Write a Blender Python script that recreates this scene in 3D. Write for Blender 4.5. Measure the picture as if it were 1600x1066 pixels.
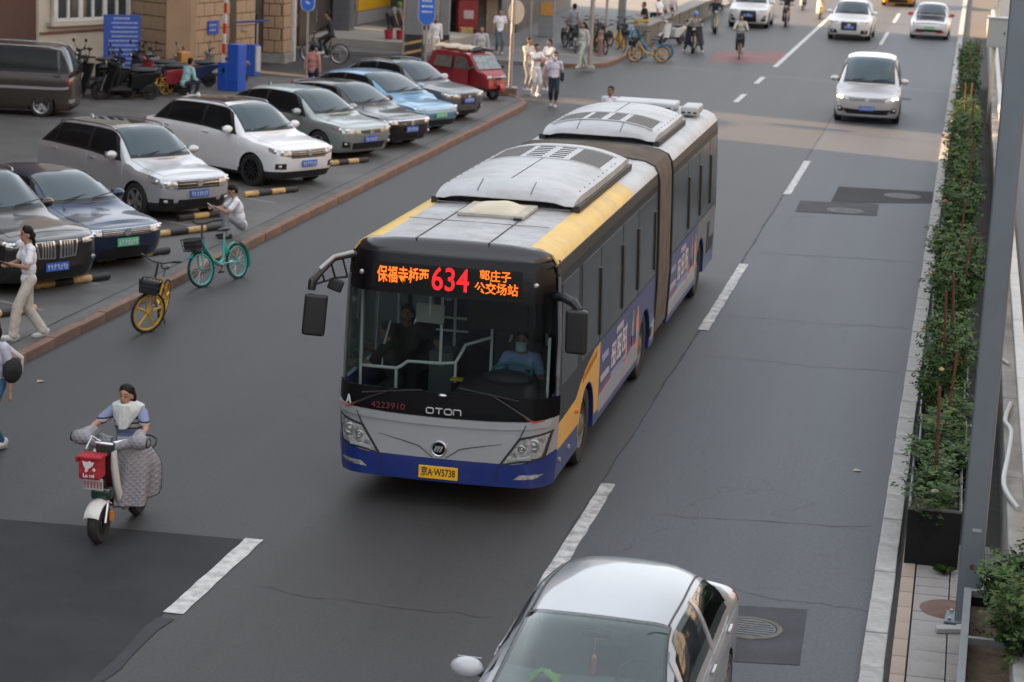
import bpy, bmesh, math, random
import numpy as np
from mathutils import Vector, Matrix, Euler, Quaternion
R = math.radians
sc = bpy.context.scene
for o in list(bpy.data.objects):
    bpy.data.objects.remove(o)
COL = sc.collection

# ------------------------------------------------------------------ camera
CAM_H, F_PX, PITCH, YAW, ROLL = 7.338, 3475.4, 0.2143, 0.1950, 0.0445
cd = bpy.data.cameras.new('camera')
cam = bpy.data.objects.new('camera', cd)
COL.objects.link(cam)
cy, sy, cp, sp = math.cos(YAW), math.sin(YAW), math.cos(PITCH), math.sin(PITCH)
Fw = Vector((-sy * cp, cy * cp, -sp)); Rt = Vector((cy, sy, 0)); Up = Rt.cross(Fw)
R2 = math.cos(ROLL) * Rt + math.sin(ROLL) * Up
U2 = -math.sin(ROLL) * Rt + math.cos(ROLL) * Up
m = Matrix((R2, U2, -Fw)).transposed().to_4x4()
m.translation = Vector((0, 0, CAM_H))
cam.matrix_world = m
cd.sensor_width = 36.0
cd.lens = F_PX / 1600 * 36
cd.clip_start, cd.clip_end = 0.2, 1500
cd.dof.use_dof = True
cd.dof.focus_distance = 24.6
cd.dof.aperture_fstop = 2.4
sc.camera = cam

# ------------------------------------------------------------------ light
SUN_DIR = Vector((-1.0, 0.30, 0.0)).normalized()      # towards the sun, on the ground
SUN_EL = R(15)
w = bpy.data.worlds.new('World'); sc.world = w; w.use_nodes = True
nt = w.node_tree
sky = nt.nodes.new('ShaderNodeTexSky'); sky.sky_type = 'NISHITA'; sky.sun_disc = False
sky.sun_elevation = SUN_EL
sky.sun_rotation = math.atan2(SUN_DIR.x, SUN_DIR.y)
sky.air_density = 1.0; sky.dust_density = 2.0; sky.ozone_density = 1.0
bg = nt.nodes['Background']; bg.inputs[1].default_value = 0.15
hs = nt.nodes.new('ShaderNodeHueSaturation'); hs.inputs['Saturation'].default_value = 0.30   # milky haze of the evening sky
nt.links.new(sky.outputs[0], hs.inputs['Color']); hz = nt.nodes.new('ShaderNodeMix'); hz.data_type = 'RGBA'; hz.inputs[0].default_value = 0.6   # even evening haze over the clear sky
nt.links.new(hs.outputs[0], hz.inputs[6]); hz.inputs[7].default_value = (1.85, 1.93, 2.06, 1)
nt.links.new(hz.outputs[2], bg.inputs[0])
sd = bpy.data.lights.new('sun', 'SUN'); sd.energy = 5.0; sd.angle = R(0.6); sd.color = (1.0, 0.62, 0.34)
sun = bpy.data.objects.new('sun', sd); COL.objects.link(sun)
travel = -(SUN_DIR * math.cos(SUN_EL) + Vector((0, 0, math.sin(SUN_EL))))
sun.rotation_euler = travel.to_track_quat('-Z', 'Y').to_euler()
sun.location = (-60, 80, 40)
sc.view_settings.view_transform = 'Standard'; sc.view_settings.look = 'None'
sc.view_settings.gamma = 1.0; sc.view_settings.use_curve_mapping = False
sc.view_settings.exposure = 2.36
try:
    sc.cycles.max_bounces = 8; sc.cycles.transparent_max_bounces = 12
except Exception:
    pass

# ------------------------------------------------------------------ materials
MATS = {}
def srgb(h):
    c = [int(h[i:i + 2], 16) / 255 for i in (0, 2, 4)]
    return tuple(x / 12.92 if x <= 0.04045 else ((x + 0.055) / 1.055) ** 2.4 for x in c)

def mat(name, col, rough=0.5, metal=0.0, coat=0.0, var=0.0, vscale=6.0, bump=0.0, bscale=40.0,
        emit=None, estr=0.0, spec=0.5, alpha=1.0, trans=0.0, dirt=None, dscale=2.0, damt=0.5, coords='Object', bdist=0.02):
    if name in MATS: return MATS[name]
    m = bpy.data.materials.new(name); m.use_nodes = True
    n = m.node_tree.nodes; l = m.node_tree.links
    b = n['Principled BSDF']
    c = tuple(col) + (1,)
    b.inputs['Base Color'].default_value = c
    b.inputs['Roughness'].default_value = rough
    b.inputs['Metallic'].default_value = metal
    b.inputs['Specular IOR Level'].default_value = spec
    b.inputs['Coat Weight'].default_value = coat
    b.inputs['Coat Roughness'].default_value = 0.06
    b.inputs['Transmission Weight'].default_value = trans
    b.inputs['Alpha'].default_value = alpha
    if emit:
        b.inputs['Emission Color'].default_value = tuple(emit) + (1,)
        b.inputs['Emission Strength'].default_value = estr
    tc = None
    if var or bump or dirt:
        tc = n.new('ShaderNodeTexCoord')
    last = None
    if var:
        ns = n.new('ShaderNodeTexNoise'); ns.inputs['Scale'].default_value = vscale; ns.inputs['Detail'].default_value = 6
        ns.inputs['Roughness'].default_value = 0.6
        l.new(tc.outputs[coords], ns.inputs['Vector'])
        mr = n.new('ShaderNodeMapRange'); mr.inputs[1].default_value = 0.3; mr.inputs[2].default_value = 0.7
        mr.inputs[3].default_value = 1 - var; mr.inputs[4].default_value = 1 + var
        l.new(ns.outputs['Fac'], mr.inputs[0])
        mx = n.new('ShaderNodeMix'); mx.data_type = 'RGBA'; mx.blend_type = 'MULTIPLY'; mx.inputs[0].default_value = 1
        mx.inputs[6].default_value = c
        l.new(mr.outputs[0], mx.inputs[7]); last = mx.outputs[2]
    if dirt:
        ns = n.new('ShaderNodeTexNoise'); ns.inputs['Scale'].default_value = dscale; ns.inputs['Detail'].default_value = 8
        ns.inputs['Roughness'].default_value = 0.7
        l.new(tc.outputs[coords], ns.inputs['Vector'])
        mr = n.new('ShaderNodeMapRange'); mr.inputs[1].default_value = 0.45; mr.inputs[2].default_value = 0.72
        mr.inputs[3].default_value = 0; mr.inputs[4].default_value = damt
        l.new(ns.outputs['Fac'], mr.inputs[0])
        mx = n.new('ShaderNodeMix'); mx.data_type = 'RGBA'
        l.new(mr.outputs[0], mx.inputs[0])
        if last: l.new(last, mx.inputs[6])
        else: mx.inputs[6].default_value = c
        mx.inputs[7].default_value = tuple(dirt) + (1,); last = mx.outputs[2]
    if last: l.new(last, b.inputs['Base Color'])
    if bump:
        ns = n.new('ShaderNodeTexNoise'); ns.inputs['Scale'].default_value = bscale; ns.inputs['Detail'].default_value = 5
        l.new(tc.outputs[coords], ns.inputs['Vector'])
        bp = n.new('ShaderNodeBump'); bp.inputs['Strength'].default_value = bump; bp.inputs['Distance'].default_value = 0.02
        l.new(ns.outputs['Fac'], bp.inputs['Height']); bp.inputs['Distance'].default_value = bdist; l.new(bp.outputs[0], b.inputs['Normal'])
    MATS[name] = m
    return m

def paint(name, col, metal=0.35, rough=0.32, coat=0.6, dust=0.12):
    return mat('paint_' + name, col, rough, metal, coat, var=0.04, vscale=3, dirt=(0.20, 0.18, 0.15), dscale=1.6, damt=dust)

BLACK = mat('black_plastic', (0.012, 0.012, 0.013), 0.45, var=0.2, vscale=9)
TRIM = mat('dark_trim', (0.02, 0.02, 0.021), 0.55, var=0.2, vscale=9)
RUBBER = mat('tyre_rubber', (0.018, 0.017, 0.016), 0.85, var=0.25, vscale=8, bump=0.2, bscale=60)
CHROME = mat('chrome', (0.66, 0.67, 0.68), 0.28, 0.9)
ALLOY = mat('alloy_rim', (0.42, 0.42, 0.43), 0.35, 0.9, var=0.15, vscale=5)
DARKALLOY = mat('dark_alloy_rim', (0.05, 0.05, 0.055), 0.35, 0.8)
GLASS = mat('car_glass', (0.018, 0.042, 0.055), 0.06, 0.0, 0.15, spec=0.75, var=0.3, vscale=1.2)
SIDEGLASS = mat('privacy_glass', (0.008, 0.009, 0.010), 0.12, spec=0.2, var=0.3, vscale=1.2)
LAMP = mat('lamp_glass', (0.44, 0.44, 0.43), 0.15, 0.5, 0.5, var=0.75, vscale=14)
REDLAMP = mat('red_lamp', (0.35, 0.012, 0.012), 0.2, 0.0, 0.5)
AMBER = mat('amber_lamp', (0.6, 0.2, 0.03), 0.3)
STEEL = mat('brushed_steel', (0.45, 0.45, 0.46), 0.32, 0.9, var=0.1)
WHITEPAINT = mat('white_enamel', (0.66, 0.66, 0.66), 0.4, var=0.06)

# ------------------------------------------------------------------ mesh helpers
class MB:
    def __init__(s): s.v = []; s.f = []; s.mi = []; s.mats = []
    def slot(s, m):
        if m not in s.mats: s.mats.append(m)
        return s.mats.index(m)
    def add(s, vs, fs, m, M=None):
        b = len(s.v)
        if M is not None: vs = [M @ Vector(v) for v in vs]
        s.v += [tuple(v) for v in vs]
        k = s.slot(m)
        for f in fs: s.f.append([b + i for i in f]); s.mi.append(k)
        return s
    def box(s, c, d, m, rot=None, M=None, top=1.0):
        x, y, z = d[0] / 2, d[1] / 2, d[2] / 2
        vs = [(-x, -y, -z), (x, -y, -z), (x, y, -z), (-x, y, -z),
              (-x * top, -y * top, z), (x * top, -y * top, z), (x * top, y * top, z), (-x * top, y * top, z)]
        T = Matrix.Translation(c)
        if rot: T = T @ Euler(rot).to_matrix().to_4x4()
        if M is not None: T = M @ T
        return s.add(vs, [(3, 2, 1, 0), (4, 5, 6, 7), (0, 1, 5, 4), (1, 2, 6, 5), (2, 3, 7, 6), (3, 0, 4, 7)], m, T)
    def tube(s, pts, r, m, n=8, cap=True, M=None, closed=False, flat=1.0):
        P = [Vector(p) for p in pts]; k = len(P)
        rs = r if isinstance(r, (list, tuple)) else [r] * k
        vs = []; nrm = None
        for i in range(k):
            if closed: t = P[(i + 1) % k] - P[i - 1]
            elif i == 0: t = P[1] - P[0]
            elif i == k - 1: t = P[-1] - P[-2]
            else: t = (P[i + 1] - P[i]).normalized() + (P[i] - P[i - 1]).normalized()
            if t.length < 1e-9: t = Vector((0, 0, 1))
            t.normalize()
            if nrm is None:
                a = Vector((0, 0, 1)) if abs(t.z) < 0.9 else Vector((1, 0, 0))
                nrm = (a - t * a.dot(t)).normalized()
            else:
                nrm = nrm - t * nrm.dot(t)
                nrm = nrm.normalized() if nrm.length > 1e-6 else t.orthogonal().normalized()
            bn = t.cross(nrm)
            for j in range(n):
                a = 2 * math.pi * j / n
                vs.append(P[i] + (nrm * math.cos(a) * flat + bn * math.sin(a)) * rs[i])
        fs = []
        for i in range(k if closed else k - 1):
            i2 = (i + 1) % k
            for j in range(n):
                fs.append((i * n + j, i * n + (j + 1) % n, i2 * n + (j + 1) % n, i2 * n + j))
        if cap and not closed:
            fs.append(tuple(range(n - 1, -1, -1))); fs.append(tuple((k - 1) * n + j for j in range(n)))
        return s.add(vs, fs, m, M)
    def ell(s, c, rad, m, n=12, k=8, M=None, rot=None):
        if not isinstance(rad, (tuple, list)): rad = (rad,) * 3
        vs = [(0, 0, rad[2])]; fs = []
        for i in range(1, k):
            a = math.pi * i / k
            for j in range(n):
                b = 2 * math.pi * j / n
                vs.append((rad[0] * math.sin(a) * math.cos(b), rad[1] * math.sin(a) * math.sin(b), rad[2] * math.cos(a)))
        vs.append((0, 0, -rad[2]))
        for j in range(n): fs.append((0, 1 + j, 1 + (j + 1) % n))
        for i in range(k - 2):
            for j in range(n):
                a = 1 + i * n; fs.append((a + j, a + n + j, a + n + (j + 1) % n, a + (j + 1) % n))
        e = len(vs) - 1; a = 1 + (k - 2) * n
        for j in range(n): fs.append((e, a + (j + 1) % n, a + j))
        T = Matrix.Translation(c)
        if rot: T = T @ Euler(rot).to_matrix().to_4x4()
        if M is not None: T = M @ T
        return s.add(vs, fs, m, T)
    def prism(s, poly, axis, d0, d1, m, M=None):
        n = len(poly)
        def p(a, b, d):
            return {'x': (d, a, b), 'y': (a, d, b), 'z': (a, b, d)}[axis]
        ar = sum(poly[i][0] * poly[(i + 1) % n][1] - poly[(i + 1) % n][0] * poly[i][1] for i in range(n))
        if ar < 0: poly = poly[::-1]
        if d1 < d0: d0, d1 = d1, d0
        vs = [p(a, b, d0) for a, b in poly] + [p(a, b, d1) for a, b in poly]
        fs = [tuple(range(n - 1, -1, -1)), tuple(range(n, 2 * n))] + [(i, (i + 1) % n, n + (i + 1) % n, n + i) for i in range(n)]
        if axis == 'y': fs = [f[::-1] for f in fs]
        return s.add(vs, fs, m, M)
    def lathe(s, prof, c, axis, m, n=20, M=None, arc=2 * math.pi, start=0.0):
        vs = []; k = len(prof); full = abs(arc - 2 * math.pi) < 1e-6
        q = n if full else n + 1
        for j in range(q):
            a = start + arc * j / n
            for r, h in prof:
                if axis == 'x': v = (h, r * math.cos(a), r * math.sin(a))
                elif axis == 'y': v = (r * math.sin(a), h, r * math.cos(a))
                else: v = (r * math.cos(a), r * math.sin(a), h)
                vs.append((c[0] + v[0], c[1] + v[1], c[2] + v[2]))
        fs = []
        for j in range(n):
            j2 = (j + 1) % q
            for i in range(k - 1):
                fs.append((j * k + i, j2 * k + i, j2 * k + i + 1, j * k + i + 1))
        return s.add(vs, fs, m, M)
    def grid(s, P, m, flip=False, M=None):
        nu, nv = len(P), len(P[0])
        vs = [p for r in P for p in r]; fs = []
        for i in range(nu - 1):
            for j in range(nv - 1):
                f = (i * nv + j, (i + 1) * nv + j, (i + 1) * nv + j + 1, i * nv + j + 1)
                fs.append(f[::-1] if flip else f)
        return s.add(vs, fs, m, M)
    def slab(s, P, Q, m, M=None):
        """closed shell between an outer grid P and an inner grid Q"""
        nu, nv = len(P), len(P[0]); b = nu * nv
        vs = [p for r in P for p in r] + [p for r in Q for p in r]; fs = []
        for i in range(nu - 1):
            for j in range(nv - 1):
                f = (i * nv + j, (i + 1) * nv + j, (i + 1) * nv + j + 1, i * nv + j + 1)
                fs.append(f); fs.append(tuple(b + k for k in f[::-1]))
        rim = [i * nv for i in range(nu)] + [(nu - 1) * nv + j for j in range(1, nv)] + \
              [i * nv + nv - 1 for i in range(nu - 2, -1, -1)] + [j for j in range(nv - 2, 0, -1)]
        for a, c in zip(rim, rim[1:] + rim[:1]): fs.append((a, b + a, b + c, c))
        return s.add(vs, fs, m, M)
    def mesh(s, name, angle=35):
        me = bpy.data.meshes.new(name)
        me.from_pydata(s.v, [], s.f)
        for m in s.mats: me.materials.append(m)
        me.polygons.foreach_set('material_index', s.mi)
        me.polygons.foreach_set('use_smooth', [True] * len(s.f))
        me.update()
        me.set_sharp_from_angle(angle=R(angle))
        return me
    def build(s, name, parent=None, bevel=0.0, angle=35, loc=None, fix=False):
        o = bpy.data.objects.new(name, s.mesh(name, angle)); COL.objects.link(o)
        if fix:
            bm = bmesh.new(); bm.from_mesh(o.data); bmesh.ops.recalc_face_normals(bm, faces=bm.faces); bm.to_mesh(o.data); bm.free()
        if parent: o.parent = parent
        if loc: o.location = loc
        if bevel:
            b = o.modifiers.new('edge', 'BEVEL'); b.width = bevel; b.segments = 2; b.limit_method = 'ANGLE'; b.angle_limit = R(40)
            o.modifiers.new('wn', 'WEIGHTED_NORMAL')
        return o

def tag(o, label=None, cat=None, group=None, kind=None):
    if label: o['label'] = label
    if cat: o['category'] = cat
    if group: o['group'] = group
    if kind: o['kind'] = kind
    return o
def thing(name, label, cat, loc=(0, 0, 0), rz=0.0, group=None, rot=None):
    o = bpy.data.objects.new(name, None); COL.objects.link(o)
    o.empty_display_size = 0.2
    o.location = loc; o.rotation_euler = rot if rot else (0, 0, rz)
    return tag(o, label, cat, group)
def structure(mb, name, **k):
    o = mb.build(name, **k); o['kind'] = 'structure'; return o
def children_of(o): return list(o.children)
def copy_tree(o, parent=None):
    c = o.copy(); COL.objects.link(c)
    if parent: c.parent = parent
    for ch in list(o.children): copy_tree(ch, c)
    return c
_dg = None
def text(name, body, h, m, parent, loc, rot, wid=None, ext=0.002, align='CENTER', bold=0.0):
    cu = bpy.data.curves.new(name, 'FONT'); cu.body = body; cu.size = h; cu.extrude = ext; cu.offset = bold
    cu.align_x = align; cu.align_y = 'CENTER'; cu.resolution_u = 3
    t = bpy.data.objects.new(name, cu); COL.objects.link(t)
    bpy.context.view_layer.update()
    me = bpy.data.meshes.new_from_object(t.evaluated_get(bpy.context.evaluated_depsgraph_get()))
    bpy.data.objects.remove(t); bpy.data.curves.remove(cu)
    if wid and len(me.vertices):
        xs = [v.co.x for v in me.vertices]; k = wid / max(1e-6, max(xs) - min(xs))
        for v in me.vertices: v.co.x *= k
    me.materials.clear(); me.materials.append(m)
    o = bpy.data.objects.new(name, me); COL.objects.link(o)
    o.parent = parent; o.location = loc; o.rotation_euler = rot
    return o
rnd = random.Random(7)
# ================================================================== THE SETTING
def asphalt():
    m = bpy.data.materials.new('asphalt'); m.use_nodes = True
    n = m.node_tree.nodes; l = m.node_tree.links; b = n['Principled BSDF']
    tc = n.new('ShaderNodeTexCoord')
    def noise(scale, detail=6, vec=None, rough=0.6):
        t = n.new('ShaderNodeTexNoise'); t.inputs['Scale'].default_value = scale; t.inputs['Detail'].default_value = detail
        t.inputs['Roughness'].default_value = rough
        l.new(vec or tc.outputs['Object'], t.inputs['Vector']); return t.outputs['Fac']
    def rng(v, a, b2, c, d):
        t = n.new('ShaderNodeMapRange'); t.inputs[1].default_value = a; t.inputs[2].default_value = b2
        t.inputs[3].default_value = c; t.inputs[4].default_value = d; l.new(v, t.inputs[0]); return t.outputs[0]
    def mul(a, c):
        t = n.new('ShaderNodeMath'); t.operation = 'MULTIPLY'; l.new(a, t.inputs[0]); l.new(c, t.inputs[1]); return t.outputs[0]
    sep = n.new('ShaderNodeSeparateXYZ'); l.new(tc.outputs['Object'], sep.inputs[0])
    # the near-side lanes were paved at another time than the outer lane
    lane = rng(sep.outputs[0], -3.90, -3.84, 0, 1)
    mixc = n.new('ShaderNodeMix'); mixc.data_type = 'RGBA'; l.new(lane, mixc.inputs[0])
    mixc.inputs[6].default_value = (0.0350, 0.0340, 0.0335, 1); mixc.inputs[7].default_value = (0.0455, 0.051, 0.060, 1)
    # stretched wear along the wheel tracks
    mp = n.new('ShaderNodeMapping'); mp.inputs['Scale'].default_value = (1.5, 0.05, 1); l.new(tc.outputs['Object'], mp.inputs[0])
    f = mul(rng(noise(1.0, 4, mp.outputs[0]), 0.3, 0.7, 0.89, 1.10), rng(noise(0.25, 3), 0.3, 0.7, 0.96, 1.04)); f = mul(f, rng(noise(2.3, 6), 0.62, 0.74, 1.0, 0.74)); f = mul(f, rng(noise(5.5, 4), 0.66, 0.74, 1.0, 1.22))
    f = mul(f, rng(noise(9, 5), 0.3, 0.7, 0.96, 1.04))
    f = mul(f, rng(noise(28, 3, None, 0.8), 0.32, 0.68, 0.62, 1.38)); f = mul(f, rng(noise(80, 2, None, 0.8), 0.32, 0.68, 0.6, 1.4))
    # hairline cracks
    nz = n.new('ShaderNodeTexNoise'); nz.inputs['Scale'].default_value = 0.9; nz.inputs['Detail'].default_value = 5
    l.new(tc.outputs['Object'], nz.inputs['Vector'])
    va = n.new('ShaderNodeVectorMath'); va.operation = 'MULTIPLY_ADD'
    l.new(nz.outputs['Color'], va.inputs[0]); va.inputs[1].default_value = (2.2, 2.2, 2.2); l.new(tc.outputs['Object'], va.inputs[2])
    vo = n.new('ShaderNodeTexVoronoi'); vo.feature = 'DISTANCE_TO_EDGE'; vo.inputs['Scale'].default_value = 0.16
    l.new(va.outputs[0], vo.inputs['Vector'])
    crack = rng(vo.outputs['Distance'], 0.0, 0.0035, 0.0, 1.0)
    gate = rng(noise(0.12, 3), 0.47, 0.56, 0.0, 1.0)
    mxn = n.new('ShaderNodeMath'); mxn.operation = 'MAXIMUM'; l.new(crack, mxn.inputs[0]); l.new(gate, mxn.inputs[1])
    f = mul(f, rng(mxn.outputs[0], 0, 1, 0.45, 1))
    mx = n.new('ShaderNodeMix'); mx.data_type = 'RGBA'; mx.blend_type = 'MULTIPLY'; mx.inputs[0].default_value = 1
    l.new(mixc.outputs[2], mx.inputs[6]); l.new(f, mx.inputs[7]); l.new(mx.outputs[2], b.inputs['Base Color'])
    b.inputs['Roughness'].default_value = .6
    bp = n.new('ShaderNodeBump'); bp.inputs['Strength'].default_value = 0.5; bp.inputs['Distance'].default_value = 0.01
    l.new(noise(90, 3, None, 0.8), bp.inputs['Height']); l.new(bp.outputs[0], b.inputs['Normal'])
    return m
ASPHALT = asphalt()
NEWASPH = mat('new_asphalt', (0.031, 0.0315, 0.0345), 0.8, spec=.2, var=0.18, vscale=1.2, bump=0.4, bscale=90)
PATCH = mat('patched_asphalt', (0.040, 0.041, 0.045), 0.75, spec=.25, var=0.25, vscale=2.5, bump=0.4, bscale=90)
PATCH2 = mat('older_patch', (0.043, 0.046, 0.052), 0.75, spec=.25, var=0.25, vscale=2.5, bump=0.4, bscale=90)
TAR = mat('tar_strip', (0.020, 0.021, 0.025), 0.75, var=0.3, vscale=5)
LINE = mat('line_paint', (0.50, 0.50, 0.48), 0.6, var=0.14, vscale=8, dirt=(0.10, 0.10, 0.10), dscale=7, damt=0.75)
LOTMAT = mat('lot_paving', (0.098, 0.094, 0.089), 0.7, var=0.22, vscale=1.1, bump=0.4, bscale=60, dirt=(0.04, 0.038, 0.036), dscale=0.5)
KERBRED = mat('kerb_red_stone', (0.19, 0.105, 0.072), 0.75, var=0.3, vscale=4, bump=0.5, bscale=30, dirt=(0.09, 0.07, 0.058), dscale=1.3, damt=0.8)
KERBGREY = mat('kerb_grey_stone', (0.35, 0.34, 0.32), 0.8, var=0.22, vscale=6, bump=0.7, bscale=25, dirt=(0.13, 0.125, 0.12), dscale=4, damt=0.5)
TILE = mat('median_tile', (0.27, 0.25, 0.235), 0.8, var=0.16, vscale=5, bump=0.4, bscale=40, dirt=(0.13, 0.12, 0.11), dscale=3, damt=0.6)
TILE2 = mat('median_tile_tan', (0.33, 0.255, 0.20), 0.8, var=0.14, vscale=5, bump=0.4, bscale=40, dirt=(0.15, 0.13, 0.11), dscale=3, damt=0.5)
CONC = mat('concrete', (0.27, 0.265, 0.25), 0.8, var=0.2, vscale=2, bump=0.4, bscale=20, dirt=(0.12, 0.11, 0.10), dscale=1.5, damt=0.5)

structure(MB().box((-20, 150, -0.25), (500, 600, 0.5), ASPHALT), 'road')

def wavy_strip(x0, y0, y1, wdt, m, name, z, step=0.35, amp=0.03, seed=1, xs=0.0):
    r = random.Random(seed); vs = []; fs = []; k = int((y1 - y0) / step); x = x0
    for i in range(k + 1):
        y = y0 + (y1 - y0) * i / k
        x += r.uniform(-amp, amp) * 0.5; x += (x0 + xs * i / k - x) * 0.2
        w2 = wdt * r.uniform(0.6, 1.4) / 2
        vs += [(x - w2, y, z), (x + w2, y, z)]
        if i: a = 2 * i; fs.append((a - 2, a - 1, a + 1, a))
    return structure(MB().add(vs, fs, m), name)
def sheet(poly, z, m, name):
    return structure(MB().add([(x, y, z) for x, y in poly], [tuple(range(len(poly)))], m), name)

# the dark new asphalt in the near bicycle lane, with its ragged tar edge
sheet([(-12.70, 4), (-7.16, 4), (-7.16, 10), (-7.13, 17.6), (-7.18, 19.5), (-7.19, 22.04), (-8.6, 21.96), (-10, 21.84), (-12.70, 21.6)], 0.004, NEWASPH, 'asphalt_patch')
wavy_strip(-7.10, 6, 19.4, 0.13, TAR, 'tar_strip', 0.008, amp=0.07, seed=4)
sheet([(-2.75, 50.3), (-2.73, 53.1), (-0.5, 53.35), (-0.5, 51.4)], 0.004, NEWASPH, 'asphalt_patch')
sheet([(-3.40, 48.6), (-3.43, 50.3), (-1.67, 50.62), (-1.64, 48.85)], 0.008, PATCH, 'asphalt_patch')
sheet([(-1.78, 19.95), (-1.85, 21.6), (-1.11, 21.72), (-1.06, 20.07)], 0.004, PATCH2, 'asphalt_patch')
sheet([(-9.7, 85.1), (-7.15, 86.2), (-7.2, 92), (-9.95, 90.4)], 0.004,
      mat('red_road_paint', (0.16, 0.052, 0.05), 0.7, var=0.2, vscale=2, dirt=(0.09, 0.06, 0.06), dscale=1), 'red_road_panel')
sheet([(-9.4, 88.2), (-7.9, 88.9), (-7.9, 89.2), (-9.4, 88.5)], 0.008, mat('worn_pink', (0.25, 0.12, 0.11), 0.7, var=0.3), 'worn_road_lettering')
wavy_strip(-3.87, 5, 30, 0.022, TAR, 'road_seam', 0.004, seed=2)
wavy_strip(-3.87, 30, 100, 0.035, TAR, 'road_seam', 0.004, seed=3)
def crossing_crack(y, x0, x1, wdt, seed):
    r = random.Random(seed); vs = []; fs = []; k = 30; yy = y
    for i in range(k + 1):
        x = x0 + (x1 - x0) * i / k; yy += r.uniform(-.05, .05); w2 = wdt * r.uniform(.2, 1.0) / 2
        vs += [(x, yy - w2, 0.004), (x, yy + w2, 0.004)]
        if i: a = 2 * i; fs.append((a - 2, a, a + 1, a - 1))
    structure(MB().add(vs, fs, mat('crack_dark', (.026, .026, .028), .8)), 'road_crack')
for a in ((33.2, -3.6, -.6, .02, 1), (36.4, -3.7, -.5, .018, 2), (24.6, -3.0, -.6, .015, 3), (22.2, -2.2, -.5, .012, 8), (43.0, -3.8, -.6, .03, 4), (69.3, -12.5, -7.2, .05, 5),
          (27.5, -7.0, -4.1, .014, 6), (20.6, -6.6, -4.1, .014, 7)):
    crossing_crack(*a)

def paint_strip(x0, x1, y0, y1, name, z=0.009, m=LINE, worn=None, seed=0):
    r = random.Random(seed); k = max(2, int((y1 - y0) / 0.25)); vs = []; fs = []
    for i in range(k + 1):
        y = y0 + (y1 - y0) * i / k
        vs += [(x0 + r.uniform(-.008, .008), y, z), (x1 + r.uniform(-.008, .008), y, z)]
        if i: a = 2 * i; fs.append((a - 2, a - 1, a + 1, a))
    return structure(MB().add(vs, fs, m), name)
WORN = mat('worn_line_paint', (0.46, 0.46, 0.44), 0.6, var=0.2, vscale=6, dirt=(0.07, 0.07, 0.072), dscale=5, damt=1.0)
paint_strip(-7.20, -7.00, 19.55, 22.08, 'lane_dash', seed=1)
for i, (a, b) in enumerate(((19.4, 25.6), (35.1, 41.5), (51.1, 57.4))):
    paint_strip(-3.88, -3.71, a, b, 'lane_dash', m=WORN, seed=i + 2)
for i, (a, b) in enumerate(((70.9, 73.6), (77.5, 80.2))):
    paint_strip(-7.18, -7.0, a, b, 'lane_dash', seed=i + 9)
for a, b in ((99, 107), (114.5, 122), (131, 139)): paint_strip(-3.83, -3.68, a, b, 'lane_dash')
paint_strip(-7.16, -6.98, 84.6, 140, 'lane_line')

# manhole covers
IRON = mat('cast_iron', (0.075, 0.078, 0.08), 0.45, 0.6, var=0.3, vscale=9, bump=0.6, bscale=30)
def manhole(x, y, r, name='manhole_cover', m=IRON, sq=1.0, ring=True, z=0.012):
    mb = MB().lathe([(0, z), (r * .86, z), (r * .88, z - .008)], (0, 0, 0), 'z', m, 28)
    root = structure(mb, name); root.location = (x, y, 0); root.scale = (1, sq, 1)
    if ring:
        MB().lathe([(r * .9, z - .004), (r * .92, z + .004), (r * 1.08, z + .004), (r * 1.1, z - .008)], (0, 0, 0), 'z', mat('manhole_collar', (.10, .094, .085), .8, var=.3), 28).build('collar', root)
    bars = MB()
    for k in range(-3, 4):
        ln = math.sqrt(max(0.01, (r * .8) ** 2 - (k * r * .22) ** 2))
        bars.box((0, k * r * .22, z + .002), (2 * ln, r * .07, .005), m)
    bars.build('raised_bar', root)
    return root
manhole(-1.62, 20.95, .30)
manhole(-1.2, 52.2, .40)
manhole(-2.35, 49.25, .38)
manhole(-1.9, 75.5, .25, ring=False)

# ---- left kerb, pavement and car park (raised 12 cm)
KX0, KX1 = -12.92, -12.76
lot = [(KX0, -20), (KX0, 64.6), (-13.1, 66.4), (-13.7, 67.6), (-14.6, 68.2), (-60, 69.5), (-60, -20)]
structure(MB().prism(lot, 'z', -0.2, 0.12, LOTMAT), 'car_park')
kerb = thing('kerb', None, None); kerb['kind'] = 'structure'
y = 12.0; i = 0
kr = random.Random(3)
def kerb_stone(p, q, m, parent, wdt=0.16, h=0.14, gap=0.012):
    p = Vector(p); q = Vector(q); d = (q - p); L = d.length - gap; ang = math.atan2(d.y, d.x)
    h += kr.uniform(-.008, .008)
    o = MB().box((0, 0, h / 2 - .05), (L, wdt, h + .1), m).build('kerb_stone', parent, bevel=0.012)
    c = (p + q) / 2; o.location = (c.x + kr.uniform(-.006, .006), c.y, 0); o.rotation_euler = (0, 0, ang)
    return o
kpts = [(-12.84, 12 + k * 1.0) for k in range(53)] + [(-12.86, 65.0), (-12.98, 65.9), (-13.35, 66.9), (-14.0, 67.75), (-15, 68.2)]
for a, b in zip(kpts[:-1], kpts[1:]): kerb_stone(a, b, KERBRED, kerb)
# joint between kerb pavement and parking bays
wavy_strip(-13.2, 14, 66, 0.035, mat('gutter_dark', (0.03, 0.029, 0.028), 0.8), 'pavement_joint', 0.124, amp=0.02, seed=9)
PAVER = mat('footway_pavers', (0.105, 0.10, 0.095), 0.75, var=0.2, vscale=3, bump=0.6, bscale=28, dirt=(0.045, 0.043, 0.04), dscale=1.2)
structure(MB().box((-13.055, 40, 0.122), (0.24, 52, 0.008), PAVER), 'footway')
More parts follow.
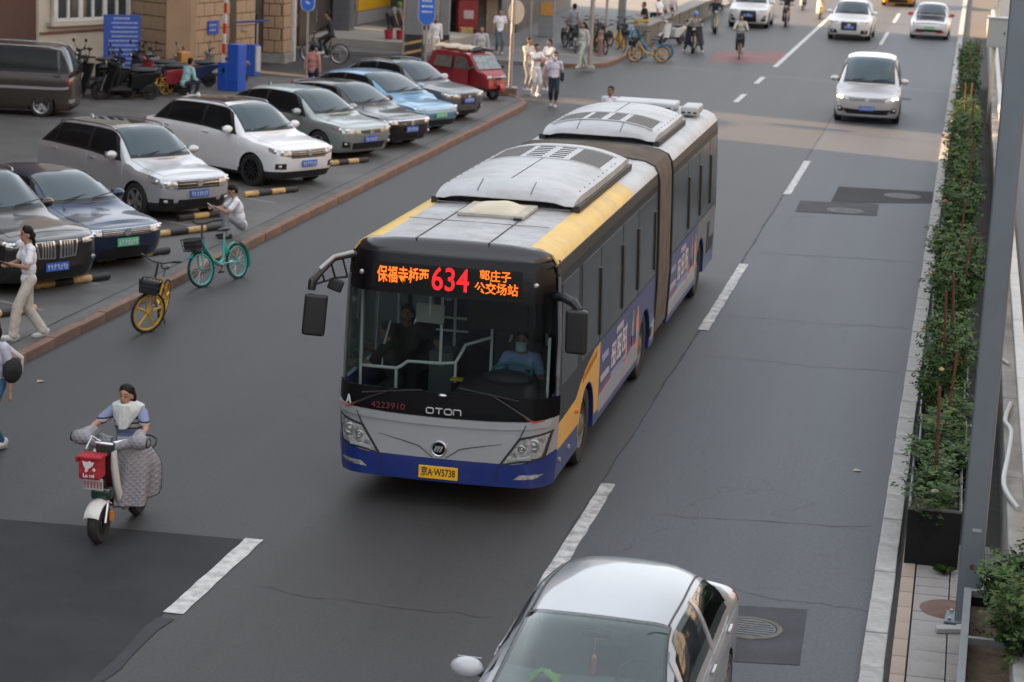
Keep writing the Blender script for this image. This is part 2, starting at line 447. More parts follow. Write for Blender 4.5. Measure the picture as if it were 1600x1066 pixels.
# the parking bays' faded lines and the yellow and black wheel stops
BAY = mat('bay_line', (0.21, 0.205, 0.20), 0.7, var=0.3, vscale=4, dirt=(0.08, 0.08, 0.078), dscale=2, damt=1.0)
BA = R(-24.5)
bd = Vector((math.cos(BA), math.sin(BA))); bn = Vector((-bd.y, bd.x))
def bay_line(x, y, L=4.8):
    a = Vector((x, y)); b = a - bd * L; w2 = bn * .05
    sheet([tuple(a - w2), tuple(a + w2), tuple(b + w2), tuple(b - w2)], 0.124, BAY, 'bay_line')
for yy in (31.8, 34.1, 37.0, 40.0, 43.7, 46.2, 50.2, 53.9, 56.6, 59.6, 62.2): bay_line(-13.73, yy)
YEL = mat('stop_yellow', (0.56, 0.35, 0.13), 0.55, var=0.2, vscale=9, dirt=(0.12, 0.09, 0.06), dscale=6, damt=0.7)
BLK = mat('stop_black', (0.022, 0.022, 0.022), 0.6, var=0.2)
def wheel_stop(x, y, L, ph, label):
    o = thing('wheel_stop', label, 'wheel stop', (x, y, 0.12), BA + math.pi / 2 - R(6), 'yellow and black wheel stops of the parking bays')
    n_ = 4; s = L / n_
    for k in range(n_):
        c = YEL if (k + ph) % 2 == 0 else BLK
        MB().tube([(-L / 2 + k * s, 0, .065), (-L / 2 + (k + 1) * s - .004, 0, .065)], .062, c, 10).build('sleeve', o)
    for s_ in (-.42, .42): MB().box((s_ * L, 0, .03), (.05, .1, .06), BLK).build('foot', o)
STOPS = [(-14.125, 31.083, 1.3, 1, 'wheel stop lying beside the walking woman at the edge of frame'),  # image-pixel spots on the road plane, scaled about the camera to pavement height
         (-14.145, 33.936, 1.5, 0, 'wheel stop under the front bumper of the black car'),
         (-14.106, 36.592, 1.6, 0, 'wheel stop under the nose of the dark blue car with the green plate'),
         (-14.115, 39.395, 1.75, 0, 'wheel stop in the empty bay just left of the squatting man'),
         (-14.381, 41.313, 1.5, 1, 'wheel stop under the bumper of the silver car behind the squatting man'),
         (-14.184, 44.756, 1.5, 0, 'wheel stop in the empty bay just right of the squatting man'),
         (-14.007, 50.068, 1.3, 0, 'wheel stop between the white car and the pale green hatchback')]
for a in STOPS: wheel_stop(*a)

# ---- far block across the side street
far = [(-13.2, 79.6), (-12.95, 80.4), (-12.85, 81.8), (-12.85, 86.0), (-13.0, 90.5), (-12.6, 150), (-70, 150), (-70, 78.6), (-24, 78.9), (-14.2, 79.2)]
structure(MB().prism(far, 'z', -0.2, 0.12, mat('far_paving', (0.13, 0.128, 0.125), 0.7, var=0.15, vscale=0.8, dirt=(0.08, 0.078, 0.075), dscale=.6)), 'pavement')
kb2 = [(-15, 79.1), (-14.1, 79.25), (-13.3, 79.55), (-12.93, 80.4), (-12.8, 81.8), (-12.78, 83.4), (-12.8, 85), (-12.85, 86.8), (-12.95, 88.6), (-13.0, 90.3)]
kerb2 = thing('kerb', None, None); kerb2['kind'] = 'structure'
for a, b in zip(kb2[:-1], kb2[1:]): kerb_stone(a, b, KERBRED, kerb2, .18, .15)

# ---- right-hand kerb and tiled median strip
mk = thing('kerb', None, None); mk['kind'] = 'structure'
yy = 14.0
while yy < 60:
    L = 1.0
    kerb_stone((-.385, yy), (-.385, yy + L), KERBGREY, mk, .22, .09); yy += L
structure(MB().box((-.385, 105, .0), (.22, 90, .18), KERBGREY), 'far_median_kerb')
med = structure(MB().box((.55, 85, -.12), (1.62, 150, .25), mat('tile_bed', (0.06, 0.055, 0.05), .9, var=.2)), 'median')
tr = random.Random(11)
def tile(x, y, dx, dy, m, zt=.045):
    o = MB().box((0, 0, 0), (dx - .012, dy - .012, .05), m).build('tile', med, bevel=.004)
    o.location = (x + dx / 2, y + dy / 2, zt - .018 + tr.uniform(-.004, .004)); o.rotation_euler = (tr.uniform(-.008, .008), tr.uniform(-.008, .008), 0)
yy = 15.0
while yy < 26.5:
    tile(-.225, yy, .15, .5, TILE2); yy += .5
yy = 15.0; row = 0
while yy < 24.2:
    dy = tr.choice((.27, .3, .45, .3))
    xx = -.07
    while xx < 1.2:
        dx = .36 if xx > 0 or row % 2 else .36
        tile(xx, yy, dx, dy, TILE); xx += dx
    yy += dy; row += 1
mh = structure(MB().lathe([(0, .062), (.29, .062), (.31, .05)], (0, 0, 0), 'z', mat('rusty_cover', (0.13, 0.075, 0.055), .8, .1, var=.25, vscale=8, bump=.6, bscale=30), 30), 'manhole_cover')
mh.location = (.30, 22.05, 0)

# ---- buildings on the left (tall masses that keep the street in shade)
BROWN = mat('brown_render', (0.075, 0.036, 0.026), .8, var=.15, vscale=2, bump=.2, bscale=20)
CREAM = mat('cream_render', (0.46, 0.41, 0.33), .85, var=.1, vscale=1.2, bump=.2, bscale=30, dirt=(0.28, 0.24, 0.19), dscale=.8, damt=.5)
BEIGE = mat('beige_render', (0.27, 0.18, 0.11), .8, var=.1, vscale=1.5, bump=.2, bscale=30)
BLOCKM = mat('tan_block', (0.36, 0.25, 0.155), .85, var=.16, vscale=3, bump=.4, bscale=25, dirt=(0.20, 0.125, 0.075), dscale=2, damt=.6)
MORTAR = mat('mortar', (0.17, 0.11, 0.07), .9)
WFRAME = mat('window_frame_white', (0.55, 0.55, 0.52), .5, var=.1)
WGLASS = mat('window_glass', (0.035, 0.045, 0.05), .08, spec=.8, var=.4, vscale=1)
SHOPD = mat('shop_dark', (0.035, 0.027, 0.022), .4, var=.4, vscale=1.5)

def wall_frame(p, q):
    """matrix whose x runs along the wall from p to q, y points out of it, z up"""
    p = Vector((*p, 0)); q = Vector((*q, 0)); d = (q - p).normalized(); n_ = Vector((d.y, -d.x, 0))
    return Matrix(((d.x, n_.x, 0, p.x), (d.y, n_.y, 0, p.y), (0, 0, 1, 0), (0, 0, 0, 1))), (q - p).length

def block_wall(parent, p, q, z0, z1, rh, rl, seed, m=BLOCKM, dep=.05):
    M, L = wall_frame(p, q); r = random.Random(seed); z = z0; k = 0
    while z < z1 - .05:
        x = 0.0; first = True
        while x < L - .02:
            ln = rl * (.5 if (first and k % 2) else 1); first = False
            ln = min(ln, L - x)
            if ln > .08:
                o = MB().box((0, 0, 0), (ln - .03, dep + r.uniform(0, .012), min(rh, z1 - z) - .03), m).build('block', parent, bevel=.006)
                o.matrix_local = M @ Matrix.Translation((x + ln / 2, dep / 2 + .005, z + min(rh, z1 - z) / 2))
            x += ln
        z += rh; k += 1

bb = thing('brown_building', 'dark brown rendered building wall rising behind the brown minivan', 'building', (0, 0, 0))
MB().box((-39.1, 24.2, 10), (23.2, 80, 20), BROWN).build('wall', bb)
for k in range(12):
    f = MB().box((-27.48, 10 + k * 4.2, 6.2), (.06, 1.8, 1.7), WGLASS).build('window', bb)
    MB().box((-27.46, 10 + k * 4.2, 5.3), (.12, 2.0, .1), WFRAME).build('sill', f)
MB().box((-27.48, 34, .45), (.06, 58, .9), mat('brown_plinth', (.10, .055, .04), .8, var=.2)).build('plinth', bb)

cb = thing('cream_building', 'cream rendered building with a white barred window behind the motorbikes', 'building')
c0, c1 = (-27.42, 63.2), (-25.85, 66.7)
MB().prism([c0, c1, (-27.2, 66.9), (-45, 68), (-45, 62)], 'z', 0, 20, CREAM).build('wall', cb)
Mw, Lw = wall_frame(c0, c1)
def onwall(mb, name, parent, M): o = mb.build(name, parent); o.matrix_local = M; return o
wx0, wx1 = .55, 3.6
fr = onwall(MB().box(((wx0 + wx1) / 2, .05, 3.15), (wx1 - wx0, .1, 2.5), WGLASS), 'window', cb, Mw)
frm = MB()
frm.box(((wx0 + wx1) / 2, .09, 1.9), (wx1 - wx0 + .2, .14, .1), WFRAME)
for k in range(7): frm.box((wx0 + (wx1 - wx0) * k / 6, .1, 3.15), (.09 if k % 2 else .16, .12, 2.5), WFRAME)
frm.build('frame', fr)
onwall(MB().box(((wx0 + wx1) / 2, .12, 1.78), (wx1 - wx0 + .5, .25, .12), CREAM), 'sill', cb, Mw)
onwall(MB().tube([(0.0, .07, 1.52), (3.5, .07, 1.56)], .035, mat('rust_pipe', (.17, .07, .045), .7, var=.3), 8), 'pipe', cb, Mw)
onwall(MB().box((1.95, .03, .35), (3.7, .06, .7), mat('cream_plinth', (.34, .31, .25), .9, var=.2, vscale=2)), 'plinth', cb, Mw)

sb = thing('stone_block_building', 'tan building faced with large stone blocks behind the barrier gate', 'building')
b0, b1, b2, b3 = (-25.85, 66.7), (-24.25, 65.75), (-23.75, 66.2), (-22.95, 70.2)
MB().prism([b0, b1, b2, b3, (-24.5, 71), (-45, 73), (-26.5, 69)], 'z', 0, 4.6, MORTAR).build('wall', sb)
block_wall(sb, b0, b1, .35, 4.0, .415, .68, 5)
Mb, Lb = wall_frame(b2, b3)
block_wall(sb, (b2[0] + .02, b2[1] + .25), tuple(Vector(b2).lerp(Vector(b3), .60)), .35, 4.0, .415, .62, 6)
block_wall(sb, tuple(Vector(b2).lerp(Vector(b3), .70)), b3, .35, 4.0, .415, .62, 7)
MB().prism([(b1[0] - .02, b1[1] - .12), (b2[0] + .1, b2[1] - .12), (b2[0] + .14, b2[1] + .3), (b1[0], b1[1] + .2)], 'z', 0, 4.3, BEIGE).build('corner_column', sb)
for p, q in ((b0, b1), (b2, b3)):
    M, L = wall_frame(p, q); onwall(MB().box((L / 2, .05, .17), (L, .1, .34), CONC), 'plinth', sb, M)
onwall(MB().box((Lb * .65, .012, 2.2), (.30, .03, 3.4), SHOPD), 'recess_panel', sb, Mb)
def blue_sign(parent, M, cx, cz, wd, ht, rows, name='sign_panel', title=True, tilt=0):
    """blue board with rows of small white print too far off to read"""
    BL = mat('sign_blue', (0.018, 0.065, 0.32), .45, var=.1, vscale=2)
    WH = mat('sign_white', (0.30, 0.36, 0.55), .5)
    o = MB().box((0, 0, 0), (wd, .05, ht), BL).build(name, parent, bevel=.006); o.matrix_local = M @ Matrix.Translation((cx, .08, cz))
    pr_ = MB(); r = random.Random(rows + int(wd * 10))
    for k in range(rows):
        z = ht / 2 - ht * (k + .8) / (rows + .6); h = ht / (rows + 1) * (.42 if k or not title else .6)
        x = -wd * .42 if k or not title else -wd * .2; end = wd * (.2 if (k == 0 and title) else r.uniform(.1, .42))
        while x < end:
            ln = h * r.uniform(.5, .95)
            pr_.box((x + ln / 2, .028, z), (ln, .006, h * r.uniform(.75, 1)), WH); x += ln + h * .3
    pr_.build('lettering', o)
    return o
cs = thing('notice_board', 'large blue notice board of white print leaning by the cream wall', 'sign')
blue_sign(cs, Matrix.Translation((-24.95, 63.6, 0)) @ Matrix.Rotation(R(216), 4, 'Z'), 0, 1.42, 1.12, 1.55, 11, 'board')
pl = MB()
for s_ in (-.5, .5): pl.tube([(s_ * 1.0, .03, 0.1), (s_ * 1.0, .03, 1.9)], .025, STEEL, 8)
o_ = pl.build('post', cs); o_.matrix_local = Matrix.Translation((-24.95, 63.6, 0)) @ Matrix.Rotation(R(216), 4, 'Z')
ws = thing('wall_sign', 'small blue sign fixed on the stone block wall near the barrier', 'sign')
blue_sign(ws, Mb, Lb * .33, 1.65, .62, .42, 2, 'plate', False)

# shop beyond the block wall, the pier and the dark passage
ab = thing('arcade_building', 'arcade with block pier and dark shopfront across the side street', 'building')
MB().prism([(-24.4, 73.0), (-24.4, 86.0), (-45, 90), (-45, 79)], 'z', 0, 12.0, SHOPD).build('wall', ab)
MB().box((-23.55, 74.6, 2.4), (.62, .9, 4.8), MORTAR).build('pier_core', ab)
block_wall(ab, (-23.88, 74.1), (-23.2, 74.12), .35, 4.4, .42, .42, 9)
block_wall(ab, (-23.22, 74.15), (-23.22, 75.1), .35, 4.4, .42, .5, 10)
MB().box((-23.5, 74.6, .17), (.85, 1.1, .34), CONC).build('pier_base', ab)
MB().box((-23.12, 75.22, 2.4), (.12, .14, 4.8), WFRAME).build('door_frame', ab)
MB().box((-24.1, 72.3, 1.9), (.3, 1.5, 1.0), WFRAME).build('counter_hood', ab)
MB().box((-24.05, 72.4, .75), (.3, 1.6, 1.3), mat('shop_white', (.34, .32, .29), .6, var=.2)).build('counter', ab)
MB().box((-23.86, 72.4, 1.42), (.08, 1.65, .12), BLACK).build('counter_rail', ab)
MB().box((-23.95, 73.3, .9), (.25, .14, 1.6), BLACK).build('counter_post', ab)
MB().box((-24.15, 72.2, 2.9), (.4, 1.8, .7), mat('green_tint', (.03, .055, .05), .2)).build('window', ab)
for k, (yy, cc) in enumerate(((76.3, (.055, .042, .034)), (77.6, (.045, .034, .028)), (78.9, (.10, .035, .03)), (80.2, (.075, .055, .04)), (81.4, (.05, .042, .036)))):
    d = MB().box((-24.33, yy, 1.6), (.1, 1.05, 2.9), mat('shop_panel_%d' % k, cc, .35, var=.5, vscale=1.5)).build('shop_door', ab)
    MB().box((-24.26, yy + .4, 1.1), (.06, .05, .5), STEEL).build('handle', d)

# raised walk with the yellow kiosk behind it
wk = structure(MB().prism([(-24.4, 80.8), (-19.6, 80.4), (-18.9, 86.5), (-24.4, 87.5)], 'z', .1, .42, mat('walk_stone', (.31, .28, .245), .75, var=.12, vscale=1)), 'raised_walk')
ky = thing('yellow_kiosk', 'grey and yellow panelled kiosk wall behind the raised walk', 'kiosk')
MB().prism([(-25.2, 86.4), (-24.05, 86.6), (-23.7, 95), (-27, 95)], 'z', .1, 12, mat('kiosk_grey', (.17, .18, .19), .5, var=.1)).build('wall', ky)
My, Ly = wall_frame((-24.05, 86.6), (-23.7, 95.0))
onwall(MB().box((Ly / 2 - .1, .03, 1.65), (Ly - .4, .06, 1.25), mat('kiosk_yellow', (.47, .27, .012), .5, var=.06)), 'yellow_panel', ky, My)
onwall(MB().box((Ly / 2 - .1, .03, 3.1), (Ly - .4, .06, 1.5), mat('kiosk_yellow2', (.40, .25, .03), .5, var=.1)), 'yellow_panel', ky, My)
lt = MB()
lr = random.Random(2)
for k in range(9): lt.box((.9 + k * .85, .075, 2.65), (.55 * lr.uniform(.6, 1), .02, .45), mat('kiosk_print', (.12, .09, .05), .5))
onwall(lt, 'lettering', ky, My)
onwall(MB().box((Ly / 2, .04, .75), (Ly, .08, .5), mat('kiosk_plinth', (.2, .2, .2), .6)), 'plinth', ky, My)
eb = thing('electric_cabinet', 'tall grey metal cabinet standing left of the yellow kiosk', 'cabinet', (-24.0, 84.6, .42))
MB().box((0, 0, .9), (.7, .75, 1.8), mat('cabinet_grey', (.13, .135, .14), .45, .3, var=.12)).build('cabinet_body', eb, bevel=.02)
MB().box((.37, 0, .95), (.03, .6, 1.5), mat('cabinet_door', (.15, .155, .16), .4, .3)).build('door', eb, bevel=.01)
MB().box((.39, .2, .9), (.03, .04, .16), BLACK).build('handle', eb)
wbx = thing('white_box_sign', 'pale blank box mounted on the dark wall above the cabinet', 'box', (-24.0, 84.4, 2.75))
MB().box((0, 0, .3), (.3, .85, .9), mat('pale_panel', (.36, .36, .35), .6, var=.06)).build('panel', wbx, bevel=.02)

# dark shopfronts further up the street
db = thing('market_building', 'dim shopfront with a torn dark awning behind the red tricycle', 'building')
MB().prism([(-21.9, 90.2), (-18.6, 92.2), (-19, 100), (-30, 100), (-26, 92)], 'z', 0, 12, mat('market_wall', (.075, .068, .06), .7, var=.4, vscale=1)).build('wall', db)
Md, Ld = wall_frame((-21.9, 90.2), (-18.6, 92.2))
aw = [[(x, .05 + j * .35, 2.75 - j * .28 - .12 * abs(math.sin(x * 2.1))) for j in range(4)] for x in [i * .25 for i in range(15)]]
onwall(MB().slab(aw, [[(a, b, c - .04) for a, b, c in r_] for r_ in aw], mat('awning_cloth', (.055, .046, .038), .9, var=.5, vscale=2)), 'awning', db, Md)
for k, (x, cc) in enumerate(((.4, (.18, .175, .165)), (2.7, (.26, .2, .14)), (3.4, (.20, .09, .10)))):
    onwall(MB().box((x, .06, 1.2), (.5, .1, 2.2), mat('market_pier_%d' % k, cc, .7, var=.3, vscale=2)), 'pier', db, Md)
onwall(MB().box((1.1, .04, 1.1), (.7, .06, 2.0), BLACK), 'doorway', db, Md)
vm = thing('red_cabinet', 'red drinks cabinet with a pale label standing at the dim shopfront', 'cabinet', (-20.35, 90.3, .12), R(31)); vm.scale = (.85, .8, .80)
REDC = mat('cabinet_red', (.22, .018, .024), .4, var=.1)
MB().box((0, 0, .85), (1.0, .5, 1.7), REDC).build('cabinet_body', vm, bevel=.02)
MB().box((.02, -.26, .98), (.5, .03, .42), mat('label_pale', (.42, .33, .34), .5, var=.2, vscale=5)).build('label_panel', vm)
MB().box((0, -.26, .15), (.9, .03, .2), BLACK).build('kick_plate', vm)
yb = thing('yellow_crate', 'small yellow crate on the ground before the red cabinet', 'crate', (-20.1, 89.2, .12), R(25))
cr = MB()
for s_ in (-1, 1):
    for k in range(3):
        cr.box((0, s_ * .2, .06 + k * .11), (.5, .02, .07), YEL); cr.box((s_ * .25, 0, .06 + k * .11), (.02, .4, .07), YEL)
cr.box((0, 0, .02), (.5, .4, .03), YEL); cr.build('slats', yb)

ob = thing('office_block', 'tall pale office block standing far beyond the grey columns', 'building')
MB().box((-38, 104, 9), (22, 20, 18), mat('office_wall', (.2, .195, .19), .8, var=.1)).build('wall', ob)
MB().box((-22.5, 104.5, 8), (6, 11, 16), mat('office_wall2', (.17, .165, .16), .8, var=.1)).build('wing', ob)
for k in range(2):
    for j in range(4):
        f = MB().box((-19.45, 102 + k * 4.2, 2.0 + j * 3.6), (.1, 2.6, 2.0), WGLASS).build('window', ob)
        MB().box((-19.4, 102 + k * 4.2, .95 + j * 3.6), (.16, 2.8, .1), WFRAME).build('sill', f)

GREYCOL = mat('column_grey', (.20, .205, .205), .5, .2, var=.1, vscale=2)
def canopy_column(x, y, wd, label, plate=None, h=6.0, hazard=True, cream=False):
    o = thing('canopy_column', label, 'column', (x, y, .12), R(8), 'grey columns of the street canopy')
    MB().box((0, 0, h / 2), (wd, wd, h), GREYCOL).build('shaft', o, bevel=.02)
    if cream: MB().box((-wd / 2 - .06, 0, h / 2), (.1, wd * .7, h), mat('cream_strip', (.42, .36, .27), .6, var=.1)).build('cream_strip', o)
    if plate: MB().box((0, -wd / 2 - .02, plate), (wd * .8, .03, .55), mat('orange_plate', (.42, .20, .03), .5, var=.15)).build('plate', o)
    if hazard:
        b = MB()
        for k in range(4):
            b.add([(-wd / 2 - .012, -wd / 2 - .012, .02 + k * .17), (wd / 2 + .012, -wd / 2 - .012, .17 + k * .17), (wd / 2 + .012, -wd / 2 - .012, .26 + k * .17), (-wd / 2 - .012, -wd / 2 - .012, .11 + k * .17)], [(0, 1, 2, 3)], YEL if k % 2 == 0 else BLK)
        MB().box((0, 0, .38), (wd + .02, wd + .02, .76), BLK).build('hazard_base', o); b.build('hazard_stripe', o)
canopy_column(-19.75, 79.1, .60, 'grey column with cream strip and hazard base left of the blue parking sign', 3.2, cream=True)
canopy_column(-18.75, 78.6 + 1.0, .36, 'grey column with hazard base right of the blue parking sign', None, cream=True)
canopy_column(-17.75, 85.9, .42, 'plain grey column behind the man in the white tee', None, hazard=False)
canopy_column(-17.15, 91.2, .62, 'grey column carrying an orange plate near the mirror sign', 1.15, hazard=False)
canopy_column(-15.3, 99.5, .35, 'thin grey column beyond the striding man in grey', None, hazard=False)

# low stone ledge people sit on
lg = thing('stone_ledge', 'low stone ledge beside the road with people seated on it', 'wall')
lr = random.Random(4)
for k in range(8):
    a, b = 90.6 + k * 3.2, 90.6 + (k + 1) * 3.2 - .02
    MB().prism([(-13.35, a), (-12.85 + .03 * k, a), (-12.85 + .03 * k, b), (-13.35, b)], 'z', .0, .78, mat('ledge_stone', (.17, .155, .125), .8, var=.2, vscale=1.5)).build('stone', lg, bevel=.02)
    MB().prism([(-13.42, a), (-12.78 + .03 * k, a), (-12.78 + .03 * k, b), (-13.42, b)], 'z', .782, .86, mat('ledge_cap', (.23, .215, .19), .8, var=.15)).build('coping', lg, bevel=.015)
bo = thing('bollard', 'short faded red bollard at the kerb corner by the pale pole', 'bollard', (-13.55, 83.2, .12))
MB().lathe([(0, 0), (.14, 0), (.14, .06), (.105, .08), (.105, .92), (.06, .98), (0, .99)], (0, 0, 0), 'z', mat('faded_red', (.22, .12, .105), .7, var=.15), 16).build('post', bo)
MB().lathe([(.108, .66), (.112, .66), (.112, .78), (.108, .78)], (0, 0, 0), 'z', mat('pale_band', (.3, .25, .23), .6), 16).build('band', bo)

# out of frame, to shade the street: an added block across the expressway and the footbridge the picture is taken from
opb = thing('added_shade_block', 'long pale unseen block added across the expressway to shade the street', 'building')
MB().box((40, 60, 12), (20, 190, 24), mat('shade_block_wall', (.20, .19, .18), .8, var=.1)).build('wall', opb)
for k in range(20):
    for j in range(5):
        MB().box((29.95, -25 + k * 9, 3 + j * 4.4), (.12, 5.5, 2.2), WGLASS).build('window', opb)
fb = thing('footbridge', 'concrete footbridge the street is seen from', 'footbridge')
MB().box((-4, -2.6, 5.55), (44, 4.4, .5), CONC).build('deck', fb)
for y in (-.55, -4.65): MB().box((-4, y, 6.3), (44, .12, 1.0), CONC).build('parapet', fb)
for x in (-16, 1.1, 16): MB().tube([(x, -2.6, 0), (x, -2.6, 5.3)], .5, CONC, 20).build('pier', fb)
# ================================================================== THE ARTICULATED BUS
def windscreen_mat(name, tint, ior=1.45, refl=(1, 1, 1)):
    """clear glass: tinted see-through plus Schlick reflection, the same on both faces of the pane"""
    m = bpy.data.materials.new(name); m.use_nodes = True
    n = m.node_tree.nodes; l = m.node_tree.links
    n.remove(n['Principled BSDF'])
    t = n.new('ShaderNodeBsdfTransparent'); t.inputs[0].default_value = (*tint, 1)
    g = n.new('ShaderNodeBsdfGlossy'); g.inputs['Roughness'].default_value = 0.03; g.inputs[0].default_value = (*refl, 1)
    geo = n.new('ShaderNodeNewGeometry')
    d = n.new('ShaderNodeVectorMath'); d.operation = 'DOT_PRODUCT'; l.new(geo.outputs['Normal'], d.inputs[0]); l.new(geo.outputs['Incoming'], d.inputs[1])
    def mth(op, a, v=None):
        k = n.new('ShaderNodeMath'); k.operation = op; l.new(a, k.inputs[0])
        if v is not None: k.inputs[1].default_value = v
        return k.outputs[0]
    c = mth('ABSOLUTE', d.outputs['Value']); k = n.new('ShaderNodeMath'); k.operation = 'SUBTRACT'; k.inputs[0].default_value = 1; l.new(c, k.inputs[1])
    f0 = ((ior - 1) / (ior + 1)) ** 2
    f = mth('ADD', mth('MULTIPLY', mth('POWER', k.outputs[0], 5), 1 - f0), f0)
    x = n.new('ShaderNodeMixShader')
    l.new(f, x.inputs[0]); l.new(t.outputs[0], x.inputs[1]); l.new(g.outputs[0], x.inputs[2])
    l.new(x.outputs[0], n['Material Output'].inputs[0]); return m
WSGLASS = windscreen_mat('windscreen_glass', (.74, .79, .78), 1.3)
TINTED = windscreen_mat('tinted_glass', (.45, .50, .49), 1.4)
BUSGLASS = mat('bus_dark_glass', (.032, .039, .037), .2, spec=.25, var=.45, vscale=.8)
BUSBAND = mat('bus_black_band', (.010, .0105, .011), .3, spec=.3, var=.2, vscale=2)
BUSBLACK = mat('bus_gloss_black', (.005, .005, .006), .22, coat=0, spec=.22, var=.2, vscale=3)
BUSSILVER = paint('bus_silver', (.41, .42, .43), .45, .34, .5, .06)
BUSBLUE = paint('bus_blue', (.007, .023, .165), .1, .35, .6, .12)
BUSYEL = paint('bus_yellow', (.68, .36, .022), .0, .4, .4, .10)
BUSYELR = mat('bus_roof_yellow', (.66, .42, .07), .5, var=.08, vscale=2, dirt=(.35, .27, .15), dscale=2.2, damt=.6)
BUSROOF = mat('bus_roof_grey', (.35, .355, .36), .5, .2, var=.14, vscale=1.5, dirt=(.17, .16, .145), dscale=2.6, damt=.85)
ACMAT = mat('roof_unit_shell', (.40, .41, .42), .45, .0, var=.08, vscale=2, dirt=(.22, .215, .20), dscale=1.6, damt=.7)
BELLOWS = mat('bellows_fabric', (.15, .126, .103), .9, var=.2, vscale=3, dirt=(.08, .07, .06), dscale=2)
ADBLUE = mat('advert_blue', (.028, .033, .135), .35, coat=.3, var=.06)
ADWHITE = mat('advert_white', (.30, .31, .34), .4, coat=.3, dirt=(.3, .29, .28), dscale=2)
ADRED = mat('advert_red', (.22, .04, .12), .4)
ADORANGE = mat('advert_orange', (.60, .22, .09), .4)
GREYIN = mat('interior_grey', (.06, .062, .065), .7, var=.1)
DARKIN = mat('interior_dark', (.018, .018, .02), .7, var=.2)
RAIL = mat('hand_rail', (.74, .74, .72), .35, .1)

bus = thing('articulated_bus', 'articulated city bus in silver blue and yellow driving in the middle lane', 'bus', (-5.50, 23.85, 0))
ZS = [(.30, 1.235), (.62, 1.258), (1.2, 1.265), (1.38, 1.262), (2.0, 1.245), (2.72, 1.218), (2.86, 1.195), (2.97, 1.13), (3.03, .99), (3.065, .7), (3.08, .35), (3.085, 0)]
def hw(z):
    for (a, x0), (b, x1) in zip(ZS, ZS[1:]):
        if z <= b: return x0 + (x1 - x0) * max(0, (z - a)) / (b - a)
    return 0
def yf(x, z):
    k = hw(min(z, 2.9)) / 1.265; ax = abs(x) / k
    y = .05 * min(1, ax / .93) ** 2
    if ax > .93:
        t = min(1, (ax - .93) / .335); y += .36 * (1 - math.sqrt(max(0, 1 - t * t)))
    y += .075 * max(0, z - 1.12) + .10 * max(0, z - 2.55) ** 2 * 3
    y += .06 * max(0, .55 - z)
    return y
def fpatch(name, corners, m, off=.0, thick=.03, nu=24, nv=8, parent=bus, zf=None):
    """curved panel on the nose: corners (x,z) = bottom-left, bottom-right, top-right, top-left"""
    (ax, az), (bx, bz), (cx, cz), (dx, dz) = corners
    def pt(s, t, o):
        lo = (ax + (bx - ax) * s, az + (bz - az) * s); hi = (dx + (cx - dx) * s, dz + (cz - dz) * s)
        x = lo[0] + (hi[0] - lo[0]) * t; z = lo[1] + (hi[1] - lo[1]) * t
        if zf: z += zf(x, t)
        x = max(-hw(z), min(hw(z), x))
        k = min(1, abs(x) / 1.26) ** 6
        return (x + math.copysign(o, x) * k, yf(x, z) - o * (1 - .6 * k), z)
    P = [[pt(i / nu, j / nv, off) for j in range(nv + 1)] for i in range(nu + 1)]
    Q = [[pt(i / nu, j / nv, off - thick) for j in range(nv + 1)] for i in range(nu + 1)]
    return MB().slab(P, Q, m).build(name, parent, angle=40)
def swp(zlist, y0, y1, side, m, name, off=0.0, thick=.02, parent=bus, ny=2):
    P = [[(side * (hw(z) + off), y0 + (y1 - y0) * i / ny, z + (off if z > 3.0 else 0)) for z in zlist] for i in range(ny + 1)]
    Q = [[(side * (hw(z) + off - thick), y0 + (y1 - y0) * i / ny, z - (thick if z > 2.95 else 0)) for z in zlist] for i in range(ny + 1)]
    return MB().slab(P, Q, m).build(name, parent, angle=40, fix=True)
XM = 1.275
# nose
band = lambda x, t: 0
fpatch('bumper', [(-XM, .33), (XM, .33), (XM, .60), (-XM, .60)], BUSBLUE, nv=6, zf=lambda x, t: t * (.13 * max(0, (abs(x) - .85) / .4) ** 1.5))
fpatch('front_panel', [(-XM, .605), (XM, .605), (XM, 1.075), (-XM, 1.075)], BUSSILVER, nv=14,
       zf=lambda x, t: (1 - t) * (.13 * max(0, (abs(x) - .85) / .4) ** 1.5) + t * .05 * (abs(x) / 1.2) ** 3)
fpatch('front_ledge', [(-1.2, 1.0), (1.2, 1.0), (1.24, 1.085), (-1.24, 1.085)], BUSSILVER, off=.028, thick=.04, nv=3, zf=lambda x, t: .05 * (abs(x) / 1.2) ** 3)
fpatch('scuttle_panel', [(-XM, 1.08), (XM, 1.08), (XM, 1.37), (-XM, 1.37)], BUSBLACK, off=-.004, nv=6, zf=lambda x, t: (1 - t) * .05 * (abs(x) / 1.2) ** 3)
fpatch('header_panel', [(-1.22, 2.46), (1.22, 2.46), (1.19, 2.90), (-1.19, 2.90)], BUSBLACK, nv=8)
fpatch('windscreen', [(-1.20, 1.37), (1.20, 1.37), (1.17, 2.46), (-1.17, 2.46)], WSGLASS, off=.002, thick=.008, nv=10)
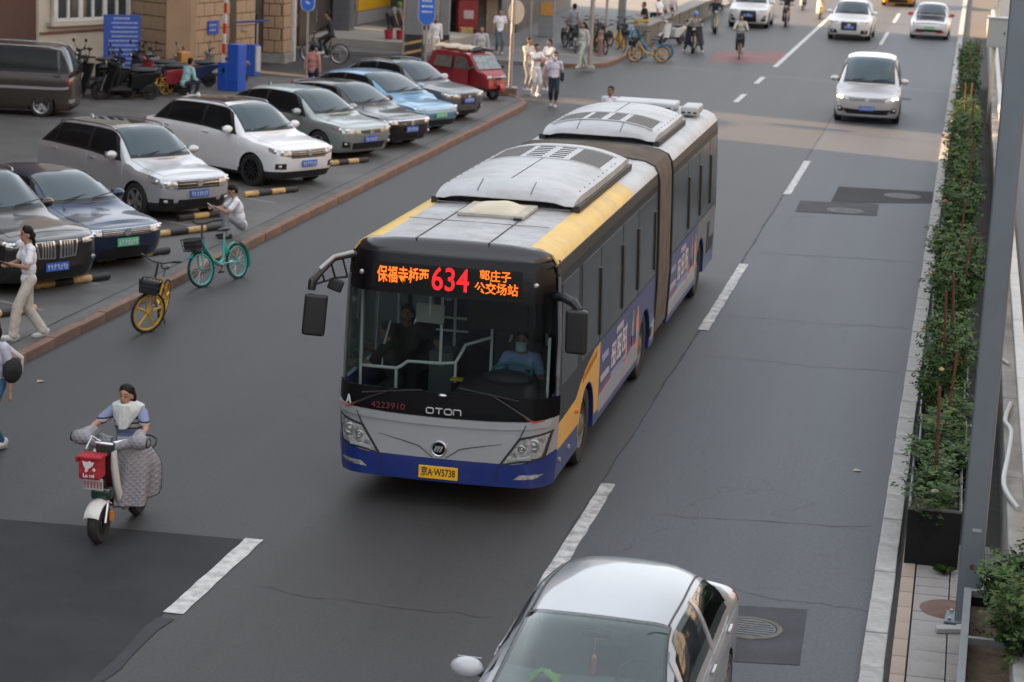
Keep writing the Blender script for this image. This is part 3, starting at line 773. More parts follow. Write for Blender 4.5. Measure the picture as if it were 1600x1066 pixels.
# roof lip above the header
def zroof(x):
    x = abs(x)
    for (z0, a0), (z1, a1) in zip(ZS, ZS[1:]):
        if a1 <= x <= a0 and z0 >= 2.72: return z0 + (z1 - z0) * (a0 - x) / (a0 - a1)
    return 3.085 if x < .3 else 2.86
def lip_pt(s, t):
    xa = s * hw(2.90); xb = s * 1.165
    ya, za = yf(xa, 2.90), 2.90
    yb, zb = .34 + .16 * abs(s) ** 6, zroof(xb) + .006
    x = xa + (xb - xa) * t; k = math.sin(t * math.pi / 2)
    return (x, ya + .012 + (yb - ya) * t ** 1.6, za + (zb - za) * k ** .8)
lip = [[lip_pt(s, j / 7) for j in range(8)] for s in [-1 + 2 * i / 28 for i in range(29)]]
MB().slab(lip, [[(a * .99, b + .03, c - .03) for a, b, c in r_] for r_ in lip], mat('lip_black', (.016, .017, .020), .25, coat=.4)).build('roof_lip', bus, angle=50)
# headlights with projector rings, fog lamps, seams, crease shade drawn as dark lines
def mirrored(cs): return [(-cs[1][0], cs[1][1]), (-cs[0][0], cs[0][1]), (-cs[3][0], cs[3][1]), (-cs[2][0], cs[2][1])]
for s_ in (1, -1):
    hl = [(.74, .615), (1.16, .70), (1.225, .97), (.93, .90)]
    hl2 = [(.705, .590), (1.185, .672), (1.25, .997), (.915, .925)]
    if s_ < 0: hl, hl2 = mirrored(hl), mirrored(hl2)
    fpatch('headlight_gasket', hl2, TRIM, off=.005, thick=.02)
    h = fpatch('headlight', hl, LAMP, off=.010, thick=.02)
    for cx, cz, rr in ((1.08, .845, .072), (.95, .80, .045)):
        x = s_ * cx; y = yf(x, cz) - .016
        MB().lathe([(rr, .02), (rr, -.006), (rr * .8, -.012), (rr * .74, .0), (rr * .45, .004), (rr * .4, -.014), (0, -.02)], (x, y, cz), 'y', mat('projector_ring', (.34, .34, .34), .3, .7), 20).build('projector', h)
    MB().box((s_ * .93, yf(.93, .67) - .012, .675), (.26, .02, .03), CHROME, rot=(0, s_ * -.15, 0)).build('reflector', h)
    fg = [(.86, .425), (1.10, .445), (1.19, .495), (.93, .485)]
    f = fpatch('fog_lamp', fg if s_ > 0 else mirrored(fg), LAMP, off=.008, thick=.02, nu=8, nv=3)
    sm = [(.66, .38), (.675, .38), (.69, .59), (.675, .59)]
    fpatch('bumper_seam', sm if s_ > 0 else mirrored(sm), TRIM, off=.003, thick=.006, nu=2, nv=6)
    sm = [(.69, .59), (.712, .59), (.935, .925), (.912, .925)]
    fpatch('panel_seam', sm if s_ > 0 else mirrored(sm), TRIM, off=.004, thick=.008, nu=2, nv=8)
    sm = [(.915, .925), (.925, .925), (.985, 1.075), (.975, 1.075)]
    fpatch('panel_seam', sm if s_ > 0 else mirrored(sm), TRIM, off=.032, thick=.06, nu=2, nv=4)
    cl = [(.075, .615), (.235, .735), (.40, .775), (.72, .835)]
    cr_ = MB().tube([(s_ * x, yf(x, z) - .004, z) for x, z in cl], [.005, .0075, .007, .003], mat('crease_shade', (.06, .06, .062), .5), 6).build('crease_shade_line', bus)  # dark tube draws the shade of the panel's pressed crease
# badge
lg0 = MB().lathe([(0, .002), (.072, .002), (.074, -.01), (.086, -.014), (.094, -.004), (.094, .01)], (0, yf(0, .725) - .012, .725), 'y', CHROME, 28).build('badge', bus)
MB().lathe([(0, -.013), (.073, -.0125), (.073, 0)], (0, yf(0, .725) - .012, .725), 'y', BUSBLACK, 28).build('badge_disc', lg0)
st = MB()
for k in range(3):
    x = -.045 + k * .032
    st.prism([(x - .012, .69 + .012 * (k == 0)), (x + .004, .69), (x + .034, .748), (x + .012, .752)], 'y', yf(0, .725) - .03, yf(0, .725) - .02, CHROME)
    st.prism([(x + .004, .745), (x + .03, .745), (x + .034, .758), (x + .004, .758)], 'y', yf(0, .725) - .0305, yf(0, .725) - .0205, CHROME)
st.build('badge_stripe', lg0)
# number plate
npl = MB().box((0, -.012 + yf(0, .44), .44), (.46, .015, .15), mat('plate_yellow', (.75, .40, .015), .4, var=.08, vscale=6)).build('number_plate', bus, bevel=.006)
PB = mat('plate_black', (.01, .01, .01), .5)
text('lettering', '京A·W5738', .118, PB, npl, (0, yf(0, .44) - .0205, .44), (R(90), 0, 0), wid=.40, bold=.0016)
# black band lettering
FL = yf(.0, 1.2) - .012
LS = mat('letter_silver', (.52, .52, .53), .35, .3)
def stroke_letters(x0, z0, w_, h, gap):
    for k, ch in enumerate('OTON'):
        x = x0 + k * (w_ + gap); c = .014
        if ch == 'O': paths = [[(x + c, z0), (x + w_ - c, z0), (x + w_, z0 + c), (x + w_, z0 + h - c), (x + w_ - c, z0 + h), (x + c, z0 + h), (x, z0 + h - c), (x, z0 + c), (x + c, z0)]]
        elif ch == 'T': paths = [[(x, z0 + h), (x + w_, z0 + h)], [(x + w_ / 2, z0), (x + w_ / 2, z0 + h)]]
        else: paths = [[(x, z0), (x, z0 + h), (x + w_ - c, z0 + h), (x + w_, z0 + h - c), (x + w_, z0)]]
        mb = MB()
        for p_ in paths: mb.tube([(a_, yf(a_, 1.16) - .006, b_) for a_, b_ in p_], .0085, LS, 6)
        mb.build('lettering', bus)
stroke_letters(-.165, 1.13, .082, .062, .024)
text('fleet_number', '4223910', .10, mat('fleet_red', (.14, .012, .018), .5), bus, (-.62, yf(-.8, 1.17) - .022, 1.165), (R(88), 0, R(-1.5)), wid=.40, ext=.004)
text('lettering', 'A', .13, mat('letter_white', (.6, .6, .6), .5), bus, (-1.10, yf(-1.1, 1.19) - .03, 1.19), (R(90), 0, R(-38)), wid=.10, bold=.008)
# LED destination display: dark window and dot-lit text
def led(name, col, st_):
    m = bpy.data.materials.new(name); m.use_nodes = True; n = m.node_tree.nodes; l = m.node_tree.links
    b = n['Principled BSDF']; b.inputs['Base Color'].default_value = (.02, .01, .01, 1)
    b.inputs['Emission Color'].default_value = (*col, 1)
    tc = n.new('ShaderNodeTexCoord'); sp_ = n.new('ShaderNodeSeparateXYZ'); l.new(tc.outputs['Object'], sp_.inputs[0])
    ws_ = []
    for k in (0, 1):
        a = n.new('ShaderNodeMath'); a.operation = 'MULTIPLY'; a.inputs[1].default_value = 2 * math.pi / .012; l.new(sp_.outputs[k], a.inputs[0])
        s2 = n.new('ShaderNodeMath'); s2.operation = 'SINE'; l.new(a.outputs[0], s2.inputs[0])
        r_ = n.new('ShaderNodeMapRange'); r_.inputs[1].default_value = -.7; r_.inputs[2].default_value = .2; r_.inputs[3].default_value = .35 if k else .7; r_.inputs[4].default_value = 1
        l.new(s2.outputs[0], r_.inputs[0]); ws_.append(r_.outputs[0])
    a = n.new('ShaderNodeMath'); a.operation = 'MULTIPLY'; l.new(ws_[0], a.inputs[0]); l.new(ws_[1], a.inputs[1])
    b2 = n.new('ShaderNodeMath'); b2.operation = 'MULTIPLY'; b2.inputs[1].default_value = st_; l.new(a.outputs[0], b2.inputs[0])
    l.new(b2.outputs[0], b.inputs['Emission Strength']); return m
LEDO = led('led_amber', (1.0, .17, .008), .52); LEDR = led('led_red', (1.0, .012, .016), .42)
dsp = fpatch('destination_display', [(-.90, 2.50), (.86, 2.50), (.84, 2.80), (-.88, 2.80)], mat('led_board', (.007, .008, .007), .5, spec=.15), off=.004, thick=.01)
ry = R(90)
def ledtext(s_, x, z, h, w_, m, b=.004, sk=0):
    y = yf(x, z) - .014
    return text('lettering', s_, h, m, dsp, (x, y, z), (R(90) - .25 * 0, 0, 0), wid=w_, ext=.003, bold=b)
ledtext('保福寺桥西', -.52, 2.655, .20, .60, LEDO, .003)
ledtext('634', .03, 2.65, .37, .43, LEDR, .004)
ledtext('郭庄子', .54, 2.728, .135, .36, LEDO, .002)
ledtext('公交场站', .56, 2.588, .14, .50, LEDO, .002)
for x in (-1.02, 1.0):
    MB().lathe([(0, -.014), (.022, -.012), (.03, 0), (.03, .012)], (x, yf(x, 2.66) - .004, 2.66), 'y', CHROME, 16).build('marker_lamp', bus)
# wipers with red ribbons at their feet
for x0, z0, x1, z1, rd in ((-1.06, 1.135, -.58, 1.36, -1), (1.03, 1.14, .55, 1.42, 1)):
    wp = MB().tube([(x0, yf(x0, z0) - .03, z0), ((x0 + x1) / 2, yf((x0 + x1) / 2, 1.3) - .045, (z0 + z1) / 2 + .01), (x1, yf(x1, z1) - .04, z1)], [.018, .012, .009], BLACK, 8).build('wiper', bus)
    MB().tube([(x1 - .35 * -rd, yf(x1, 1.38) - .035, z1 - .06), (x1 + .35 * -rd, yf(x1, 1.4) - .035, z1 + .03)], .010, BLACK, 6).build('wiper_blade', wp)
    rp = [(x0 + q * rd, yf(x0 + q * rd, z0) - .035, z0 + h) for q, h in ((-.05, .035), (-.01, .0), (.06, -.02), (.15, -.012))]
    MB().tube(rp, [.008, .013, .014, .006], mat('red_ribbon', (.34, .02, .02), .6), 8, flat=.6).build('wiper_ribbon', wp)
MB().ell((.02, yf(0, 1.36) - .03, 1.352), (.05, .03, .02), CHROME).build('washer_jet', bus)

# sides: lower skirts with wheel arches
A1, A2, A3 = 2.55, 7.45, 14.05
def arch(poly_y0, poly_y1, z0, z1, arches, rad=.56, zc=.47):
    pts = [(poly_y0, z0)]
    for a in arches:
        if a + rad < poly_y0 or a - rad > poly_y1: continue
        for k in range(13):
            t = math.pi - math.pi * k / 12
            yy = a + rad * math.cos(t); zz = zc + rad * math.sin(t)
            if k == 0: pts.append((yy, z0))
            if zz < z1 - .02: pts.append((min(max(yy, poly_y0), poly_y1), max(zz, z0)))
            else: pts.append((yy, z1 - .02))
            if k == 12: pts.append((yy, z0))
    pts += [(poly_y1, z0), (poly_y1, z1), (poly_y0, z1)]
    out = []
    for p in pts:
        if not out or (abs(p[0] - out[-1][0]) + abs(p[1] - out[-1][1])) > 1e-5: out.append(p)
    return out
for s_ in (1, -1):
    MB().prism(arch(.40, 8.5, .34, 1.38, (A1, A2)), 'x', s_ * 1.20, s_ * 1.258, BUSBLUE).build('side_skirt', bus)
    MB().prism(arch(9.95, 16.1, .34, 1.38, (A3,)), 'x', s_ * 1.20, s_ * 1.258, BUSBLUE).build('side_skirt', bus)
X1 = 1.258
# the yellow sweep round the front wheel
yel = [(.36, .68), (1.98, .66)]
for k in range(13):
    t = math.pi - math.pi * k / 12; yel.append((A1 + .575 * math.cos(t), .47 + .575 * math.sin(t)))
yel = [p for p in yel if p[1] >= .66 or p[0] < 2] + [(3.125, .50), (3.42, .50), (3.42, 1.38), (2.95, 1.36), (2.3, 1.24), (1.95, 1.12), (1.75, 1.02), (1.2, 1.0), (.7, .99), (.36, .985)]
MB().prism(yel, 'x', X1, X1 + .004, BUSYEL).build('yellow_panel', bus)
MB().prism([(.36, .99), (.7, .995), (1.2, 1.005), (1.74, 1.025), (1.94, 1.125), (2.28, 1.245), (2.95, 1.365), (2.95, 1.39), (.36, 1.39)], 'x', X1, X1 + .003, BUSBAND).build('lower_band', bus)
cal = MB(); crr = random.Random(8)
for k in range(7):
    yy = 2.2 + k * .15; zz = 1.17 + k * .018
    cal.box((X1 + .006, yy, zz), (.004, .07, .09), mat('script_ochre', (.36, .13, .02), .5), rot=(.5, 0, 0))
    cal.box((X1 + .006, yy + .03, zz + .02), (.004, .03, .12), mat('script_ochre', (0, 0, 0)), rot=(-.4, 0, 0))
cal.build('lettering', bus)
MB().lathe([(0, .05), (.03, .045), (.035, .0)], (X1 + .0, 1.72, .88), 'x', AMBER, 12).build('side_indicator', bus)
# advert on the front section
def adpanel(y0, y1, arches, tail):
    ap = MB().prism(arch(y0, y1, .44, 1.38, arches, .58), 'x', X1, X1 + .004, ADBLUE).build('advert_panel', bus)
    a0 = arches[0] if arches else y1
    z = .44
    e = min(y1, a0 - .62)
    wv = [(y0 + .02, .44), (e, .44)] + [(e - (e - y0) * k / 10, .60 + .09 * math.sin(k / 10 * 2.4) + (.10 if k < 3 else 0)) for k in range(11)]
    MB().prism(wv, 'x', X1 + .004, X1 + .007, ADWHITE).build('advert_wave', ap)
    rb = [(e - (e - y0) * k / 10, .605 + .09 * math.sin(k / 10 * 2.4) + (.10 if k < 3 else 0)) for k in range(11)]
    MB().prism(rb + [(a, b + .05) for a, b in rb[::-1]], 'x', X1 + .004, X1 + .006, ADRED).build('advert_ribbon', ap)
    if y1 - a0 > .8:
        MB().prism([(a0 + .62, .44), (y1 - .02, .44), (y1 - .02, .72), (a0 + .62, .66)], 'x', X1 + .004, X1 + .007, ADWHITE).build('advert_wave', ap)
    g = MB(); r_ = random.Random(3 + int(y0))
    L = e - y0
    def glyph(yc, zc, w_, h, m):
        for k in range(3):
            g.box((X1 + .009, yc, zc + h * (-.36 + .36 * k)), (.004, w_ * r_.uniform(.7, 1), h * .10), m)
        for k in range(3):
            g.box((X1 + .0095, yc + w_ * (-.36 + .36 * k), zc + r_.uniform(-.1, .1) * h), (.004, w_ * .12, h * r_.uniform(.6, .95)), m)
        g.box((X1 + .010, yc, zc - h * .1), (.004, w_ * .12, h * .8), m, rot=(.7, 0, 0))
    TW = mat('advert_text', (.50, .47, .50), .5); TW2 = mat('advert_text_small', (.36, .40, .58), .5)
    for k in range(3): glyph(y0 + L * .33 + k * .46, .985 + .01 * k, .40, .38, TW)
    for k in range(4): glyph(y0 + L * .40 + k * .15, 1.26, .12, .10, TW)
    for k in range(4): glyph(y0 + .22 + k * .13, 1.12, .11, .10, TW2)
    for k in range(6): glyph(y0 + .16 + k * .115, .86, .10, .10, TW)
    for k in range(9): glyph(y0 + L * .30 + k * .14, .735, .11, .07, TW2)
    g.build('lettering', ap)
    bt = MB()     # bottles and carton pictured on the advert
    for yy, h, m2, w_ in ((y0 + L * .66, .34, ADORANGE, .13), (y0 + L * .82, .62, ADWHITE, .12), (y0 + L * .95, .60, ADORANGE, .26)):
        zb = .62
        bt.prism([(yy - w_ / 2, zb), (yy + w_ / 2, zb), (yy + w_ / 2, zb + h * .72), (yy + w_ * .2, zb + h * .85), (yy + w_ * .2, zb + h), (yy - w_ * .2, zb + h), (yy - w_ * .2, zb + h * .85), (yy - w_ / 2, zb + h * .72)], 'x', X1 + .005, X1 + .011, m2)
        bt.prism([(yy - w_ * .5, zb + h * .2), (yy + w_ * .5, zb + h * .2), (yy + w_ * .5, zb + h * .45), (yy - w_ * .5, zb + h * .45)], 'x', X1 + .006, X1 + .013, ADWHITE if m2 is ADORANGE else ADRED)
    bt.build('advert_picture', ap)
    return ap
adpanel(3.42, 8.48, (A2,), True)
adpanel(10.0, 13.4, (A3,), False)
MB().prism(arch(13.42, 16.1, .62, 1.38, (A3,), .58), 'x', X1, X1 + .004, mat('bus_tail_grey', (.14, .15, .165), .4, .3, coat=.3)).build('tail_panel', bus)
for y0, y1, z0, z1 in ((14.95, 15.2, .62, 1.18), (15.35, 15.9, .62, .86)):
    MB().box((X1 + .006, (y0 + y1) / 2, (z0 + z1) / 2), (.012, y1 - y0, z1 - z0), BLACK).build('vent', bus)
MB().box((X1 + .01, 8.05, .58), (.02, .16, .12), TRIM).build('fuel_flap', bus)
for yy in (.75, 1.35): MB().lathe([(0, .02), (.03, .02), (.036, 0)], (X1, yy, .52), 'x', mat('sensor_grey', (.2, .2, .22), .4), 10).build('parking_sensor', bus)

# upper sides: black band, panes and pillars
def side_slab(y0, y1, z0, z1, s_, off, th, m, name, parent=bus):
    zs = [z0, (z0 + z1) / 2, z1]
    return swp(zs, y0, y1, s_, m, name, off, th, parent, 1)
side_slab(.42, 8.5, 1.38, 2.74, 1, 0, .03, BUSBAND, 'window_band')
side_slab(9.95, 16.1, 1.38, 2.74, 1, 0, .03, BUSBAND, 'window_band')
side_slab(9.95, 16.1, 1.38, 2.74, -1, 0, .03, BUSBAND, 'window_band')
def panes(ys, z0, z1):
    for a, b in zip(ys, ys[1:]):
        g = side_slab(a + .025, b - .025, z0, z1, 1, .0025, .006, BUSGLASS, 'side_window')
panes([.62, 1.72], 1.42, 2.62)
panes([1.95, 3.3, 5.1, 6.5, 8.42], 1.42, 2.62)
panes([10.05, 11.9, 13.4, 14.9, 16.05], 1.42, 2.62)
for yy in (3.3, 5.1, 6.5, 8.15, 12.1, 13.65, 15.1):
    side_slab(yy - .06, yy + .06, 1.50, 2.36, 1, .022, .022, BLACK, 'window_post')
MB().tube([(1.262, .40, 1.38), (1.258, .40, 2.0), (1.225, .40, 2.74)], .018, mat('grey_pillar', (.12, .12, .12), .4), 8).build('pillar_strip', bus)
# roof
RZ = [2.74, 2.86, 2.97, 3.03, 3.065, 3.08, 3.085]
for s_ in (1, -1):
    swp([2.74, 2.80, 2.86], .40, 8.5, s_, BUSBAND if s_ < 0 else BUSBAND, 'cant_rail')
    swp([2.862, 2.90, 2.97, 3.0, 3.03, 3.045], .46, 6.1, s_, BUSYELR, 'roof_stripe', .003)
    swp([2.862, 2.90, 2.97, 3.0, 3.03, 3.045], 6.1, 8.5, s_, ACMAT, 'roof_edge', .003)
    swp([3.035, 3.065, 3.08, 3.085], .33, 8.5, s_, BUSROOF, 'roof_panel')
    swp([2.74, 2.80, 2.86], 9.95, 16.1, s_, BUSBAND, 'cant_rail')
    swp([2.862, 2.90, 2.97, 3.0, 3.03, 3.045], 9.95, 16.1, s_, ACMAT, 'roof_edge', .003)
    swp([3.035, 3.065, 3.08, 3.085], 9.95, 16.1, s_, BUSROOF, 'roof_panel')
    # lengthwise roof seams and gutters
    MB().tube([(s_ * .42, .25, 3.082), (s_ * .42, 3.2, 3.082)], .008, TRIM, 6).build('roof_seam', bus)
    MB().tube([(s_ * 1.19, .3, 2.868), (s_ * 1.19, 8.5, 2.868)], .009, TRIM, 6).build('gutter', bus)
for yy in (1.65, 3.05): MB().box((0, yy, 3.084), (1.7, .012, .008), mat('seam_grey', (.2, .2, .19), .7)).build('roof_seam', bus)
# rear face and bulkheads
MB().prism([(-1.2, .35), (1.2, .35), (1.26, 1.3), (1.19, 2.86), (.99, 3.02), (-.99, 3.02), (-1.19, 2.86), (-1.26, 1.3)], 'y', 16.1, 16.16, BUSBLACK).build('rear_panel', bus)
# bellows: deep folds
nf = 22
bel = []
for i in range(nf + 1):
    y = 8.5 + 1.45 * i / nf; o = .02 if i % 2 else -.035
    ring = [(s_ * (hw(z) + o - .02), y, z + (o if z > 2.9 else 0)) for s_, z in [(-1, z) for z in (.42, 1.2, 2.0, 2.72, 2.86, 2.97, 3.03, 3.065, 3.08)] + [(1, z) for z in (3.08, 3.065, 3.03, 2.97, 2.86, 2.72, 2.0, 1.2, .42)]]
    bel.append(ring)
MB().grid(bel, BELLOWS).build('bellows', bus, angle=20, fix=True)
for yy in (8.48, 9.95):
    ring = [(s_ * (hw(z) + .012), yy, z + .008) for s_, z in [(-1, z) for z in (.42, 1.2, 2.0, 2.72, 2.86, 2.97, 3.03, 3.065, 3.08)] + [(1, z) for z in (3.08, 3.065, 3.03, 2.97, 2.86, 2.72, 2.0, 1.2, .42)]]
    MB().tube(ring, .015, TRIM, 8).build('bellows_frame', bus)
# roof air-conditioning pods
def ac_pod(y0, y1, name, flip=False):
    xs = [-.91 + 1.82 * i / 16 for i in range(17)]
    def top(x, y):
        c = (1 - (abs(x) / .93) ** 2.6)
        e0 = min(1, max(0, (y - y0) / .42)) ** .55; e1 = min(1, max(0, (y1 - y) / .25)) ** .6
        lift = .055 * max(0, 1 - (abs(x) / .78) ** 8) * max(0, 1 - (y - y0) / .5)
        return 3.13 + lift + (.075 + .165 * c - lift * .6) * min(e0, e1)
    ys = [y0 + (y1 - y0) * t for t in (0, .015, .03, .06, .1, .14, .3, .5, .7, .86, .93, .97, .99, 1)]
    P = [[(x * (1 - .035 * (abs((y - y0) / (y1 - y0) - .5) * 2) ** 4), y + .10 * (abs(x) / .97) ** 2 * (1 if y - y0 < .8 else 0), top(x, y)) for y in ys] for x in xs]
    Q = [[(x, y, 3.10 if abs(x) > .85 else 3.12 + .02 * (1 - abs(x))) for x_, y, z in r_] for x, r_ in zip(xs, P)]
    pod = MB().slab(P, [[(p[0], p[1], 3.12 + .055 * max(0, 1 - (abs(p[0]) / .78) ** 8) * max(0, 1 - (p[1] - y0) / .5)) for p in r_] for r_ in P], ACMAT).build(name, bus, angle=40, fix=True)
    for s_ in (-1, 1): MB().box((s_ * .9, (y0 + y1) / 2, 3.085), (.1, y1 - y0 - .3, .08), TRIM).build('pod_foot', pod)
    MB().box((0, y0 + .45, 3.09), (1.7, .08, .07), BLACK).build('pod_gap_shade', pod)  # black box put in as the shade of the gap under the lip
    # vents near the back of the pod, following its curve
    v0, v1 = (y0 + .45, y0 + 1.55) if flip else (y1 - 1.95, y1 - .65)
    VM = mat('vent_mesh', (.10, .098, .09), .8, var=.5, vscale=60); VF = mat('vent_frame', (.45, .46, .47), .5)
    def vpatch(x0, x1, a, b, o, m, nm):
        A = [[(x0 + (x1 - x0) * i / 6, a + (b - a) * j / 3, top(x0 + (x1 - x0) * i / 6, a + (b - a) * j / 3) + o) for j in range(4)] for i in range(7)]
        return MB().slab(A, [[(x, y, z - .012) for x, y, z in r_] for r_ in A], m).build(nm, pod, fix=True)
    for x0, x1 in ((-.78, -.36), (.34, .76)): vpatch(x0, x1, v0 + .05, v1 - .05, .006, VM, 'vent_mesh')
    for x0, x1 in ((-.30, -.02), (.02, .28)):
        vpatch(x0, x1, v0 + .05, v1 - .05, .004, VF, 'vent_frame')
        for k in range(6):
            yy = v0 + .15 + k * (v1 - v0 - .3) / 5
            vpatch(x0 + .03, x1 - .03, yy - .035, yy + .035, .010, mat('slot_dark', (.05, .05, .048), .8), 'vent_slot')
    for a in (v0 - .02, v1 + .02):
        MB().tube([(x, a, top(x, a) + .002) for x in xs[1:-1]], .012, VF, 6).build('pod_rib', pod)
    s0, s1 = (v1 + .08, y1 - .3) if flip else (y0 + .5, v0 - .05)
    MB().tube([(0, s0 + (s1 - s0) * q / 5, top(0, s0 + (s1 - s0) * q / 5) + .001) for q in range(6)], .007, TRIM, 6).build('pod_seam', pod)
    for s_ in (-.34, .34): MB().tube([(s_, y0 + .06 + .0, top(s_, y0 + .07) + .002)] + [(s_, y0 + t, top(s_, y0 + t) + .001) for t in (.15, .25, .4)], .004, mat('bolt_grey', (0, 0, 0)), 6).build('pod_seam', pod)
    bl = MB()
    for k in range(9):
        for s_ in (-1, 1): bl.ell((s_ * .85, y0 + .7 + k * .35, top(.85, y0 + .7 + k * .35)), .009, mat('bolt_grey', (.2, .2, .2), .5), 6, 4)
    bl.build('pod_bolt', pod)
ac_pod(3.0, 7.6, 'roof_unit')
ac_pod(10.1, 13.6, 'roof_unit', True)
# roof hatch
rh = MB().box((.05, 2.5, 3.105), (.82, .92, .05), mat('hatch_base', (.40, .37, .31), .6, var=.1, dirt=(.2, .18, .15), dscale=4)).build('roof_hatch', bus, bevel=.012)
hp = [[(.05 + x, 2.5 + y, 3.13 + .085 * max(0, 1 - abs(x / .31) ** 3) * max(0, 1 - abs(y / .32) ** 3) + .012 * math.sin(x * 16) * (1 - abs(y / .32))) for y in [-.32 + .64 * j / 10 for j in range(11)]] for x in [-.31 + .62 * i / 12 for i in range(13)]]
MB().slab(hp, [[(a, b, 3.12) for a, b, c in r_] for r_ in hp], mat('hatch_cover', (.52, .46, .33), .5, var=.06)).build('cover', rh, fix=True)
MB().box((.40, 1.98, 3.10), (.10, .03, .03), BLACK).build('catch', rh)
# boxes at the tail of the roof
for x0, x1, y0, y1, h in ((-.55, .55, 15.0, 15.75, .13), (.72, 1.02, 14.5, 15.3, .15)):
    b = MB().box(((x0 + x1) / 2, (y0 + y1) / 2, 3.085 + h / 2), (x1 - x0, y1 - y0, h), ACMAT).build('roof_box', bus, bevel=.035)
    for k in range(3): MB().box((x0 + (x1 - x0) * (k + .5) / 3, y0 - .004, 3.085 + h * .35), ((x1 - x0) * .2, .012, .03), TRIM).build('slot', b)
# mirrors
def mirror(s_):
    if s_ < 0:
        arm = MB().tube([(-1.10, .20, 2.86), (-1.30, .0, 2.82), (-1.38, -.2, 2.70), (-1.46, -.28, 2.60), (-1.47, -.28, 2.5)], [.035, .035, .032, .05, .045], BLACK, 10).build('mirror_arm', bus)
        MB().tube([(-1.12, .16, 2.885), (-1.29, -.03, 2.85), (-1.40, -.22, 2.73)], .022, ACMAT, 8).build('arm_cap', arm)
        tr = MB()
        P0 = [(-1.17, .12, 2.60), (-1.28, .0, 2.60), (-1.36, -.15, 2.58), (-1.44, -.27, 2.56)]
        tr.tube(P0, .014, BLACK, 6)
        for k, (a, b) in enumerate(zip(P0, [(-1.22, .07, 2.83), (-1.30, -.1, 2.78), (-1.38, -.2, 2.70), (-1.45, -.27, 2.62)])): tr.tube([a, b], .012, BLACK, 6)
        tr.build('arm_truss', arm)
        mh_ = MB().box((-1.42, -.30, 2.22), (.26, .10, .48), BLACK, rot=(0, R(4), R(14))).build('mirror_housing', bus, bevel=.035)
        MB().box((-1.27, .0, 2.52), (.17, .06, .14), BLACK, rot=(0, R(20), R(10))).build('kerb_mirror', bus, bevel=.02)
    else:
        arm = MB().tube([(1.21, .36, 2.52), (1.30, .22, 2.55), (1.44, .12, 2.52), (1.52, .10, 2.44)], [.05, .05, .055, .04], BLACK, 10).build('mirror_arm', bus)
        MB().tube([(1.25, .32, 2.52), (1.285, .28, 2.05), (1.275, .30, 1.62)], .022, mat('grey_tube', (.16, .16, .17), .4), 8).build('mirror_strut', arm)
        MB().box((1.26, .31, 2.545), (.1, .1, .05), BLACK).build('mirror_bracket', arm, bevel=.01)
        MB().box((1.505, .06, 2.20), (.25, .11, .50), BLACK, rot=(0, R(-1), R(-6))).build('mirror_housing', bus, bevel=.035)
mirror(-1); mirror(1)
# wheels
def wheel_bus(y, s_):
    x = s_ * 1.215
    tyre = [(.30, -.14), (.47, -.15), (.495, -.11), (.50, 0), (.495, .08), (.47, .12), (.42, .13), (.32, .11), (.30, .06), (.30, -.14)]
    t = MB().lathe([(r_, h * s_) for r_, h in tyre], (x - s_ * .12, y, .5), 'x', RUBBER, 36).build('wheel', bus, fix=True)
    rim = [(.31, .09), (.29, .10), (.27, .04), (.20, .0), (.15, .03), (.13, .10), (.08, .12), (0, .125)]
    MB().lathe([(r_, h * s_) for r_, h in rim], (x - s_ * .12, y, .5), 'x', mat('bus_rim', (.16, .155, .145), .6, .4, var=.3, vscale=6), 32).build('rim', t, fix=True)
    nb = MB()
    for k in range(10):
        a = 2 * math.pi * k / 10; nb.ell((x - s_ * .02 - s_ * .06, y + .17 * math.cos(a), .5 + .17 * math.sin(a)), .022, STEEL, 6, 4)
    nb.build('wheel_nut', t)
    MB().box((s_ * .98, y, .75), (.42, 1.12, .62), mat('arch_dark', (.008, .008, .008), .9)).build('wheel_arch', bus) if s_ < 0 else \
        MB().lathe([(.565, 0), (.565, -.45), (0, -.45)], (1.25, y, .47), 'x', mat('arch_dark', (.008, .008, .008), .9), 24, arc=math.pi).build('wheel_arch', bus)
for yy in (A1, A2, A3):
    for s_ in (1, -1): wheel_bus(yy, s_)
MB().box((0, 4.9, .32), (1.9, 7.0, .14), DARKIN).build('underframe', bus)
MB().box((0, 13, .40), (1.9, 6.0, .16), DARKIN).build('underframe', bus)
# left side upper: door leaves and windows
for a, b in ((.45, 1.08), (1.10, 1.73)):
    d = side_slab(a + .05, b - .05, .75, 2.55, -1, 0, .008, TINTED, 'door_glass')
    f = MB()
    for yy in (a + .025, b - .025): f.tube([(-hw(.4) - .002, yy, .4), (-hw(1.4) - .002, yy, 1.4), (-hw(2.6) - .002, yy, 2.6)], .028, mat('door_frame_grey', (.50, .50, .48), .45, .3), 8)
    f.tube([(-1.262, a, .72), (-1.262, b, .72)], .025, TRIM, 8); f.tube([(-1.225, a, 2.58), (-1.225, b, 2.58)], .025, TRIM, 8)
    f.build('door_frame', d)
side_slab(.42, 8.5, 2.58, 2.74, -1, 0, .03, BUSBAND, 'upper_band')
side_slab(.36, .45, 1.1, 2.6, -1, 0, .03, mat('grey_pillar', (.12, .12, .12), .4), 'pillar')
for a, b in ((1.8, 3.4), (3.45, 5.1), (5.15, 6.8), (6.85, 8.45)):
    side_slab(a + .03, b - .03, 1.40, 2.58, -1, 0, .008, TINTED, 'side_window')
    side_slab(b - .03, b + .08, 1.38, 2.58, -1, 0, .03, BUSBAND, 'window_post')
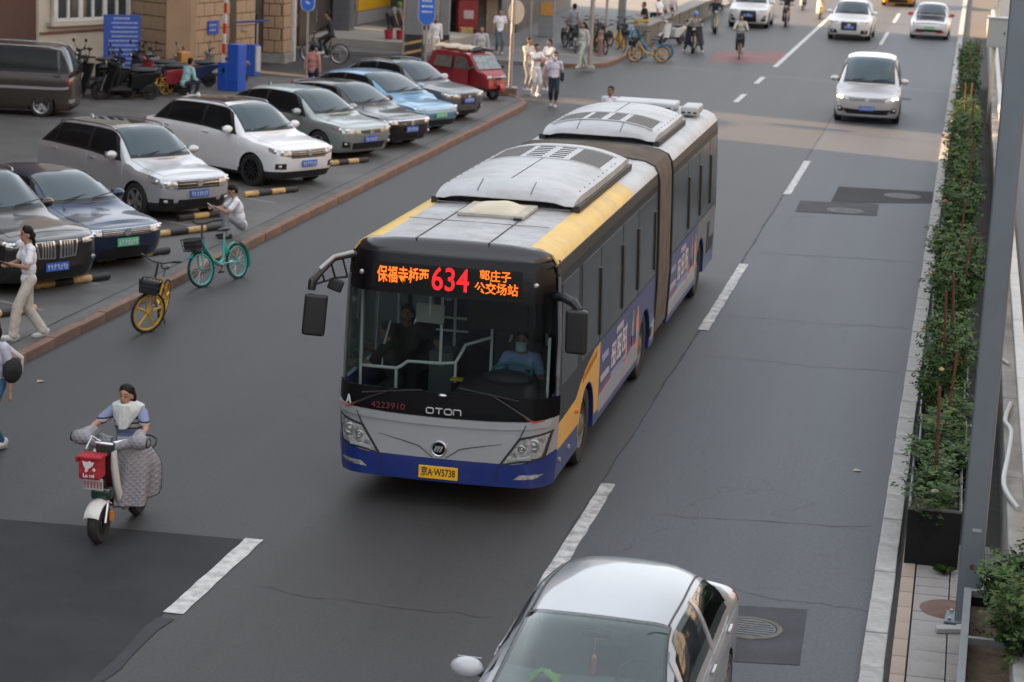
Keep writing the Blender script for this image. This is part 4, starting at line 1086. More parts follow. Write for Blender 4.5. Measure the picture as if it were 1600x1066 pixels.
# ------------------------------------------------------------- inside
MB().box((0, 4.6, .42), (2.4, 7.9, .04), mat('bus_floor', (.05, .05, .052), .7)).build('floor', bus)
MB().box((0, 8.38, 1.7), (2.3, .06, 2.3), mat('bulkhead', (.05, .052, .054), .7)).build('bulkhead', bus)
dash = [[(x, .30 + .55 * t, 1.30 + .06 * math.sin(t * 3) + .13 * (t ** 2) * (1 if x > .1 else .0) - (.32 * t if x < .1 else 0)) for t in [j / 6 for j in range(7)]] for x in [-1.1 + 2.2 * i / 20 for i in range(21)]]
MB().slab(dash, [[(a, b, 1.0) for a, b, c in r_] for r_ in dash], DARKIN).build('dashboard', bus)
MB().ell((.62, .72, 1.44), (.30, .18, .10), DARKIN).build('binnacle', bus)
MB().box((.62, 1.05, .90), (1.0, .6, .7), DARKIN).build('cab_plinth', bus, bevel=.03)
ds = MB().box((.66, 1.42, 1.00), (.50, .5, .14), GREYIN).build('driver_seat', bus, bevel=.04)
MB().box((.66, 1.66, 1.37), (.48, .12, .68), GREYIN, rot=(-.12, 0, 0)).build('backrest', ds, bevel=.05)
MB().tube([(.44, 1.66, 1.66), (.46, 1.70, 1.80), (.60, 1.72, 1.87), (.74, 1.72, 1.87), (.87, 1.70, 1.8), (.89, 1.66, 1.66)], .02, RAIL, 8).build('headrest_hoop', ds)
sw = MB().tube([(.62 + .235 * math.cos(a), .92 + .20 * math.sin(a), 1.475 + .06 * math.sin(a)) for a in [2 * math.pi * k / 28 for k in range(28)]], .017, mat('wheel_teal', (.02, .26, .24), .5), 8, closed=True).build('steering_wheel', bus)
MB().tube([(.62, .92, 1.46), (.62, .80, 1.30)], .03, DARKIN, 8).build('column', sw)
MB().tube([(.40, .92, 1.47), (.84, .92, 1.47)], .018, DARKIN, 8).build('spoke', sw)
MB().box((.66, .62, 2.25), (1.06, .02, .44), mat('sun_blind', (.006, .006, .006), .8)).build('sun_blind', bus)
MB().box((-.62, 1.0, 2.40), (1.1, .7, .03), DARKIN).build('overhead_panel', bus)
mp_ = MB().box((-.33, .72, 2.13), (.34, .03, .24), mat('mirror_back', (.36, .36, .34), .5), rot=(.12, R(2), 0)).build('interior_mirror', bus, bevel=.03)
MB().tube([(-.33, .70, 2.46), (-.33, .69, 2.12)], .012, RAIL, 8).build('stem', mp_)
ck = MB().lathe([(.05, 0), (.055, -.02), (.04, -.03), (0, -.03)], (-.10, .64, 2.37), 'y', mat('clock_ring', (.35, .35, .35), .4), 18).build('dial', bus)
fr_ = MB().tube([(-1.16, .75, 1.44), (-.72, .74, 1.44), (-.66, .76, 1.47), (-.60, .8, 1.52), (-.20, .84, 1.52), (-.04, .86, 1.54), (.0, .9, 1.62), (.04, 1.0, 1.73), (.30, 1.2, 1.80)], .020, RAIL, 10).build('front_rail', bus)
for x, y, z0, z1 in ((-.72, .74, 1.10, 1.44), (-.22, .84, 1.50, 2.44), (-.04, .86, 1.3, 1.56), (.30, 1.25, .6, 2.0), (.18, 2.6, .6, 2.5), (-.30, 1.9, .6, 2.5), (-1.12, .62, .6, 2.5), (-.98, 1.8, .6, 2.5), (1.12, .55, 1.3, 2.0)):
    MB().tube([(x, y, z0), (x, y, z1)], .018, RAIL, 8).build('grab_pole', bus)
MB().tube([(-1.0, 1.15, 1.35), (-.97, 1.12, 1.65), (-.90, 1.1, 1.92)], .012, RAIL, 8).build('door_handle', bus)
MB().tube([(-.60, 1.85, 1.86), (-.10, 1.85, 1.86)], .018, RAIL, 8).build('rail', bus); MB().tube([(-.52, 1.85, 1.70), (-.12, 1.85, 1.70)], .014, RAIL, 8).build('rail', bus)
MB().tube([(.30, 1.6, 1.75), (.62, 1.75, 1.82), (.86, 1.8, 2.05), (1.1, 1.85, 2.3)], .03, GREYIN, 8).build('partition_rail', bus)
MB().box((.70, 1.95, 1.5), (1.0, .03, 1.0), mat('partition', (.035, .037, .038), .5)).build('partition', bus)
MB().box((.50, 1.9, 2.07), (.20, .02, .08), mat('notice', (.20, .20, .19), .6)).build('notice', bus)
MB().box((-.32, 1.5, 1.05), (.30, .4, 1.0), mat('fare_box', (.08, .085, .09), .5)).build('fare_box', bus, bevel=.02)
MB().box((.05, .80, 1.36), (.24, .14, .02), mat('yellow_slip', (.55, .36, .02), .6)).build('yellow_card', bus)
for k in range(3):
    for s_ in (-1, 1):
        s2 = MB().box((s_ * .72, 4 + k * 1.3, 1.05), (.8, .45, .1), mat('seat_blue', (.02, .035, .09), .6)).build('seat', bus, bevel=.03)
        MB().box((s_ * .72, 4.25 + k * 1.3, 1.4), (.8, .08, .7), mat('seat_blue', (0, 0, 0))).build('backrest', s2, bevel=.03)
MB().tube([(-1.1, .60, 1.55), (-1.1, .60, 2.0)], .006, mat('pole_decal', (.6, .6, .6), .5), 4).build('decal', bus)
# ================================================================== CARS
def pchip(y, xq):
    """monotone cubic through y[i] at i=0..n-1 (first axis), sampled at xq"""
    y = np.asarray(y, float); n = len(y)
    if n == 2:
        t = np.clip(xq, 0, 1).reshape(-1, *([1] * (y.ndim - 1))); return y[0] * (1 - t) + y[1] * t
    d = np.diff(y, axis=0); s = np.zeros_like(y)
    a, b = d[:-1], d[1:]; ok = a * b > 0
    s[1:-1] = np.where(ok, 2 * a * b / np.where(ok, a + b, 1), 0)
    def end(d0, d1):
        e = (3 * d0 - d1) / 2
        e = np.where(e * d0 <= 0, 0, e); return np.where((d0 * d1 < 0) & (abs(e) > 3 * abs(d0)), 3 * d0, e)
    s[0] = end(d[0], d[1]); s[-1] = end(d[-1], d[-2])
    i = np.clip(np.floor(xq).astype(int), 0, n - 2); t = (np.asarray(xq) - i).reshape(-1, *([1] * (y.ndim - 1)))
    return (y[i] * (1 + 2 * t) * (1 - t) ** 2 + s[i] * t * (1 - t) ** 2 + y[i + 1] * t * t * (3 - 2 * t) + s[i + 1] * t * t * (t - 1))
def spline(y, n_sub, creases):
    """pchip with breaks at the crease indices"""
    n = len(y); br = [0] + [c for c in creases if 0 < c < n - 1] + [n - 1]; out = []
    for a, b in zip(br, br[1:]):
        q = pchip(y[a:b + 1], np.arange(0, (b - a) * n_sub + 1) / n_sub)
        out.append(q if not out else q[1:])
    return np.concatenate(out)
NS = 12
CARCLEAR = windscreen_mat('car_clear_glass', (.80, .86, .86), 1.68, (.94, 1, 1))
class Surf:
    def __init__(s, G, ucr=(6,), vcr=(4,)):
        T = spline(np.array(G, float), NS, ucr)
        T = np.swapaxes(spline(np.swapaxes(T, 0, 1), NS, vcr), 0, 1)
        s.T = T
        du = np.gradient(T, axis=0); dv = np.gradient(T, axis=1)
        N = np.cross(du, dv); l = np.linalg.norm(N, axis=2, keepdims=True)
        N = N / np.where(l < 1e-9, 1, l)
        ymid = np.clip(T[:, :, 1:2], -1.0, 1.0)
        ref = T - np.concatenate([np.zeros_like(ymid), ymid, np.full_like(ymid, .7)], axis=2)
        sg = np.sign((N * ref).sum(axis=2, keepdims=True)); s.N = N * np.where(sg == 0, 1, sg)
    def at(s, u, v, off=0.0):
        a, b = s.T.shape[:2]
        fu = min(max(u * NS, 0), a - 1.001); fv = min(max(v * NS, 0), b - 1.001)
        i, j = int(fu), int(fv); p, q = fu - i, fv - j
        def g(A): return (A[i, j] * (1 - p) + A[i + 1, j] * p) * (1 - q) + (A[i, j + 1] * (1 - p) + A[i + 1, j + 1] * p) * q
        P = g(s.T)
        if off: P = P + g(s.N) * off
        return P
    def patch(s, c, off, th=.012, nu=10, nv=8, sides=(1,), span=None):
        """list of (outer, inner) grids over the bilinear quad c of (u,v) corners; span='v' or 'u' joins both halves across the centre line"""
        def grid(o, sg):
            out = []
            for i in range(nu + 1):
                a = i / nu; row = []
                for j in range(nv + 1):
                    b = j / nv
                    u = (c[0][0] * (1 - a) + c[1][0] * a) * (1 - b) + (c[3][0] * (1 - a) + c[2][0] * a) * b
                    v = (c[0][1] * (1 - a) + c[1][1] * a) * (1 - b) + (c[3][1] * (1 - a) + c[2][1] * a) * b
                    P = s.at(u, v, o); row.append((P[0] * sg, P[1], P[2]))
                out.append(row)
            return out
        res = []
        if span == 'v':
            for o in (off, off - th):
                A, B = grid(o, 1), grid(o, -1)
                res.append([A[i] + B[i][::-1][1:] for i in range(nu + 1)])
            return [tuple(res)]
        if span == 'u':
            for o in (off, off - th):
                A, B = grid(o, 1), grid(o, -1)
                res.append([r_ for r_ in B[::-1]] + A[1:])
            return [tuple(res)]
        return [(grid(off, sg), grid(off - th, sg)) for sg in sides]

def car_grid(p):
    L, W, H = p['L'], p['W'] / 2, p['H']; gc = p.get('gc', .2)
    hl = p['hood_lead']; cy_, cz = p['cowl']; wy, ry = p['wtop'], p['rtop']; by, bz = p['rbase']; tz = p['tail']
    bf, br_ = p['belt']; nb = p.get('nose_bow', 1.0); sh = p.get('shoulder', .2)
    rw = p.get('roof_w', .66); mid = p.get('bpillar', (wy + ry) / 2)
    G = []
    def st(ys, x, z, y=None):
        y = y or [0] * 8
        G.append([[x[k] * W, ys + y[k] - L / 2, z[k]] for k in range(8)])
    zlo = gc + .25
    zs = hl - .17
    nosey = [.22, .16, .03, 0, .05, .13, .20, .24]
    zn = [gc, gc + .02, zlo, zs, hl - .03, hl, hl + .015, hl + .02]
    st(0, [0] * 8, zn, nosey)
    st(.03 * nb, [0, .50, .54, .55, .54, .50, .28, 0], zn, [a * .9 + (0 if k else 0) for k, a in enumerate(nosey)])
    st(.15 * nb, [0, .80, .86, .87, .85, .72, .40, 0], zn[:4] + [hl - .02, hl + .02, hl + .05, hl + .06], [.1, .1, .02, 0, .04, .10, .14, .16])
    s3 = min(.45, cy_ * .42); s4 = min(.88, cy_ * .76)
    st(s3, [0, .88, .965, .965, .91, .74, .41, 0], [gc, gc, zlo, zs + .03, hl + .03, hl + .06, hl + .085, hl + .09], [0, 0, 0, 0, 0, .02, .03, .03])
    st(s4, [0, .90, .99, 1.0, .93, .74, .41, 0], [gc, gc, zlo, zs + .06, hl + .07, hl + .10, hl + .125, hl + .13])
    t = s4 + (cy_ - s4) * .62; zz = hl + .13 + (cz - hl - .13) * .55
    st(t, [0, .90, .985, 1.0, .935, .74, .41, 0], [gc, gc, zlo, bf - sh, bf - .03, zz - .025, zz, zz])
    st(cy_, [0, .90, .985, 1.0, .945, .80, .44, 0], [gc, gc, zlo, bf - sh + .01, bf, cz - .01, cz + .005, cz + .005], [0, 0, 0, 0, .06, .02, -.11, -.14])
    st(wy, [0, .90, .985, 1.0, .955, rw, rw * .58, 0], [gc, gc, zlo, bf - sh + .03, bf + .02, H - .085, H - .02, H - .005], [0, 0, 0, 0, 0, .05, -.05, -.08])
    st(mid, [0, .90, .985, 1.0, .955, rw + .02, rw * .58, 0], [gc, gc, zlo, (bf + br_) / 2 - sh + .03, (bf + br_) / 2 + .02, H - .065, H - .008, H])
    st(ry, [0, .90, .985, .995, .945, rw, rw * .56, 0], [gc, gc, zlo, br_ - sh, br_, H - .11 - p.get('rdrop', 0), H - .045 - p.get('rdrop', 0), H - .035 - p.get('rdrop', 0)], [0, 0, 0, 0, 0, -.05, .03, .05])
    st(by, [0, .90, .98, .985, .92, .76, .44, 0], [gc, gc, zlo + .03, br_ - sh + .02, br_ + .01, bz, bz + .02, bz + .025], [0, 0, 0, 0, -.02, 0, .04, .05])
    st(L - .22, [0, .88, .95, .955, .89, .74, .42, 0], [gc + .04, gc + .06, zlo + .05, tz - .16, tz - .02, tz, tz + .02, tz + .025], [0, 0, .05, .03, 0, .02, .06, .08])
    st(L - .07, [0, .80, .86, .86, .82, .70, .40, 0], [gc + .08, gc + .1, zlo + .05, tz - .17, tz - .03, tz - .01, tz + .005, tz + .01], [-.06, -.05, .02, 0, -.02, -.02, 0, 0])
    st(L - .02, [0, .50, .55, .55, .52, .48, .30, 0], [gc + .08, gc + .1, zlo + .05, tz - .17, tz - .03, tz - .01, tz, tz], [-.06, -.05, .02, 0, -.02, -.02, -.01, -.01])
    st(L, [0] * 8, [gc + .08, gc + .1, zlo + .05, tz - .17, tz - .03, tz - .01, tz, tz], [-.06, -.05, .02, 0, -.02, -.02, -.01, -.01])
    return G
ARCHMAT = mat('wheel_well', (.010, .010, .010), .9)
HOLE = mat('hole', (1, 0, 1))
WHEELS = {}
def wheel_meshes(r, w_, style, rimm):
    k = (round(r, 3), style, rimm.name)
    if k in WHEELS: return WHEELS[k]
    t = MB().lathe([(r * .66, -w_ / 2), (r * .93, -w_ / 2), (r, -w_ * .36), (r * 1.0, 0), (r, w_ * .36), (r * .93, w_ / 2), (r * .72, w_ * .5), (r * .66, w_ * .42), (r * .66, -w_ / 2)], (0, 0, 0), 'x', RUBBER, 30)
    rim = MB().lathe([(r * .70, w_ * .40), (r * .68, w_ * .48), (r * .62, w_ * .44), (r * .60, w_ * .05), (0, w_ * .02)], (0, 0, 0), 'x', mat('rim_well', (.16, .16, .165), .4, .7) if (style != 'disc' and rimm is not DARKALLOY) else rimm, 30)
    rim.lathe([(r * .71, w_ * .42), (r * .69, w_ * .49), (r * .62, w_ * .46), (r * .61, w_ * .3)], (0, 0, 0), 'x', rimm, 30)
    n = {'five': 5, 'ten': 10, 'disc': 7}[style]
    for i in range(n):
        M = Matrix.Rotation(2 * math.pi * i / n, 4, 'X')
        sw_ = r * (.13 if n == 5 else .06)
        rim.prism([(-sw_ * 1.2, r * .1), (sw_ * 1.2, r * .1), (sw_, r * .64), (-sw_, r * .64)], 'x', w_ * .28, w_ * .43, rimm, M)
    rim.lathe([(r * .17, w_ * .3), (r * .16, w_ * .46), (0, w_ * .48)], (0, 0, 0), 'x', rimm, 14)
    WHEELS[k] = (t.mesh('wheel'), rim.mesh('rim'))
    bm = bmesh.new()
    for me in WHEELS[k]:
        bm.from_mesh(me); bmesh.ops.recalc_face_normals(bm, faces=bm.faces); bm.to_mesh(me); bm.clear()
    bm.free()
    return WHEELS[k]
def add_wheels(root, pos, r, w_=.22, style='five', rimm=ALLOY, steer=0):
    tm, rm = wheel_meshes(r, w_, style, rimm)
    for k, (x, y) in enumerate(pos):
        o = bpy.data.objects.new('wheel', tm); COL.objects.link(o); o.parent = root; o.location = (x, y, r)
        o.rotation_euler = (k * .7, 0, (0 if x > 0 else math.pi) + (steer if k < 2 else 0))
        ri = bpy.data.objects.new('rim', rm); COL.objects.link(ri); ri.parent = o
def plate(root, loc, base, ink, rx=0, rz=0, wd=.44):
    o = MB().box((0, 0, 0), (wd, .014, .14), base).build('number_plate', root, bevel=.005)
    o.location = loc; o.rotation_euler = (rx, 0, rz)
    m = MB(); r_ = random.Random(int(abs(loc[1] * 100)) + int(wd * 100))
    for k in range(7):
        x = -.17 + k * .056 + (.012 if k > 1 else 0)
        m.box((x, -.009, .012), (.032, .004, .016), ink); m.box((x + r_.choice((-.012, .012, 0)), -.009, 0), (.010, .004, .085), ink); m.box((x, -.009, r_.choice((-.035, .035))), (.032, .004, .014), ink)
    m.build('lettering', o)
PBLUE = mat('plate_blue', (.03, .10, .42), .4); PGREEN = mat('plate_green', (.12, .42, .20), .4); PINK = mat('plate_ink_white', (.55, .58, .65), .5); PINKB = mat('plate_ink_black', (.02, .03, .02), .5)

def make_car(name, label, cat, nose, rz, p, pm, group=None, z=0.0, roofm=None):
    L, W, H = p['L'], p['W'], p['H']
    fx, fy = math.sin(rz), -math.cos(rz)
    root = thing(name, label, cat, (nose[0] - fx * L / 2, nose[1] - fy * L / 2, z), rz, group)
    S = Surf(car_grid(p))
    T = S.T; nu, nv = T.shape[:2]
    clear = p.get('clear', False)
    # body shell, closed, with wheel arches cut out
    st_u = 3; st_v = 3
    ui = list(range(0, nu, st_u)); vi = list(range(0, nv, st_v))
    mb = MB(); mb.slot(pm); mb.slot(ARCHMAT); mb.slot(HOLE); mb.slot(roofm or pm); mb.slot(TRIM)
    vs = []; 
    for sg in (1, -1):
        for i in ui:
            for j in vi: vs.append((T[i, j, 0] * sg, T[i, j, 1], T[i, j, 2]))
    n1 = len(ui) * len(vi); k = len(vi)
    for h in (0, 1):
        for a in range(len(ui) - 1):
            for b in range(k - 1):
                f = [h * n1 + a * k + b, h * n1 + (a + 1) * k + b, h * n1 + (a + 1) * k + b + 1, h * n1 + a * k + b + 1]
                u = ui[a] / NS + st_u / NS / 2; v = vi[b] / NS + st_v / NS / 2
                mi = 0
                if clear and ((6.1 < u < 6.97 and v > 5.12) or (9.15 < u < 9.9 and v > 5.25) or (6.35 < u < 9.6 and 4.2 < v < 4.85)): mi = 2
                elif roofm and 7.0 < u < 9.0 and v > 5: mi = 3
                elif p.get('cladding') and 1 < v < 1.75 and 0 < u < 14: mi = 4
                mb.f.append(f if h else f[::-1]); mb.mi.append(mi)
    mb.v = vs
    me = bpy.data.meshes.new('body'); me.from_pydata(mb.v, [], mb.f)
    for m_ in mb.mats: me.materials.append(m_)
    me.polygons.foreach_set('material_index', mb.mi)
    bm = bmesh.new(); bm.from_mesh(me)
    bmesh.ops.remove_doubles(bm, verts=bm.verts, dist=.0008)
    bmesh.ops.dissolve_degenerate(bm, edges=bm.edges, dist=.0005)
    bmesh.ops.recalc_face_normals(bm, faces=bm.faces); bm.to_mesh(me); bm.free()
    ya = [p.get('axle', .88) - L / 2, p.get('axle', .88) + p['wb'] - L / 2]; wr = p.get('wr', .34); ar = wr + .055
    cut = MB(); cut.slot(pm); cut.slot(ARCHMAT)
    for y in ya:
        for s_ in (1, -1): cut.lathe([(0, s_ * (W / 2 + .1)), (ar, s_ * (W / 2 + .1)), (ar, s_ * (W / 2 - .33)), (0, s_ * (W / 2 - .33))], (0, y, wr - .01), 'x', ARCHMAT, 28)
    co = cut.build('cutter'); 
    bm = bmesh.new(); bm.from_mesh(co.data); bmesh.ops.remove_doubles(bm, verts=bm.verts, dist=.0005); bmesh.ops.recalc_face_normals(bm, faces=bm.faces); bm.to_mesh(co.data); bm.free()
    bo_ = bpy.data.objects.new('body', me); COL.objects.link(bo_)
    md = bo_.modifiers.new('b', 'BOOLEAN'); md.object = co; md.operation = 'DIFFERENCE'; md.solver = 'EXACT'; md.material_mode = 'INDEX'
    bpy.context.view_layer.update()
    m2 = bpy.data.meshes.new_from_object(bo_.evaluated_get(bpy.context.evaluated_depsgraph_get()))
    bo_.modifiers.clear(); bo_.data = m2; bpy.data.objects.remove(co)
    if clear:
        bm = bmesh.new(); bm.from_mesh(m2)
        bmesh.ops.delete(bm, geom=[f for f in bm.faces if f.material_index == 2], context='FACES'); bm.to_mesh(m2); bm.free()
    m2.polygons.foreach_set('use_smooth', [True] * len(m2.polygons)); m2.set_sharp_from_angle(angle=R(38))
    bo_.parent = root
    def part(nm, pats, m, parent=root, ang=40):
        out = []
        for P, Q in pats: out.append(MB().slab(P, Q, m).build(nm, parent, angle=ang, fix=True))
        return out[0] if out else None
    g = TINTED if clear else SIDEGLASS
    # glass
    if not clear:
        part('window_trim', S.patch([(6.02, 5.03), (7.0, 5.03), (7.0, 7), (6.02, 7)], .002, span='v', nu=8, nv=8), BLACK)
        ws_ = part('windscreen', S.patch([(6.09, 5.14), (6.95, 5.14), (6.95, 7), (6.09, 7)], .005, span='v', nu=8, nv=8), GLASS)
    else:
        part('window_trim', S.patch([(6.03, 5.02), (6.10, 5.02), (6.10, 7), (6.03, 7)], .002, span='v', nu=2, nv=8), BLACK)
        part('window_trim', S.patch([(6.94, 5.02), (7.0, 5.02), (7.0, 7), (6.94, 7)], .003, span='v', nu=2, nv=8), BLACK)
        part('window_trim', S.patch([(6.05, 5.0), (7.0, 5.0), (7.0, 5.11), (6.05, 5.11)], .003, sides=(1, -1), nu=8, nv=2), BLACK)
        ws_ = part('windscreen', S.patch([(6.06, 5.06), (6.98, 5.06), (6.98, 7), (6.06, 7)], .004, th=.008, span='v', nu=10, nv=10), CARCLEAR)
    for a in ((.02, .75, 6.13), (-.62, .1, 6.10)):
        P0 = S.at(6.12, 6.95 - abs(a[0]) * .6, .02); x0 = a[0]
        yy = S.at(6.1, 7)[1]; zz = S.at(6.1, 7)[2]
        MB().tube([(x0 * W * .5 + .1, yy - .05, zz + .005), (a[1] * W * .45, yy + .08, zz + .055)], [.012, .008], BLACK, 6).build('wiper', ws_)
    ue = p.get('side_end', 9.75)
    part('window_trim', S.patch([(6.12, 4.04), (ue + .1, 4.04), (ue - .1, 4.97), (6.6, 4.97)], .003, sides=(1, -1), nu=18, nv=4), BLACK) if not clear else None
    cuts = p.get('side_cuts', [(6.36, 7.93), (8.07, 9.0), (9.08, ue)])
    for k, (a, b) in enumerate(cuts):
        last = k == len(cuts) - 1
        q = [(a, 4.12), (b, 4.12), (b - (.12 if last else 0), 4.90), (a + (.42 if k == 0 else 0), 4.90)]
        for sg in (1, -1): part('side_window', S.patch(q, .006, sides=(sg,), nu=8, nv=4), g)
    if clear:
        for a in (6.2, 8.0):
            part('pillar', S.patch([(a, 4.05), (a + .12, 4.05), (a + .12 + (.3 if a < 7 else 0), 4.95), (a + (.3 if a < 7 else 0), 4.95)], .010, th=.02, sides=(1, -1), nu=2, nv=5), pm)
    for a in p.get('pillar_u', ()): part('pillar', S.patch([(a, 4.0), (a + .13, 4.0), (a + .13, 5.0), (a, 5.0)], .010, th=.02, sides=(1, -1), nu=2, nv=5), pm)
    part('rear_window', S.patch([(9.1, 5.2), (9.92, 5.2), (9.92, 7), (9.1, 7)], .004, span='v', nu=6, nv=6), CARCLEAR if clear else GLASS)
    if clear:
        for sg in (1, -1):
            pts = [S.at(u, 5.10, .004) for u in [7.0 + 2.1 * q / 14 for q in range(15)]]
            MB().tube([(a[0] * sg, a[1], a[2]) for a in pts], .009, TRIM, 6).build('roof_channel', root)
    # bonnet and doors stand proud by a shut line
    part('bonnet', S.patch([(2.05, 5.05), (5.93, 5.0), (5.93, 7), (2.05, 7)], .005, th=.02, span='v', nu=14, nv=8), p.get('bonnetm', pm))
    for sg in (1, -1):
        for k, q in enumerate(([(6.12, 1.5), (7.94, 1.5), (7.94, 3.98), (6.05, 3.98)], [(8.02, 1.5), (8.72, 1.5), (9.25, 3.98), (8.02, 3.98)])):
            d = part('door', S.patch(q, .005, th=.02, sides=(sg,), nu=8, nv=9), pm)
            hp_ = S.at(7.74 if k == 0 else 8.95, 3.62, .02)
            MB().box((hp_[0] * sg, hp_[1], hp_[2]), (.03, .20, .03), p.get('handlem', pm)).build('handle', d, bevel=.008)
    # face
    f = p.get('face', {})
    if 'grille' in f:
        gu, g0, g1, gm = f['grille']; bars = f.get('bars', 3)
        gr_ = part('grille', S.patch([(0, g0), (gu, g0), (gu * f.get('gtop', 1), g1), (0, g1)], .004, span='u', nu=6, nv=5), BLACK)
        for k in range(bars):
            v = g0 + (g1 - g0) * (k + .5) / bars
            part('grille_bar', S.patch([(0, v - .022), (gu * .97, v - .022), (gu * .97, v + .022), (0, v + .022)], .014, th=.02, span='u', nu=6, nv=1), gm, gr_)
        if f.get('emblem', True):
            P = S.at(0, (g0 + g1) / 2, .02)
            em = MB().lathe([(.062, .01), (.066, -.006), (.052, -.008), (.050, .004), (0, .006)], (0, P[1], P[2]), 'y', CHROME, 20)
            em.box((0, P[1] - .004, P[2]), (.1, .006, .012), CHROME, rot=(0, .9, 0)).box((0, P[1] - .004, P[2]), (.1, .006, .012), CHROME, rot=(0, -.9, 0))
            em.build('emblem', gr_)
    for q in f.get('kidneys', []):
        for sg in (1, -1):
            kd = part('grille', S.patch(q, .010, th=.03, sides=(sg,), nu=4, nv=5), CHROME)
            (a, b), (c_, d_), (e, f_), (h_, i_) = q
            part('grille_mesh', S.patch([(a + .06, b + .06), (c_ - .06, d_ + .06), (e - .06, f_ - .06), (h_ + .06, i_ - .06)], .014, th=.02, sides=(sg,), nu=4, nv=4), mat('grille_fins', (.05, .05, .05), .4, .3), kd)
            for k in range(4):
                u0 = a + .1 + (c_ - a - .2) * (k + .5) / 4
                part('grille_bar', S.patch([(u0 - .02, b + .08), (u0 + .02, b + .08), (u0 + .02, f_ - .1), (u0 - .02, f_ - .1)], .020, th=.02, sides=(sg,), nu=1, nv=4), CHROME, kd)
    if 'lamp' in f:
        for sg in (1, -1):
            part('lamp_surround', S.patch([(a + da, b + db) for (a, b), (da, db) in zip(f['lamp'], ((-.04, -.04), (.05, -.04), (.05, .03), (-.04, .03)))], .002, sides=(sg,), nu=6, nv=4), TRIM)
            lm = part('headlight', S.patch(f['lamp'], .006, sides=(sg,), nu=8, nv=5), LAMP)
            q = f['lamp']
            for t in (.35, .68):
                u = (q[0][0] * (1 - t) + q[1][0] * t + q[3][0] * (1 - t) + q[2][0] * t) / 2; v = (q[0][1] * (1 - t) + q[1][1] * t + q[3][1] * (1 - t) + q[2][1] * t) / 2
                P = S.at(u, v, .004); MB().ell((P[0] * sg, P[1], P[2]), (.05, .03, .04), f.get('bulb', CHROME), 12, 8).build('projector', lm)
            if f.get('drl'):
                part('light_strip', S.patch([(q[0][0], q[3][1] - .02), (q[1][0], q[2][1] - .02), (q[1][0], q[2][1] + .05), (q[0][0], q[3][1] + .05)], .012, sides=(sg,), nu=6, nv=1), CHROME, lm)
    for q in f.get('intakes', []): part('air_intake', S.patch(q, .004, span='u', nu=8, nv=3), BLACK)
    for q in f.get('sidevents', []):
        for sg in (1, -1):
            vt = part('bumper_vent', S.patch(q, .005, sides=(sg,), nu=5, nv=3), BLACK)
            P = S.at((q[0][0] + q[2][0]) / 2, (q[0][1] + q[2][1]) / 2, .004)
            MB().ell((P[0] * sg, P[1], P[2]), (.055, .03, .04), LAMP, 10, 6).build('fog_lamp', vt)
    for q, m_ in f.get('strips', []): part('trim_strip', S.patch(q, .012, th=.02, span='u', nu=8, nv=1), m_)
    pb, pi_ = f.get('plate', (PBLUE, PINK)); pz = f.get('pz', 2.35); px = f.get('px', 0)
    P = S.at(0, pz, .022); plate(root, (px, P[1], P[2]), pb, pi_)
    for sg in (1, -1): part('tail_light', S.patch([(10.9, 3.25), (12.3, 3.25), (12.3, 3.95), (10.9, 3.95)], .006, sides=(sg,), nu=5, nv=3), REDLAMP)
    # mirrors, rails, roof
    P = S.at(6.42, 4.1)
    for sg in (1, -1):
        mr_ = MB().ell((sg * (P[0] + .13), P[1] - .02, P[2] + .07), (.135, .085, .085), p.get('mirrorm', pm), 14, 10).build('wing_mirror', root)
        MB().tube([(sg * (P[0] - .01), P[1] + .02, P[2] + .01), (sg * (P[0] + .09), P[1] + .01, P[2] + .03)], .03, BLACK, 8).build('stalk', mr_)
        MB().box((sg * (P[0] + .13), P[1] + .06, P[2] + .07), (.2, .01, .12), mat('mirror_glass', (.3, .32, .34), .05, .9)).build('mirror_glass', mr_)
    if p.get('rails'):
        for sg in (1, -1):
            pts = [S.at(u, 5.12, .05 if 7.15 < u < 9.2 else .005) for u in (7.05, 7.2, 7.7, 8.2, 8.8, 9.15, 9.3)]
            MB().tube([(a[0] * sg, a[1], a[2]) for a in pts], .018, p.get('railm', ALLOY), 8).build('roof_rail', root)
    if p.get('sunroof'): part('sunroof', S.patch([(7.55, 5.5), (8.8, 5.5), (8.8, 7), (7.55, 7)], .003, span='v', nu=8, nv=5), GLASS)
    if p.get('antenna'): MB().box((0, S.at(8.9, 7)[1], S.at(8.9, 7)[2] + .03), (.04, .14, .07), p.get('mirrorm', pm), top=.4).build('antenna_fin', root, bevel=.01)
    add_wheels(root, [(W / 2 - .115, ya[0]), (-(W / 2 - .115), ya[0]), (W / 2 - .115, ya[1]), (-(W / 2 - .115), ya[1])], wr, .22, p.get('wstyle', 'five'), p.get('rimm', ALLOY))
    MB().box((0, 0, p.get('gc', .2) + .06), (W * .72, L * .8, .16), ARCHMAT).build('underbody', root)
    return root, S

